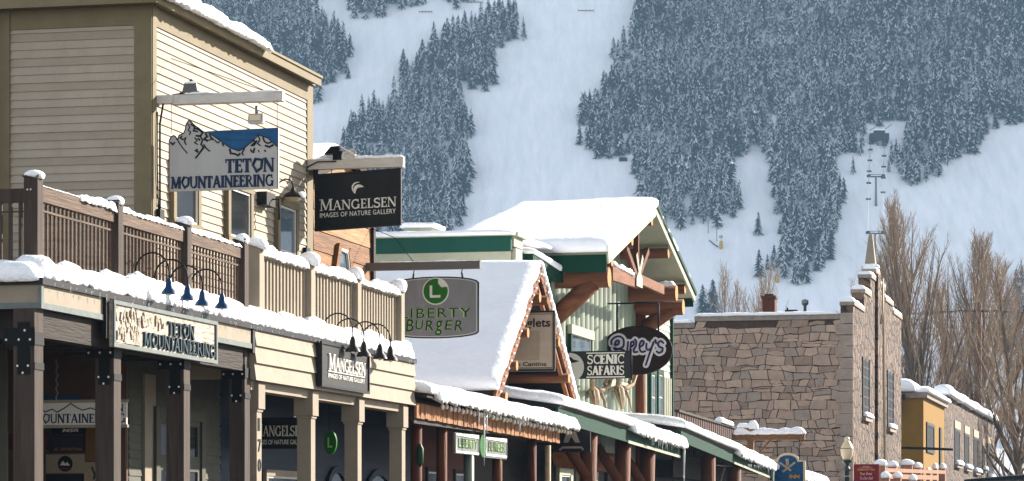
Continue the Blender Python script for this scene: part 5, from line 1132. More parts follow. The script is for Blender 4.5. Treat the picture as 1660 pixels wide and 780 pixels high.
for u in (1148, 1190):
    t_ = T(u,-.3); b = MB(); b.log((-.3,t_,.12),(-.3,t_,zd0_+(zd1_-zd0_)*(t_-d0)/(d1-d0)), .26); b.build('log_post', [M['orangez'],M['logend']], g)
canopy(1250, 778, 1335, 797, 'last green canopy of the row, nearest the stone hall, heaped with snow', 141, pitch=.16, depth=2.6)
# shopfronts under the canopies
b = MB(); b.box(-2.6,-2.45,TE2+.1,T(1101,0),.1,4.2); b.box(-2.6,-2.4,T(1104,0),d1,.1,3.8); b.build('shop_front', M['darkwood'], B5)
b = MB(); xs5 = -1.2; ta, tb_ = T(912,xs5), T(1000,xs5); b.log((xs5,ta,Z(741,xs5,ta)),(xs5,tb_,Z(752,xs5,tb_)), .30); b.build('log_lintel', [M['orange'],M['logend']], B5)
for u0, u1 in ((913,935),(945,975)):
    window_t(B5, xs5-.2, T(u0,xs5), T(u1,xs5), .9, Z(752,xs5,T(u0,xs5)), M['sage'], M['glass'], fw=.3, mull=False, proud=.1)
# camping sign
tg = T(900,-.3); xl, xr_ = XX(893,tg), XX(957,tg); za0, za1 = Z(733,0,tg), Z(699,0,tg); w_, h_ = xr_-xl, za1-za0
s13 = thing('projecting_sign', 'small black sign with a pale tent-shaped A under the long green canopy', 'sign', (xl+xr_)/2, tg, za0)
b = MB(); b.box(xl,xr_,tg,tg+.06,za0,za1); pn = b.build('panel', M['signblack'], s13)
b = MB(); q = face_cam(b, xl, tg, za0); q.poly([(w_*.32,h_*.45),(w_*.40,h_*.98),(w_*.63,h_*.98),(w_*.74,h_*.45),(w_*.62,h_*.45),(w_*.52,h_*.75),(w_*.44,h_*.45)], 0, .012); q.stroke([(w_*.22,h_*.10),(w_*.30,h_*.22),(w_*.78,h_*.22),(w_*.82,h_*.10)], .05, 0, .012); b.build('emblem', M['cap'], pn)
b = MB(); b.tube([(xl-.6,tg+.03,za0+.25),(xl,tg+.03,za0+.25)], .03, 6); b.tube([(xl-.6,tg+.03,za0+.25),(xl-.3,tg+.03,za0+.5),(xl,tg+.03,za1-.05)], .02, 6); b.ball((xl-.1,tg-.05,za0+.02), .08, 8); b.build('bracket', M['black'], s13)
# slatted balcony rail beyond the chalet
xb = -1.6; ta, tb_ = T(1096,xb), T(1188,xb); z0a, z1a = Z(664,xb,ta), Z(692,xb,tb_)
b = MB(); g = thing('slatted_balcony', 'reddish-brown slatted balcony rail above the middle canopy against the stone wall', 'balcony', xb, (ta+tb_)/2, z1a-1.5)
n = 26
for i in range(n):
    a = ta+(tb_-ta)*i/n; c = a+(tb_-ta)/n*.62; z = z0a+(z1a-z0a)*(i+.5)/n; b.box(xb, xb+.05, a, c, z-1.55, z-.08)
b.build('slats', M['brownrail'], g)
b = MB(); b.hexa([(xb-.05,ta,z0a-.08),(xb+.12,ta,z0a-.08),(xb+.12,tb_,z1a-.08),(xb-.05,tb_,z1a-.08),(xb-.05,ta,z0a),(xb+.12,ta,z0a),(xb+.12,tb_,z1a),(xb-.05,tb_,z1a)]); b.box(xb-6,xb-.05,tb_-.1,tb_-.02,z1a-1.5,z1a-.05); b.box(xb-6,xb-.1,ta,tb_,z1a-2.2,z1a-1.6); b.build('top_rail', M['darkwood'], g)
b = MB(); snow_sweep(b, [(xb+.03,T(1164,xb),Z(684,xb,T(1164,xb))),(xb+.03,T(1182,xb),Z(690,xb,T(1182,xb)))], .3, .16, amp=.03, seed=151); b.build('rail_snow', [SN], g)
# blue inn sign on a snowy timber bracket
tg = tb_+.6; zb0, zb1_ = Z(713,0,tg), Z(703,0,tg); xe4 = XX(1305,tg)
s14 = thing('hanging_sign', 'blue round-topped hanging sign with a gold edge under a snowy timber arm', 'sign', xe4-1.2, tg, zb0)
b = MB(); b.box(XX(1186,tg)-1.5,xe4,tg-.12,tg+.12,zb0,zb1_); b.bar((XX(1228,tg),tg,Z(738,0,tg)),(XX(1250,tg),tg,zb0+.02),.08,.08); b.box(XX(1212,tg),XX(1222,tg),tg-.1,tg+.1,Z(735,0,tg),zb0-.003); b.build('arm', M['plank3'], s14)
b = MB(); snow_sweep(b, [(XX(1188,tg),tg,zb1_-.01),(xe4+.03,tg,zb1_-.01)], .32, .20, amp=.03, step=.09, seed=155, hvar=.5); snow_sweep(b, [(XX(1195,tg),tg,zb1_+.26),(XX(1224,tg),tg,zb1_+.26)], .4, .17, amp=.04, step=.08, seed=156); snow_cap(b, XX(1221,tg), tg, zb1_+.2, .22,.2,.36, seed=1.2); b.build('arm_snow', [SN], s14)
b = MB(); b.box(XX(1197,tg),XX(1222,tg),tg-.13,tg+.11,zb1_+.02,zb1_+.26); b.build('arm_block', M['plank2'], s14)
xl, xr_ = XX(1246,tg), XX(1300,tg); xc = (xl+xr_)/2+.1; z0, z1, z2 = Z(782,0,tg), Z(748,0,tg), Z(737,0,tg); w_ = (xr_-xl)/2
shp = [(-w_,0),(w_,0),(w_,z1-z0)]+[(w_*.62*math.cos(a), z1-z0+.02+(z2-z1)*1.0*math.sin(a)) for a in [math.pi*k/10 for k in range(11)]]+[(-w_,z1-z0)]
b = MB(); q = face_cam(b, xc, tg, z0); q.poly(shp, -.08, .08, 0); pn = b.build('panel', M['signblue'], s14)
b = MB(); q = face_cam(b, xc, tg, z0); q.stroke(shp[1:]+[(-w_,0)], .09, -.07, .10); b.build('rim', M['globe'], pn)
b = MB(); q = face_cam(b, xc, tg, z0); hh = z1-z0; q.stroke([(-w_*.5,hh*.95),(w_*.2,hh*.55)], .08, 0, .02); q.stroke([(w_*.45,hh*.95),(-w_*.3,hh*.5)], .08, 0, .024); q.stroke([(-w_*.05,hh*1.12),(w_*.0,hh*.8)], .12, 0, .028); b.build('emblem', M['bone'], pn)
b = MB(); q = face_cam(b, xc, tg, z0); q.text('INN', w_*.1, hh*.18, w_*.6, hh*.18, 0, .02, bold=.03); b.build('lettering', M['gold'], pn)
b = MB()
for x_ in (xl+.35, xr_-.1): b.tube([(x_,tg,zb0),(x_,tg,z1)], .02, 6)
b.build('hanger', M['black'], s14)
# =====================================================================================================
# 7. stone hall with the stepped gable
# =====================================================================================================
XSN = 0.0; tS = T(1383, XSN); tSR = T(1461, XSN); zSt = Z(507, XSN, tS)
B6 = thing('stone_hall', 'big rubble-stone hall with a stepped front gable topped by a pale obelisk', 'stone building', XSN, tS, 0)
# side wall: coursed rubble laid stone by stone
r3 = random.Random(21); XSL = -15.5
b = MB(); b.box(XSL, XSN-.06, tS+.06, tSR, 0, zSt-.35); bx_ = XX(1126,tS); b.box(bx_, XSN-.06, tS+.058, tSR-.1, zSt-.36, zSt-.02); b.build('wall_core', M['mortar'], B6)
def lay_stones(mb, O, R, N, w, h, tops, rnd, hmin=.26, hmax=.50, lmin=.33, lmax=.98, gap=.018, d=.05, nm=5):
    """courses of uneven stones on a face; tops(x): wall height at x"""
    ys = [0]
    while ys[-1] < h: ys.append(ys[-1]+rnd.uniform(hmin,hmax))
    def wob(k, x): return ys[k] + (.15*mn.noise(Vector((x*.55, k*7.3, 1.7)))+.10*mn.noise(Vector((x*1.9, k*3.1, 5.)))) if 0 < k < len(ys)-1 else ys[k]
    for k in range(len(ys)-1):
        x = 0; tilt = 0
        while x < w:
            l = rnd.uniform(lmin,lmax) if rnd.random() < .8 else rnd.uniform(.22,.45); x1 = min(x+l, w)
            if w-x1 < .25: x1 = w
            t1 = rnd.uniform(-.17,.17) if x1 < w else 0
            quads = [(k,k+1,x,x1,tilt,t1,0,1)]
            if rnd.random() < .13 and l > .5: s_ = rnd.uniform(.35,.65); quads = [(k,k+1,x,x1,tilt,t1,0,s_),(k,k+1,x,x1,tilt,t1,s_,1)]
            for a, c, xa, xb_, ta_, tb2, f0, f1 in quads:
                def P(xx, tl, f): X_ = xx+tl*(f-.5); return (X_, wob(a,X_)*(1-f)+wob(c,X_)*f)
                xm = (xa+xb_)/2; pts = [P(xa,ta_,f0), P(xm,0,f0), P(xb_,tb2,f0), P(xb_,tb2,f1), P(xm,0,f1), P(xa,ta_,f1)]
                pts[1] = (pts[1][0], pts[1][1]+rnd.uniform(-.03,.03)); pts[4] = (pts[4][0], pts[4][1]+rnd.uniform(-.02,.04))
                cx_ = sum(p[0] for p in pts)/6; cy_ = sum(p[1] for p in pts)/6
                if cy_ > tops(cx_)-.12: continue
                q = []
                for px_, py_ in pts:
                    dx, dy = cx_-px_, cy_-py_; q.append((min(w,max(0,px_+(gap if dx > .04 else -gap if dx < -.04 else 0))), min(tops(px_)-.02, py_+(gap if dy > 0 else -gap))))
                mb.prism(q, O, R, UZ, N, d+rnd.uniform(-.02,.075), rnd.randrange(nm))
            x = x1; tilt = t1
b = MB(); w_ = XSN-XSL
lay_stones(b, (XSL,tS+.06,0), (1,0,0), (0,-1,0), w_, zSt, lambda x: zSt-.30 if x+XSL > bx_ else zSt-.62, r3)
b.build('side_stonework', M['stones'], B6)
b = MB(); b.box(bx_, XSN-.62, tS-.06, tS+.5, zSt-.30, zSt-.04); b.box(XSL, bx_-.005, tS-.05, tS+.5, zSt-.62, zSt-.36); b.build('coping', M['cap'], B6)
b = MB(); snow_sweep(b, [(bx_,tS+.25,zSt-.05),(XSN-.7,tS+.25,zSt-.05)], .7, .16, amp=.02, step=.12, seed=201, hvar=.15); snow_sweep(b, [(XSL,tS+.25,zSt-.37),(bx_-.1,tS+.25,zSt-.37)], .7, .16, amp=.02, step=.14, seed=202, hvar=.15)
snow_slab(b, (XSL,tS+.5,zSt-.5),(XSN-1,tS+.5,zSt-.5),(XSN-1,tSR-1,zSt-.5),(XSL,tSR-1,zSt-.5), .2, 20, 10, seed=203); b.build('roof_snow', [SN], B6)
# front: stepped gable wall, two tall windows, centre pilaster
wf = tSR-tS; tcM = T(1422,XSN)
s1t, s2t, s3t = T(1400.5,XSN), T(1411,XSN), T(1418.5,XSN)
zs1, zs2, zs3 = Z(489,XSN,tS), Z(472,XSN,s1t)+.1, Z(451,XSN,s2t)+.2
z_pk = Z(436,XSN,s3t)
r1t, r2t = T(1434,XSN), T(1447,XSN); zr1, zr2 = Z(482,XSN,r1t), Z(503,XSN,r2t)
steps = [(tS,s1t,zs1),(s1t,s2t,zs2),(s2t,s3t,zs3),(s3t,T(1425,XSN),z_pk),(T(1425,XSN),r1t,zs3-.1),(r1t,r2t,zr1),(r2t,tSR,zr2)]
b = MB(); c = MB(); s_ = MB(); dp = .62
for i, (a, e, z) in enumerate(steps):
    b.box(XSN-dp, XSN, a+.0, e, 0 if True else 0, z-.18); c.box(XSN-dp-.04, XSN+.07, a-.05 if i < 4 else a+.0, e+.05 if i >= 3 else e-.003, z-.178, z)
    snow_sweep(s_, [(XSN-dp/2,a,z),(XSN-dp/2,e-.05,z)], dp*1.05, .24, amp=.02, step=.10, seed=210+i, hvar=.2)
fw_ = b.build('front_wall', M['rubble'], B6); c.build('gable_coping', M['cap'], B6); s_.build('gable_snow', [SN], B6)
b = MB()                                        # quoins on the shaded corner
for i in range(int(zs1/.55)):
    b.box(XSN-(.62 if i%2 else .85), XSN-.0, tS-.075, tS-.002, i*.55+.02, i*.55+.53)
b.build('corner_stones', [M['stones'][2]], B6)
b = MB(); b.box(XSN+.002, XSN+.16, T(1418.5,XSN), T(1423.5,XSN), 0, z_pk-.25); b.build('pilaster', M['rubble'], B6)
for ua, ub, va, vb_ in ((1398,1408,578,674),(1438,1447,600,692)):
    a, e = T(ua,XSN), T(ub,XSN); z0, z1 = Z(vb_,XSN,a), Z(va,XSN,a)
    b = MB(); b.box(XSN-.3, XSN+.012, a, e, z0, z1); w = b.build('window', M['dark'], B6)
    g = MB(); g.box(XSN+.0121, XSN+.02, a+.18, e-.18, z0+.15, z1-.15); g.build('pane', M['dimglass'], w)
    g = MB()
    for k in range(1,6): g.box(XSN+.012, XSN+.032, a+.1, e-.1, z0+(z1-z0)*k/6-.04, z0+(z1-z0)*k/6+.04)
    g.box(XSN+.012, XSN+.034, (a+e)/2-.05, (a+e)/2+.05, z0, z1); g.box(XSN-.02,XSN+.06,a-.15,a,z0,z1); g.box(XSN-.02,XSN+.06,e,e+.15,z0,z1); g.build('frame', M['dark'], w)
    g = MB(); g.box(XSN-.02, XSN+.2, a-.2, e+.2, z0-.25, z0-.01); g.build('sill', M['cap'], w)
    g = MB(); snow_sweep(g, [(XSN+.12,a-.1,z0-.02),(XSN+.12,e+.1,z0-.02)], .3, .2, amp=.02, seed=ua); g.build('sill_snow', [SN], w)
b = MB()                                        # cables and drainpipe beside the pilaster
b.tube([(XSN+.1,T(1424,XSN),z_pk-.4),(XSN+.1,T(1425,XSN),0)], .05, 6); b.tube([(XSN+.15,T(1427,XSN),Z(448,XSN,tcM)),(XSN+.12,T(1432,XSN),0)], .05, 6); b.tube([(XSN+.15,T(1427,XSN),Z(448,XSN,tcM)),(XSN+.25,T(1423,XSN),Z(505,XSN,tcM)),(XSN+.2,T(1422,XSN),Z(525,XSN,tcM))], .05, 6); b.tube([(XSN+.1,T(1430,XSN),Z(455,XSN,tcM)),(XSN+.1,T(1434.5,XSN),0)], .045, 6); b.build('drainpipe', M['bone'], B6)
# obelisk
xo = XSN-.30; to = T(1411.5, xo); zo = Z(437,xo,to)
b = MB(); b.box(xo-.36, xo+.36, to-.55, to+.55, z_pk-.2, zo+.12); b.build('obelisk_base', M['white'], B6)
b = MB(); b.hexa([(xo-.29,to-.38,zo+.12),(xo+.29,to-.38,zo+.12),(xo+.29,to+.38,zo+.12),(xo-.29,to+.38,zo+.12),(xo-.10,to-.12,Z(382,xo,to)),(xo+.10,to-.12,Z(382,xo,to)),(xo+.10,to+.12,Z(382,xo,to)),(xo-.10,to+.12,Z(382,xo,to))])
b.add([(xo-.10,to-.12,Z(382,xo,to)),(xo+.10,to-.12,Z(382,xo,to)),(xo+.10,to+.12,Z(382,xo,to)),(xo-.10,to+.12,Z(382,xo,to)),(xo,to,Z(377,xo,to))], [(0,1,4),(1,2,4),(2,3,4),(3,0,4)]); b.build('obelisk', M['creamrail'], B6)
b = MB(); snow_slab(b, (xo-.38,to-.57,zo+.12),(xo+.38,to-.57,zo+.12),(xo+.38,to+.57,zo+.12),(xo-.38,to+.57,zo+.12), .14, 8, 8, seed=219, edge=.15); b.build('obelisk_snow', [SN], B6)
# rooftop chimney, vents
b = MB(); tq = tS+7; xa, xb_ = XX(1236,tq), XX(1256,tq); b.box(xa,xb_,tq,tq+.7,zSt-.4,Z(477,0,tq)); b.box(xa-.06,xb_+.06,tq-.06,tq+.76,Z(481,0,tq),Z(477,0,tq)+.02)
ch = thing('brick_chimney', 'short orange brick chimney on the stone hall roof', 'chimney', (xa+xb_)/2, tq, zSt-.4); b.build('stack', M['rubble2'] if False else M['orangez'], ch)
b = MB(); b.box(xa+.1,xb_-.1,tq+.1,tq+.6,Z(477,0,tq),Z(474,0,tq)+.02); b.build('cap', M['dark'], ch)
b = MB(); xv = XX(1305,tq); zv = Z(485,0,tq); b.lathe((xv,tq,zSt-.4), [(.08,0),(.08,zv-zSt+.1),(.18,zv-zSt+.2),(.18,zv-zSt+.4),(.05,zv-zSt+.45)], 10); b.build('vent_pipe', M['steel'], None, 'small galvanised vent pipe on the stone hall roof', 'vent pipe')
b = MB(); xv = XX(1282,tq); b.box(xv-.3,xv+.3,tq,tq+.5,zSt-.4,Z(500,0,tq)); b.tube([(xv-.2,tq+.2,Z(500,0,tq)),(xv-.2,tq+.2,Z(496,0,tq))],.05,6); b.build('roof_hatch', M['dark'], None, 'low dark hatch box on the stone hall roof near the vent', 'roof hatch')

# =====================================================================================================
# 8. ochre building and the far stone shop
# =====================================================================================================
tY = T(1497,0); tY1 = T(1531,0); zY = Z(645,0,tY)
B7 = thing('ochre_building', 'ochre-yellow stucco building with one dark window between the two stone buildings', 'building', 0, tY, 0)
b = MB(); b.box(-9, 0, tY, tY1, 0, zY); b.build('wall', M['yellow'], B7)
b = MB(); b.box(-9.1, .25, tY-.2, tY1, zY+.002, zY+.35); b.build('cornice', M['cap'], B7)
b = MB(); b.box(-9, -1.3, tY-.6, tY-.2, zY-.9, zY-.45); b.box(-9,-1.1,tY-.7,tY-.21,zY-.1,zY+.2); b.build('canopy', M['flash'], B7)
b = MB(); snow_sweep(b, [(-.1,tY-.1,zY+.35),(-.1,tY1,zY+.35)], 1.0, .35, amp=.03, step=.2, seed=221); snow_sweep(b, [(-8.9,tY-.4,zY-.45),(-1.5,tY-.4,zY-.45)], .5, .25, amp=.03, step=.2, seed=222); snow_slab(b, (-9,tY-.6,zY+.36),(-.5,tY-.6,zY+.36),(-.5,tY1,zY+.36),(-9,tY1,zY+.36), .8, 12, 8, seed=223, edge=.8); b.build('roof_snow', [SN], B7)
window_t(B7, .004, T(1501,0), T(1513,0), Z(733,0,T(1501,0)), Z(684,0,T(1501,0)), M['dark'], M['dimglass'], fw=.2, proud=.08, smat='dark')
b = MB(); b.box(.002,.1,T(1522,0),T(1525,0),0,Z(693,0,T(1522,0))); b.build('drainpipe', M['dark'], B7)
tq_ = tY-4; b = MB(); b.tube([(XX(1466,tq_),tq_,Z(726,0,tq_)),(XX(1545,tq_),tq_,Z(729,0,tq_))], .09, 6); b.tube([(XX(1466,tq_)-.02,tq_,Z(726,0,tq_)),(XX(1466,tq_)-5,tq_+2,Z(726,0,tq_))], .09, 6); b.build('flag_arm', M['black'], None, 'long thin black arm sticking out in front of the ochre building', 'pole')
tF = tY1+.15; tF1 = T(1612,0); zF0 = Z(655,0,tF); zF1 = Z(683,0,tF1)
B8 = thing('stone_shop', 'low brown stone shop with a row of narrow dark windows and snow-capped parapet steps', 'stone building', 0, tF, 0)
zFm = (zF0+zF1)/2
b = MB(); b.box(-8, 0, tF, tF1, 0, zFm); b.build('wall', M['rubble2'], B8)
c = MB(); s_ = MB(); n = 4
for i in range(n):
    a = tF+(tF1-tF)*(i+.08)/n; e = tF+(tF1-tF)*(i+.80)/n; c.box(-.5,.03,a,e,zFm+.002,zFm+.35+.1*(i==0)); snow_sweep(s_, [(-.2,a-.5,zFm+.34),(-.2,e+1.5,zFm+.30)], 1.1, .55, amp=.05, step=.3, seed=230+i, hvar=.3)
c.build('parapet_step', M['rubble2'], B8); snow_slab(s_, (-8,tF,zFm),(-.4,tF,zFm),(-.4,tF1,zFm),(-8,tF1,zFm), .5, 12, 12, seed=236, edge=.5); s_.build('roof_snow', [SN], B8)
for ua, ub, va, vb_ in ((1547,1555,694,751),(1563,1570,702,757),(1578,1585,708,763),(1592,1595,722,760),(1600,1608,718,772)):
    a, e = T(ua,0), T(ub,0); z0, z1 = Z(vb_,0,a), Z(va,0,a); w = window_t(B8, .004, a, e, z0, z1, M['dark'], M['dimglass'], fw=.15, proud=.05, mull=True, smat='dark')
    g = MB(); g.box(.0,.08,a-.3,e+.3,z1+.002,z1+.55); g.build('lintel', M['bone'], w)
    g = MB(); g.box(.0,.25,a-.2,e+.2,z0-.3,z0-.035); snow_sweep(g, [(.2,a-.1,z0-.06),(.2,e+.1,z0-.06)], .35, .25, amp=.03, step=.2, seed=ua, mi=1); g.build('sill', [M['cap'],SN], w)
# dark sloping roof in front of it (a porch roof lower right)
b = MB(); tq_ = tF-30; xa, xb_ = XX(1563,tq_), XX(1700,tq_); zq = Z(775,0,tq_)
b.hexa([(xa,tq_,zq-.25),(xb_,tq_,zq+.0),(xb_,tq_+4,zq+.0),(xa,tq_+4,zq-.25),(xa,tq_,zq-.1),(xb_,tq_,zq+.25),(xb_,tq_+4,zq+.4),(xa,tq_+4,zq-.0)])
aw = thing('street_canopy', 'dark flat canopy roof at the street side before the far stone shop', 'canopy', xa, tq_, 0); b.build('roof', M['black'], aw)
b = MB()
for x_ in (xa+.2, xb_-.3): b.box(x_,x_+.12,tq_+.2,tq_+.32,0,zq-.12); b.box(x_,x_+.12,tq_+3.5,tq_+3.62,0,zq-.12)
b.build('canopy_post', M['black'], aw)

# =====================================================================================================
# 9. street lamp, banner, snow-capped timber posts
# =====================================================================================================
xL = 1.5; tL_ = T(1373,xL); zg = Z(745,xL,tL_)
lp = thing('street_lamp', 'old-fashioned street lamp, cream acorn globe on a dark green post', 'street lamp', xL, tL_, .12)
b = MB(); b.lathe((xL,tL_,.12), [(.24,0),(.24,.25),(.16,.4),(.13,.9),(.10,1.0),(.095,zg-.65),(.14,zg-.62),(.14,zg-.5),(.10,zg-.45),(.10,zg-.3),(.22,zg-.22),(.22,zg-.13)], 16); b.build('post', M['lampgreen'], lp)
b = MB(); b.lathe((xL,tL_,zg), [(.17,0),(.25,.18),(.285,.38),(.29,.46)], 18); b.lathe((xL,tL_,zg+.475), [(.28,0),(.24,.12),(.17,.25),(.10,.33),(.12,.40),(.10,.47),(.04,.52)], 18); b.build('globe', M['globe'], lp)
b = MB(); b.lathe((xL,tL_,zg+.99), [(.03,0),(.02,.12),(.005,.22)], 8); b.lathe((xL,tL_,zg+.455), [(.295,0),(.295,.025)], 18); b.build('finial', M['lampgreen'], lp)
b = MB(); 
for zz in (zg-.75, zg-1.15): b.lathe((xL,tL_,zz), [(.115,0),(.115,.05)], 12)
b.build('band', M['steel'], lp)
tB = tL_+1.0; xl, xr_ = XX(1384,tB), XX(1425,tB); z1 = Z(753,0,tB); z0 = z1-1.25; w_, h_ = xr_-xl, z1-z0
bn = thing('banner_sign', 'crimson upright banner with one gold line and pale pink script beside the street lamp', 'banner', (xl+xr_)/2, tB, .12)
b = MB(); b.box(xl,xr_,tB,tB+.04,z0,z1); pn = b.build('panel', M['redsign'], bn)
b = MB(); q = face_cam(b, xl, tB, z0); q.text('COMMUNITY HALL', w_*.14, h_*.78, w_*.70, h_*.065, 0, .006, bold=.03); b.build('lettering', M['gold'], pn)
b = MB(); q = face_cam(b, xl, tB, z0); q.text('Your Event', w_*.25, h_*.62, w_*.48, h_*.10, 0, .006, shear=.3, bold=.01); q.text('To Our Hall', w_*.24, h_*.46, w_*.52, h_*.10, 0, .006, shear=.3, bold=.01); q.stroke([(w_*.22,h_*.885),(w_*.74,h_*.885)], .012, 0, .006); q.text('annual', w_*.36, h_*.90, w_*.24, h_*.05, 0, .006); b.build('lettering', M['pink'], pn)
b = MB(); b.tube([((xl+xr_)/2,tB+.06,.12),((xl+xr_)/2,tB+.06,z1-.1)], .05, 8); b.build('post', M['black'], bn)
spec = [(1428,752,20,0),(1447,754,17,5),(1470,751,24,10),(1488,756,14,12),(1505,764,8,14),(1516,757,9,16),(1528,757,12,18),(1436,772,16,-2),(1455,772,15,2),(1480,776,14,4)]
g0 = []
for i, (u, v, wpx, dt) in enumerate(spec):
    t = tL_+8+dt; x = XX(u,t); w = wpx*(Y0+t*CA)/F/2; z = Z(v+3,x,t)
    p = thing('timber_post', ('salmon timber gatepost with a thick snow cap, %s' % ['just right of the crimson banner','second from the crimson banner','broadest of the row','middle of the row below the ochre wall','thinnest of the row','narrow one left of the last post','last before the far stone shop','short front one nearest the banner','short front one second from the banner','short front one farthest from the banner'][i]), 'timber post', x, t, .0, 'snow-capped timber posts by the stone hall')
    b = MB(); b.box(x-w*.75, x+w*.75, t-.22, t+.22, 0, z); b.build('post', M['salmon'], p)
    b = MB(); snow_cap(b, x, t, z+.02, w*1.05, .34, .30, seed=i*1.9); b.build('snow', [SN], p)
b = MB(); b.bar((XX(1428,tL_+8.5),tL_+8.5,Z(772,0,tL_+8)),(XX(1520,tL_+22),tL_+22,Z(775,0,tL_+22)),.12,.22); b.bar((XX(1428,tL_+8.5),tL_+8.5,Z(762,0,tL_+8)),(XX(1530,tL_+24),tL_+24,Z(766,0,tL_+24)),.12,.18); b.build('timber_rail', M['salmon'], None, 'pair of salmon timber rails between the snow-capped posts', 'rail')
# wooden power pole
tP = 0; b = MB(); Yp = 268.; xp = (1588-CX)*Yp/F; b.tube([(xp,Yp,0),(xp,Yp,ZC+(HV-490)*Yp/F)], [.26,.2], 10); b.bar((xp-1.3,Yp-.2,ZC+(HV-505)*Yp/F),(xp+1.3,Yp-.2,ZC+(HV-505)*Yp/F),.12,.15); b.build('power_pole', M['orangez'], None, 'reddish wooden power pole standing among the bare trees', 'utility pole', world=True)

# =====================================================================================================
# 10. bare cottonwoods and other near trees
# =====================================================================================================
def bare_tree(x, y, h, label, seed, n1=46, spread=.30, lean=0., r0=.42, z0=0., start=.12, n2=11, n3=5, group='bare cottonwoods behind the far shops', tw=.011):
    r = random.Random(seed); tr_ = thing('bare_tree', label, 'tree', x, y, z0, group, world=True)
    tb, cb_ = MB(), MB()
    def path(p, d, L, n, wob, up):
        pts = [p.copy()]; d = d.copy()
        for i in range(n):
            d = (d+Vector((r.gauss(0,wob),r.gauss(0,wob),up+r.gauss(0,wob*.5)))).normalized(); p = p+d*L/n; pts.append(p)
        return pts
    tk = path(Vector((x,y,z0)), Vector((lean,0,1)).normalized(), h*.97, 12, .035, .03)
    tb.tube(tk, [r0*(1-i/12.)**.8+.02 for i in range(13)], 9)
    def at(pts, f): k = min(len(pts)-2, int(f*(len(pts)-1))); a = f*(len(pts)-1)-k; return pts[k].lerp(pts[k+1],a), (pts[k+1]-pts[k]).normalized()
    for i in range(n1):
        f = start+(.97-start)*((i+r.random())/n1)**.9; p, d = at(tk,f); az = r.uniform(0,2*math.pi) if i%5 else i*2.4
        L1 = h*(1.06-f)*r.uniform(.55,.78)*(1 if f > .3 else .85)+.4; sl = spread*r.uniform(.7,1.5)*(1.5 if f < .25 else 1)
        d1 = (Vector((math.cos(az)*sl,math.sin(az)*sl,1))).normalized(); ps = path(p,d1,L1,6,.07,.08); rr = r0*(1-f)**.9*r.uniform(.3,.55)+.03
        (tb if rr > .10 else cb_).tube(ps, [rr*(1-k/6.)**.9+.012 for k in range(7)], 6, cap=False)
        for j in range(n2):
            f2 = .12+.86*(j+r.random())/n2; p2, dd = at(ps,f2); a2 = r.uniform(0,2*math.pi); s2 = r.uniform(.3,.75); d2 = (dd+Vector((math.cos(a2)*s2,math.sin(a2)*s2,.25))).normalized()
            L2 = L1*(1.05-f2)*r.uniform(.35,.6)+.35; p3 = path(p2,d2,L2,4,.10,.10); r2_ = rr*(1-f2)*.45+tw; cb_.tube(p3, [r2_*(1-k/4.)+tw*.7 for k in range(5)], 4, cap=False)
            for k in range(n3):
                f3 = .15+.8*(k+r.random())/n3; p4, d4 = at(p3,f3); a3 = r.uniform(0,2*math.pi); d5 = (d4+Vector((math.cos(a3)*.6,math.sin(a3)*.6,.3))).normalized(); L3 = L2*r.uniform(.25,.5)+.2; p5 = path(p4,d5,L3,2,.12,.10); cb_.tube(p5, [tw,tw*.8,tw*.5], 3, cap=False)
    tb.build('trunk', M['bark'], tr_); cb_.build('crown', M['twig'], tr_)
def at_col(u, Y): return (u-CX)*Y/F
bare_tree(at_col(1507,262), 262, 31.5, 'tallest bare cottonwood, straight trunk and upswept twigs behind the ochre building', 5, n1=48, n2=12, tw=.011, spread=.31)
bare_tree(at_col(1582,272), 272, 29.5, 'broad bare cottonwood with several upright limbs behind the low stone shop', 8, n1=48, n2=12, spread=.30, tw=.011, lean=-.01)
bare_tree(at_col(1484,268), 268, 27.5, 'slimmer leaning bare cottonwood beside the stepped stone gable', 12, n1=46, spread=.32, lean=-.14, r0=.30, tw=.011)
bare_tree(at_col(1566,275), 275, 25.0, 'slender bare cottonwood squeezed between the two biggest ones', 13, n1=34, spread=.22, lean=-.04, r0=.28, tw=.011)
bare_tree(at_col(1658,240), 240, 24.0, 'spreading bare tree with long dark limbs at the right edge of town', 15, n1=36, spread=.62, lean=-.05, r0=.40, tw=.011)
bare_tree(at_col(1630,232), 232, 12.5, 'low dark bare tree arching beside the end of the stone shop', 16, n1=20, spread=.9, lean=.22, r0=.22, tw=.011)
for i, (u, h, Y) in enumerate(((1178,32,335),(1197,31,340),(1213,33,345),(1231,30.5,342),(1092,35.5,330),(1104,33.5,335))):
    bare_tree(at_col(u,Y), Y, h, 'thin pale bare tree behind the stone hall roof, %s' % ['beside the dark conifers','second from the dark conifers','tallest between conifers and chimney','just left of the orange chimney','closest to the chalet gable edge','right of the chalet gable edge'][i], 30+i, n1=18, spread=.22, r0=.15, n2=7, n3=3, group='thin bare trees behind the stone hall', tw=.009, start=.5)
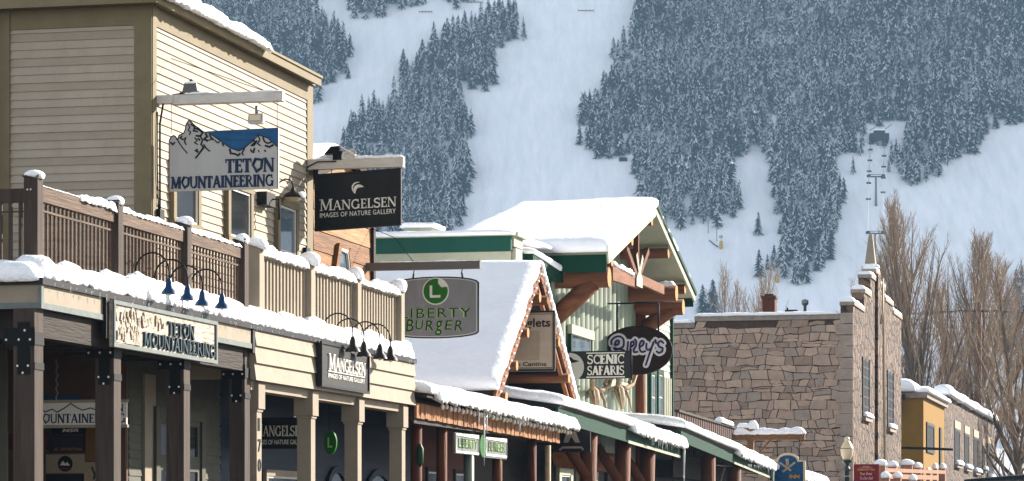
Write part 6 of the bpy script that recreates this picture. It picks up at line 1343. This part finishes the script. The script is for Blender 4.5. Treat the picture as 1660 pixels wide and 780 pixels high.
# small far houses at the lower right
def house(u, v, Y, w, h, label, mw):
    x = at_col(u,Y); z1 = ZC+(HV-v)*Y/F; g = thing('snowy_house', label, 'house', x, Y, 0, world=True); hw = w/2; zr = z1; ze_ = z1-h
    b = MB(); b.box(x-hw, x+hw, Y, Y+9, 0, ze_); b.build('wall', M[mw], g)
    b = MB(); b.hexa([(x-hw-.4,Y-.4,ze_),(x+hw+.4,Y-.4,ze_),(x+hw+.4,Y+4.5,zr-.3),(x-hw-.4,Y+4.5,zr-.3),(x-hw-.4,Y-.4,ze_+.2),(x+hw+.4,Y-.4,ze_+.2),(x+hw+.4,Y+4.5,zr-.1),(x-hw-.4,Y+4.5,zr-.1)]); b.hexa([(x-hw-.4,Y+4.5,zr-.3),(x+hw+.4,Y+4.5,zr-.3),(x+hw+.4,Y+9.4,ze_),(x-hw-.4,Y+9.4,ze_),(x-hw-.4,Y+4.5,zr-.1),(x+hw+.4,Y+4.5,zr-.1),(x+hw+.4,Y+9.4,ze_+.2),(x-hw-.4,Y+9.4,ze_+.2)]); b.build('roof', M['flash'], g)
    b = MB(); snow_slab(b, (x-hw-.4,Y-.4,ze_+.2),(x+hw+.4,Y-.4,ze_+.2),(x+hw+.4,Y+4.5,zr-.1),(x-hw-.4,Y+4.5,zr-.1), .35, 12, 8, seed=u); b.build('roof_snow', [SN], g)
    for k in (-.5,.35):
        b = MB(); b.box(x+k*hw-.5,x+k*hw+.5,Y-.06,Y,ze_-2.2,ze_-.9); o = b.build('window', M['white'], g); b = MB(); b.box(x+k*hw-.4,x+k*hw+.4,Y-.09,Y-.061,ze_-2.1,ze_-1.); b.build('pane', M['glass'], o)
house(1640, 728, 380, 9, 2.2, 'grey house with a snowy roof below the bare branches at the right edge', 'greydoor')
house(1676, 748, 330, 9, 2.0, 'brown house with a snowy roof at the far lower right edge', 'stk_brown')
house(1628, 756, 420, 8, 2.0, 'small dark house with a snow roof peeping past the stone shop', 'darkwood')

b = MB()
for k, (dx, dz) in enumerate(((-1.2,.1),(1.2,.1),(0,.12))):
    z = ZC+(HV-505)*Yp/F+dz
    b.tube([(xp+dx-60,Yp-8,z-1.5),(xp+dx-30,Yp-4,z-1.9),(xp+dx,Yp-.2,z),(xp+dx+30,Yp+2,z-1.7),(xp+dx+60,Yp+4,z-1.0)], .022, 4)
b.build('power_line', M['black'], None, 'three thin overhead wires carried by the wooden pole among the bare trees', 'wire', world=True)
# =====================================================================================================
# 11. mountain, forest, lift
# =====================================================================================================
def hz(X, Y):
    """terrain height"""
    X = np.asarray(X, float); Y = np.asarray(Y, float)
    s = Y-779 + 5*np.sin(X/95.+.6)+2*np.sin(X/41.+Y/70.)
    z = .71*np.where(s > 60, s, np.where(s > -60, (s+60)**2/240., 0))
    z = np.where(s > -60, z, 0)
    return z + np.clip(s/60.,0,1)*(1.5*np.sin(X/63.+Y/47.)+.8*np.sin(X/29.-Y/35.+1.3)+.3*np.sin(X/13.+Y/17.)) - .3
xs = np.linspace(-620, 760, 240); ys = np.linspace(560, 1230, 140)
GX, GY = np.meshgrid(xs, ys); GZ = hz(GX, GY)
me = bpy.data.meshes.new('mountain'); nv = GX.size; nx_, ny_ = len(xs), len(ys)
idx = np.arange(nv).reshape(ny_, nx_); q = np.stack([idx[:-1,:-1],idx[:-1,1:],idx[1:,1:],idx[1:,:-1]], -1).reshape(-1,4)
me.from_pydata(np.stack([GX.ravel(),GY.ravel(),GZ.ravel()],1).tolist(), [], q.tolist()); me.polygons.foreach_set('use_smooth', [True]*len(q)); me.update()
M['piste'] = mat('piste_snow', (.88,.89,.91), rough=.7, var=.05, scale=.012, bump=.6, bscale=.25, spec=.1)
M['piste'].node_tree.nodes['Bump'].inputs['Distance'].default_value = .35
me.materials.append(M['piste']); mo = bpy.data.objects.new('mountain', me); COL.objects.link(mo); mo['kind'] = 'structure'
def proj(X, Y, Zv): return CX+F*X/Y, HV-F*(Zv-ZC)/Y
def ground_at(u, v):
    """where the sight line through (u,v) meets the slope"""
    Y = 700.
    while Y < 1225:
        if ZC+(HV-v)*Y/F <= float(hz((u-CX)*Y/F, Y)): break
        Y += .5
    X = (u-CX)*Y/F; return X, Y, float(hz(X,Y))
POLY = [
 [(150,-80),(506,-80),(513,5),(539,28),(557,44),(566,90),(556,120),(520,148),(498,180),(150,260)],
 [(550,-80),(550,10),(570,28),(635,20),(687,0),(690,-80)],
 [(719,-80),(720,11),(755,8),(775,-2),(778,-80)],
 [(766,13),(805,6),(842,0),(849,35),(844,61),(820,76),(792,83),(798,105),(805,126),(792,142),(746,142),(750,161),(766,179),(768,214),(755,227),(766,253),(770,283),(755,336),(738,378),(690,420),(560,400),(535,300),(540,244),(565,192),(592,161),(622,153),(646,131),(642,105),(653,83),(696,70),(705,39),(748,31)],
 [(1028,-80),(1028,0),(1018,31),(998,85),(978,138),(945,152),(936,192),(942,227),(969,254),(1022,254),(1029,307),(1040,325),(1060,358),(1112,372),(1160,367),(1190,354),(1203,320),(1186,290),(1192,262),(1212,250),(1245,230),(1237,276),(1247,311),(1261,341),(1270,372),(1228,412),(1228,450),(1252,444),(1278,457),(1311,459),(1326,442),(1357,418),(1352,389),(1361,354),(1367,311),(1357,262),(1375,246),(1400,222),(1408,203),(1440,194),(1475,198),(1470,216),(1443,226),(1445,290),(1480,303),(1530,287),(1540,265),(1600,238),(1606,206),(1660,200),(1760,198),(1760,-80)],
 [(1632,470),(1650,440),(1690,425),(1760,420),(1760,600),(1640,600),(1628,540)]]
def inside(u, v, P):
    c = False; j = len(P)-1
    for i in range(len(P)):
        if (P[i][1] > v) != (P[j][1] > v) and u < (P[j][0]-P[i][0])*(v-P[i][1])/(P[j][1]-P[i][1])+P[i][0]: c = not c
        j = i
    return c
def conifer_arrays(seed, K=8, n=9, slim=.20, bare=.12, snow=.42):
    """unit-height spruce: ragged drooping tiers, upper faces partly snowed"""
    r = random.Random(seed); V, Fc, Mi = [], [], []
    b = 0
    for k in range(5): a = 2*math.pi*k/5; V += [(.014*math.cos(a),.014*math.sin(a),0),(.006*math.cos(a),.006*math.sin(a),.9)]
    for k in range(5): k2 = (k+1)%5; Fc += [(2*k,2*k2,2*k2+1),(2*k,2*k2+1,2*k+1)]; Mi += [2,2]
    for k in range(K):
        f = k/(K-1.); z = bare+(1-bare)*f**.92*.93; R = slim*(1-f)**.75*r.uniform(.8,1.15)+.018; dz = (1-bare)/K*1.9*(1-.35*f); ph = r.uniform(0,6.28)
        b = len(V); ox, oy = r.gauss(0,.008), r.gauss(0,.008); V.append((ox,oy,min(1.0,z+dz*.75)))
        m = 2*n
        for i in range(m):
            a = ph+2*math.pi*i/m; q = R*(r.uniform(.85,1.2) if i%2 == 0 else r.uniform(.38,.6)); V.append((ox+q*math.cos(a),oy+q*math.sin(a),z-(.35*R if i%2 == 0 else .05*R)+r.gauss(0,.008)))
        for i in range(m): Fc.append((b,b+1+i,b+1+(i+1)%m)); Mi.append(1 if r.random() < snow else 0)
    return np.array(V), np.array(Fc), np.array(Mi)
M['needle'] = mat('spruce_needles', (.016,.028,.034), rough=.9, var=.4, scale=.4)
M['needle_snow'] = mat('snow_on_needles', (.76,.79,.82), rough=.8, var=.25, scale=.9)
M['ctrunk'] = mat('spruce_trunk', (.07,.055,.045), rough=.9)
CM = [M['needle'], M['needle_snow'], M['ctrunk']]
TPL = [conifer_arrays(40+i, K=(12,13,11,12,14,12)[i], slim=(.205,.18,.235,.19,.165,.215)[i], bare=(.08,.12,.06,.14,.16,.08)[i], snow=(.19,.36,.15,.40,.34,.22)[i]) for i in range(6)]
TME = []
for i, (v, f, mi) in enumerate(TPL):
    me = bpy.data.meshes.new('snowy_conifer'); me.from_pydata(v.tolist(), [], f.tolist())
    for m in CM: me.materials.append(m)
    me.polygons.foreach_set('material_index', mi.tolist()); me.update(); TME.append(me)
r4 = random.Random(77); pts = []
sp = 3.0; yy = 760.
while yy < 1215:
    xx = -270.
    while xx < 330:
        X, Y = xx+r4.uniform(-1.7,1.7), yy+r4.uniform(-1.7,1.7); xx += sp
        z = float(hz(X,Y)); u, v = proj(X,Y,z)
        if not (180 < u < 1740 and -70 < v < 620): continue
        cl = mn.noise(Vector((X/38.,Y/30.,9.)))+.5*mn.noise(Vector((X/13.,Y/11.,4.)))
        if cl > .55 and r4.random() < .45: continue
        h = (5.6+4.6*r4.random()**.8)*(1+.22*mn.noise(Vector((X/26.,Y/26.,3.))))*(1.0 if r4.random() < .85 else 1.18); vt = v-F*h/Y
        ju, jv = r4.gauss(0,4.5), r4.gauss(0,3.5)
        for k, P in enumerate(POLY):
            if inside(u+ju, v-3+jv, P) and (inside(u+ju, vt+h*F/Y*.35+jv, P) or vt < -60): pts.append((X,Y,z,h*(1 if abs(ju) < 7 else .75),r4.uniform(0,6.28),((0,2,5) if cl < -.05+.3*r4.gauss(0,1) else (1,3,4))[r4.randrange(3)],v,k)); break
    yy += sp*.94
# the 300 nearest in the open tongue between the pistes stand as trees of their own, the rest is one far wood
tong = [p for p in pts if p[7] == 4 and 1215 < CX+F*p[0]/p[1] < 1375 and p[6] > 240]
tong.sort(key=lambda p: p[1]); solo = set(id(p) for p in tong[:300])
def conifer_obj(p, label, group):
    o = bpy.data.objects.new('snowy_conifer', TME[p[5]]); COL.objects.link(o); o.location = (p[0],p[1],p[2]-.15); o.rotation_euler = (0,0,p[4]); o.scale = (p[3],)*3; _props(o, label, 'tree', group); return o
for p in tong[:300]: conifer_obj(p, 'snow-dusted dark conifer in the forest tongue between the two lower pistes', 'conifers of the forest tongue between the lower pistes')
Vs, Fs, Ms = [], [], []; off = 0
for p in pts:
    if id(p) in solo: continue
    v, f, mi = TPL[p[5]]; c, s_ = math.cos(p[4]), math.sin(p[4]); w = v*p[3]; sq = r4.uniform(.9,1.2)
    Vs.append(np.stack([w[:,0]*c*sq-w[:,1]*s_*sq+p[0], w[:,0]*s_*sq+w[:,1]*c*sq+p[1], w[:,2]+p[2]-.15], 1)); Fs.append(f+off); Ms.append(mi); off += len(v)
V = np.concatenate(Vs); Fa = np.concatenate(Fs); Ma = np.concatenate(Ms)
me = bpy.data.meshes.new('mountain_forest'); me.vertices.add(len(V)); me.vertices.foreach_set('co', V.ravel().astype(np.float32)); me.loops.add(Fa.size); me.loops.foreach_set('vertex_index', Fa.ravel().astype(np.int32)); me.polygons.add(len(Fa)); me.polygons.foreach_set('loop_start', np.arange(0,Fa.size,3,dtype=np.int32))
for m in CM: me.materials.append(m)
me.polygons.foreach_set('material_index', Ma.astype(np.int32)); me.update(calc_edges=True); me.validate()
o = bpy.data.objects.new('mountain_forest', me); COL.objects.link(o); _props(o, 'dense snow-dusted conifer forest covering the mountain between the white pistes', 'forest', None, 'stuff')
print('TREES', len(pts), len(tong))
# lone trees
for u, v, h, k, lab in ((1229,382,7.6,2,'single full snow-dusted conifer standing alone on the lower piste'),(1197,326,6.2,3,'slim conifer standing off the forest edge above the lone one'),(1383,284,6.6,4,'tall thin conifer with a bare lower trunk, left of the lift line'),(1395,254,8.0,4,'tall thin conifer with a bare lower trunk, closest to the lift station'),(1186,352,4.6,3,'narrow conifer at the foot of the left forest corner')):
    X, Y, z = ground_at(u, v); conifer_obj((X,Y,z,h,1.3*k,k), lab, None)
v, f, mi = conifer_arrays(91, K=20, n=11, slim=.27, bare=.05, snow=.14); meN = bpy.data.meshes.new('town_conifer'); meN.from_pydata(v.tolist(), [], f.tolist())
for m in CM: meN.materials.append(m)
meN.polygons.foreach_set('material_index', mi.tolist()); meN.update()
for u, v_, vb_, lab in ((1139,458,507,'dark green conifer at the slope foot behind the stone hall, the lower of the pair'),(1156,449,509,'dark green conifer at the slope foot behind the stone hall, the taller of the pair')):
    o = bpy.data.objects.new('dark_conifer', meN); COL.objects.link(o); X, Y, z = ground_at(u, vb_); h = (vb_-v_)*Y/F; o.location = (X,Y,z-.2); o.rotation_euler = (0,0,u); o.scale = (h,h,h); _props(o, lab, 'tree', 'pair of dark conifers behind the stone hall')
# ---- ski lift
def tower(u, v0, v1, label):
    X, Y, z = ground_at(u, v0); h = (v0-v1)*Y/F; g = thing('lift_tower', label, 'lift tower', X, Y, z-.3, 'chairlift towers', world=True)
    b = MB(); b.tube([(X,Y,z-.3),(X,Y,z+h)], [.42,.30], 8); b.build('mast', M['steel'], g)
    b = MB(); b.box(X-2.9,X+2.9,Y-.2,Y+.2,z+h-.4,z+h); b.box(X-2.6,X+2.6,Y-.15,Y+.15,z+h+.4,z+h+.55)
    for s_ in (-2.3,2.3): b.box(X+s_-.5,X+s_+.5,Y-1.2,Y+1.2,z+h+.0,z+h+.35)
    b.build('crossarm', M['dark'], g); return X, Y, z+h
LT = [tower(1420,334,286,'lift tower standing clear in mid-slope below the lift station'), tower(1419,450,378,'lift tower seen over the stepped stone gable'), tower(1423,237,226,'short lift tower just below the lift station')]
LT.sort(key=lambda p: p[1])
X, Y, z = ground_at(1426, 236)
st = thing('lift_station', 'dark lift station with a flat drum roof at the edge of the upper clearing', 'lift station', X, Y, z, world=True)
b = MB(); b.box(X-3.2,X+3.0,Y-1.2,Y+3,z+1.4,z+3.7); b.box(X-1.8,X+1.6,Y-1.6,Y+2.5,z+3.7,z+4.5); b.build('cabin', M['dark'], st)
b = MB(); b.box(X-.7,X+.7,Y-.7,Y+.7,z-.5,z+1.2); b.build('pier', M['steel'], st)
b = MB(); snow_slab(b, (X-1.9,Y-1.7,z+4.5),(X+1.7,Y-1.7,z+4.5),(X+1.7,Y+2.6,z+4.5),(X-1.9,Y+2.6,z+4.5), .5, 8, 6, seed=300, edge=.6); b.build('roof_snow', [SN], st)
b = MB(); b.bar((X+1.5,Y-1.3,z+4.8),(X+3.9,Y-1.3,z+6.6),.3,.3); b.bar((X-3.4,Y-1.3,z+4.6),(X-1.5,Y-1.3,z+5.7),.3,.3); b.build('brace', M['steel'], st)
top_ = (X, Y, z+3.0); line = LT+[top_]
line = [(line[0][0]-(line[1][0]-line[0][0])*.0-0.2, 640., 16.)]+LT+[top_]
def on_line(f): 
    n = len(line)-1; k = min(n-1,int(f*n)); a = f*n-k; return Vector(line[k]).lerp(Vector(line[k+1]),a)
b = MB()
for s_ in (-2.3,2.3): b.tube([(p[0]+s_,p[1],p[2]+.1) for p in line], .05, 4)
b.build('lift_cable', M['steel'], None, 'pair of thin haul ropes running up the slope over the lift towers', 'cable', world=True)
proto = None
def chair(p, s_, i):
    global proto
    if proto is None:
        proto = thing('lift_chair', 'small dark chair hanging on the haul rope of the ski lift', 'lift chair', 0,0,0, 'chairs on the ski lift', world=True)
        b = MB(); b.tube([(0,0,0),(0,0,-1.3),(0,.2,-1.9)], .07, 5); b.build('hanger', M['dark'], proto)
        b = MB(); b.box(-.75,.75,-.3,.3,-2.05,-1.9); b.build('seat', M['dark'], proto)
        b = MB(); b.box(-.75,.75,.301,.38,-2.0,-1.45); b.build('backrest', M['dark'], proto); g = proto
    else: g = copy_tree(proto)
    g.location = (p.x+s_, p.y, p.z+.1)
for i in range(8):
    f = .42+.55*i/7.6; chair(on_line(f), -2.3, i); chair(on_line(f+.03), 2.3, i)
# snow guns, padded poles, signs on the slope
for u, v, lab in ((1098,358,'yellow-padded snow gun at the foot of the left forest'),(1169,404,'yellow-padded snow gun with a hose beside two trail poles'),(1260,459,'yellow-padded snow gun below the forest tongue'),(1637,640,'yellow padded marker seen through the bare branches on the right')):
    X, Y, z = ground_at(u, v); g = thing('snow_gun', lab, 'snow gun', X, Y, z, 'yellow padded snow guns', world=True)
    b = MB(); b.lathe((X,Y,z-.1), [(.5,0),(.55,.3),(.55,2.2),(.45,2.5)], 10); b.build('padding', M['gyellow'], g)
    b = MB(); b.tube([(X,Y,z+2.4),(X,Y,z+3.4),(X+.3,Y-.3,z+4.0)], .12, 6); b.box(X-.6,X+.5,Y-.9,Y+.5,z+3.4,z+4.1); b.build('barrel', M['bone'], g)
for u, v in ((1162,392),(1148,378)):
    X, Y, z = ground_at(u, v); b = MB(); b.tube([(X,Y,z-.2),(X,Y,z+4)], .10, 6); b.build('trail_pole', M['dark'], None, 'thin dark trail pole near the middle snow gun, %s' % ('right-hand one by the gun' if u > 1150 else 'farther from the gun'), 'pole', 'trail poles by the snow gun', world=True)
a, c = ground_at(1150,392), ground_at(1164,403); b = MB(); b.tube([(a[0],a[1],a[2]+.4),((a[0]+c[0])/2,(a[1]+c[1])/2,(a[2]+c[2])/2+.15),(c[0],c[1],c[2]+.3)], .16, 6); b.build('snow_hose', M['dark'], None, 'dark hose lying on the snow at the middle snow gun', 'hose', world=True)
for u, v, w, lab in ((950,20,5.5,'low snow fence near the top of the widest piste'),(690,22,4.5,'low snow fence at the top of the left piste'),(770,6,5.5,'row of netting posts at the upper piste edge'),(1010,262,2.6,'small hut-like sign box at the foot of the right forest edge')):
    X, Y, z = ground_at(u, v); b = MB(); n = 5
    if u == 1010: b.box(X-1.3,X+1.3,Y-.5,Y+.5,z-.2,z+1.1)
    else:
        for k in range(n): b.box(X-w/2+w*k/(n-1)-.07,X-w/2+w*k/(n-1)+.07,Y-.07,Y+.07,z-1.2,z+.9)
        b.box(X-w/2,X+w/2,Y-.1,Y-.075,z+.35,z+.6)
    b.build('snow_fence' if u != 1010 else 'slope_hut', M['plank3'] if u != 1010 else M['dark'], None, lab, 'snow fence' if u != 1010 else 'hut', world=True)

# =====================================================================================================
# 12. ground, street, haze
# =====================================================================================================
def tracks(m):
    # groomed lanes running down the fall line and broad tonal drift
    N, L = nt(m); b = N['Principled BSDF']; tc = N['Texture Coordinate']; mp = N.new('ShaderNodeMapping'); mp.inputs['Scale'].default_value = (1,.16,.16); mp.inputs['Rotation'].default_value = (0,0,.12); L.new(tc.outputs['Object'], mp.inputs[0])
    n = N.new('ShaderNodeTexNoise'); n.inputs['Scale'].default_value = .35; n.inputs['Detail'].default_value = 7; n.inputs['Roughness'].default_value = .7; L.new(mp.outputs[0], n.inputs[0])
    r = N.new('ShaderNodeValToRGB'); r.color_ramp.elements[0].position = .35; r.color_ramp.elements[1].position = .65; r.color_ramp.elements[0].color = (.86,.88,.90,1); r.color_ramp.elements[1].color = (1,1,1,1); L.new(n.outputs[0], r.inputs[0])
    mx = N.new('ShaderNodeMix'); mx.data_type = 'RGBA'; mx.blend_type = 'MULTIPLY'; mx.inputs[0].default_value = 1; L.new(b.inputs['Base Color'].links[0].from_socket, mx.inputs[6]); L.new(r.outputs[0], mx.inputs[7]); L.new(mx.outputs[2], b.inputs['Base Color'])
    bp = N.new('ShaderNodeBump'); bp.inputs['Strength'].default_value = .5; bp.inputs['Distance'].default_value = .5; L.new(n.outputs[0], bp.inputs['Height']); L.new(N['Bump'].outputs[0], bp.inputs['Normal']); L.new(bp.outputs[0], b.inputs['Normal'])
tracks(M['piste'])
M['slush'] = mat('trodden_grey_snow', (.36,.35,.34), rough=.85, var=.4, scale=.08, bump=.4, bscale=1.5)
def sheet(name, pts, m, kind='structure'):
    me = bpy.data.meshes.new(name); me.from_pydata([tuple(p) for p in pts], [], [tuple(range(len(pts)))]); me.materials.append(m); o = bpy.data.objects.new(name, me); COL.objects.link(o); o['kind'] = kind; return o
sheet('ground', [(-620,-40,-.06),(760,-40,-.06),(760,900,-.06),(-620,900,-.06)], M['slush'])
sheet('street', [W(3.2,-75,-.02),W(15,-75,-.02),W(15,330,-.02),W(3.2,330,-.02)], M['asphalt'])
b = MB(); b.box(-9.3, 3.0, -12, 128, -.05, .10); o = b.build('sidewalk', M['walk'], None, None, None, None, 'structure')
b = MB(); b.box(3.002, 3.2, -12, 128, -.05, .085); o = b.build('kerb', M['cap'], None, None, None, None, 'structure')
b = MB(); snow_sweep(b, [(3.9,-8,-.03),(3.9,126,-.03)], 1.1, .35, amp=.1, step=.5, seed=400, hvar=.6); o = b.build('kerbside_snow', [SN], None, 'long ploughed snowbank along the kerb', 'snowbank', None, 'stuff')
b = MB()
for i in range(40): b.box(9.0, 9.14, -60+i*9, -57+i*9, -.016, -.014)
b.build('road_markings', M['line'], None, None, None, None, 'structure')
hm = bpy.data.materials.new('mountain_air'); N, L = nt(hm); N.remove(N['Principled BSDF']); pv = N.new('ShaderNodeVolumePrincipled')
pv.inputs['Color'].default_value = (.42,.69,1.,1); pv.inputs['Density'].default_value = HAZE; pv.inputs['Anisotropy'].default_value = .0
L.new(pv.outputs[0], N['Material Output'].inputs['Volume'])
b = MB(); b.box(-640, 780, -60, 1240, -1.4, 322); hzo = b.build('haze', hm, None, None, None, None, 'stuff', world=True)
# =====================================================================================================
# 13. light and camera
# =====================================================================================================
SUN_EL, SUN_OFF = math.radians(23), math.radians(37)
az = ANG+SUN_OFF                               # from +Y towards +X
sd = Vector((math.cos(SUN_EL)*math.sin(az), math.cos(SUN_EL)*math.cos(az), math.sin(SUN_EL)))
sl = bpy.data.lights.new('sun', 'SUN'); sl.energy = SUN_E; sl.angle = math.radians(.5); sl.color = (1,.91,.80)
so = bpy.data.objects.new('sun', sl); COL.objects.link(so); so.rotation_euler = (-sd).to_track_quat('-Z','Y').to_euler(); so.location = (60,60,120)
w = bpy.data.worlds.new('World'); bpy.context.scene.world = w; w.use_nodes = True; N, L = w.node_tree.nodes, w.node_tree.links
sk = N.new('ShaderNodeTexSky'); sk.sky_type = 'NISHITA'; sk.sun_disc = False; sk.sun_elevation = SUN_EL; sk.sun_rotation = az; sk.altitude = 1900; sk.dust_density = 1.2
hs = N.new('ShaderNodeHueSaturation'); hs.inputs['Saturation'].default_value = .33; L.new(sk.outputs[0], hs.inputs['Color']); L.new(hs.outputs[0], N['Background'].inputs[0]); N['Background'].inputs[1].default_value = SKY_E
cam = bpy.data.cameras.new('camera'); co_ = bpy.data.objects.new('camera', cam); COL.objects.link(co_); co_.location = (0,0,ZC); co_.rotation_euler = (math.pi/2,0,0)
cam.sensor_width = 36; cam.lens = F/1660*36; cam.shift_y = (HV-390)/1660; cam.clip_start = .5; cam.clip_end = 6000
sc = bpy.context.scene; sc.camera = co_
sc.view_settings.view_transform = 'Standard'; sc.view_settings.look = 'None'; sc.view_settings.exposure = EXPO; sc.view_settings.gamma = 1
sc.render.engine = 'CYCLES'; sc.cycles.max_bounces = 6; sc.cycles.volume_bounces = 0; sc.cycles.transparent_max_bounces = 8; sc.cycles.use_denoising = True; sc.cycles.caustics_reflective = False; sc.cycles.caustics_refractive = False
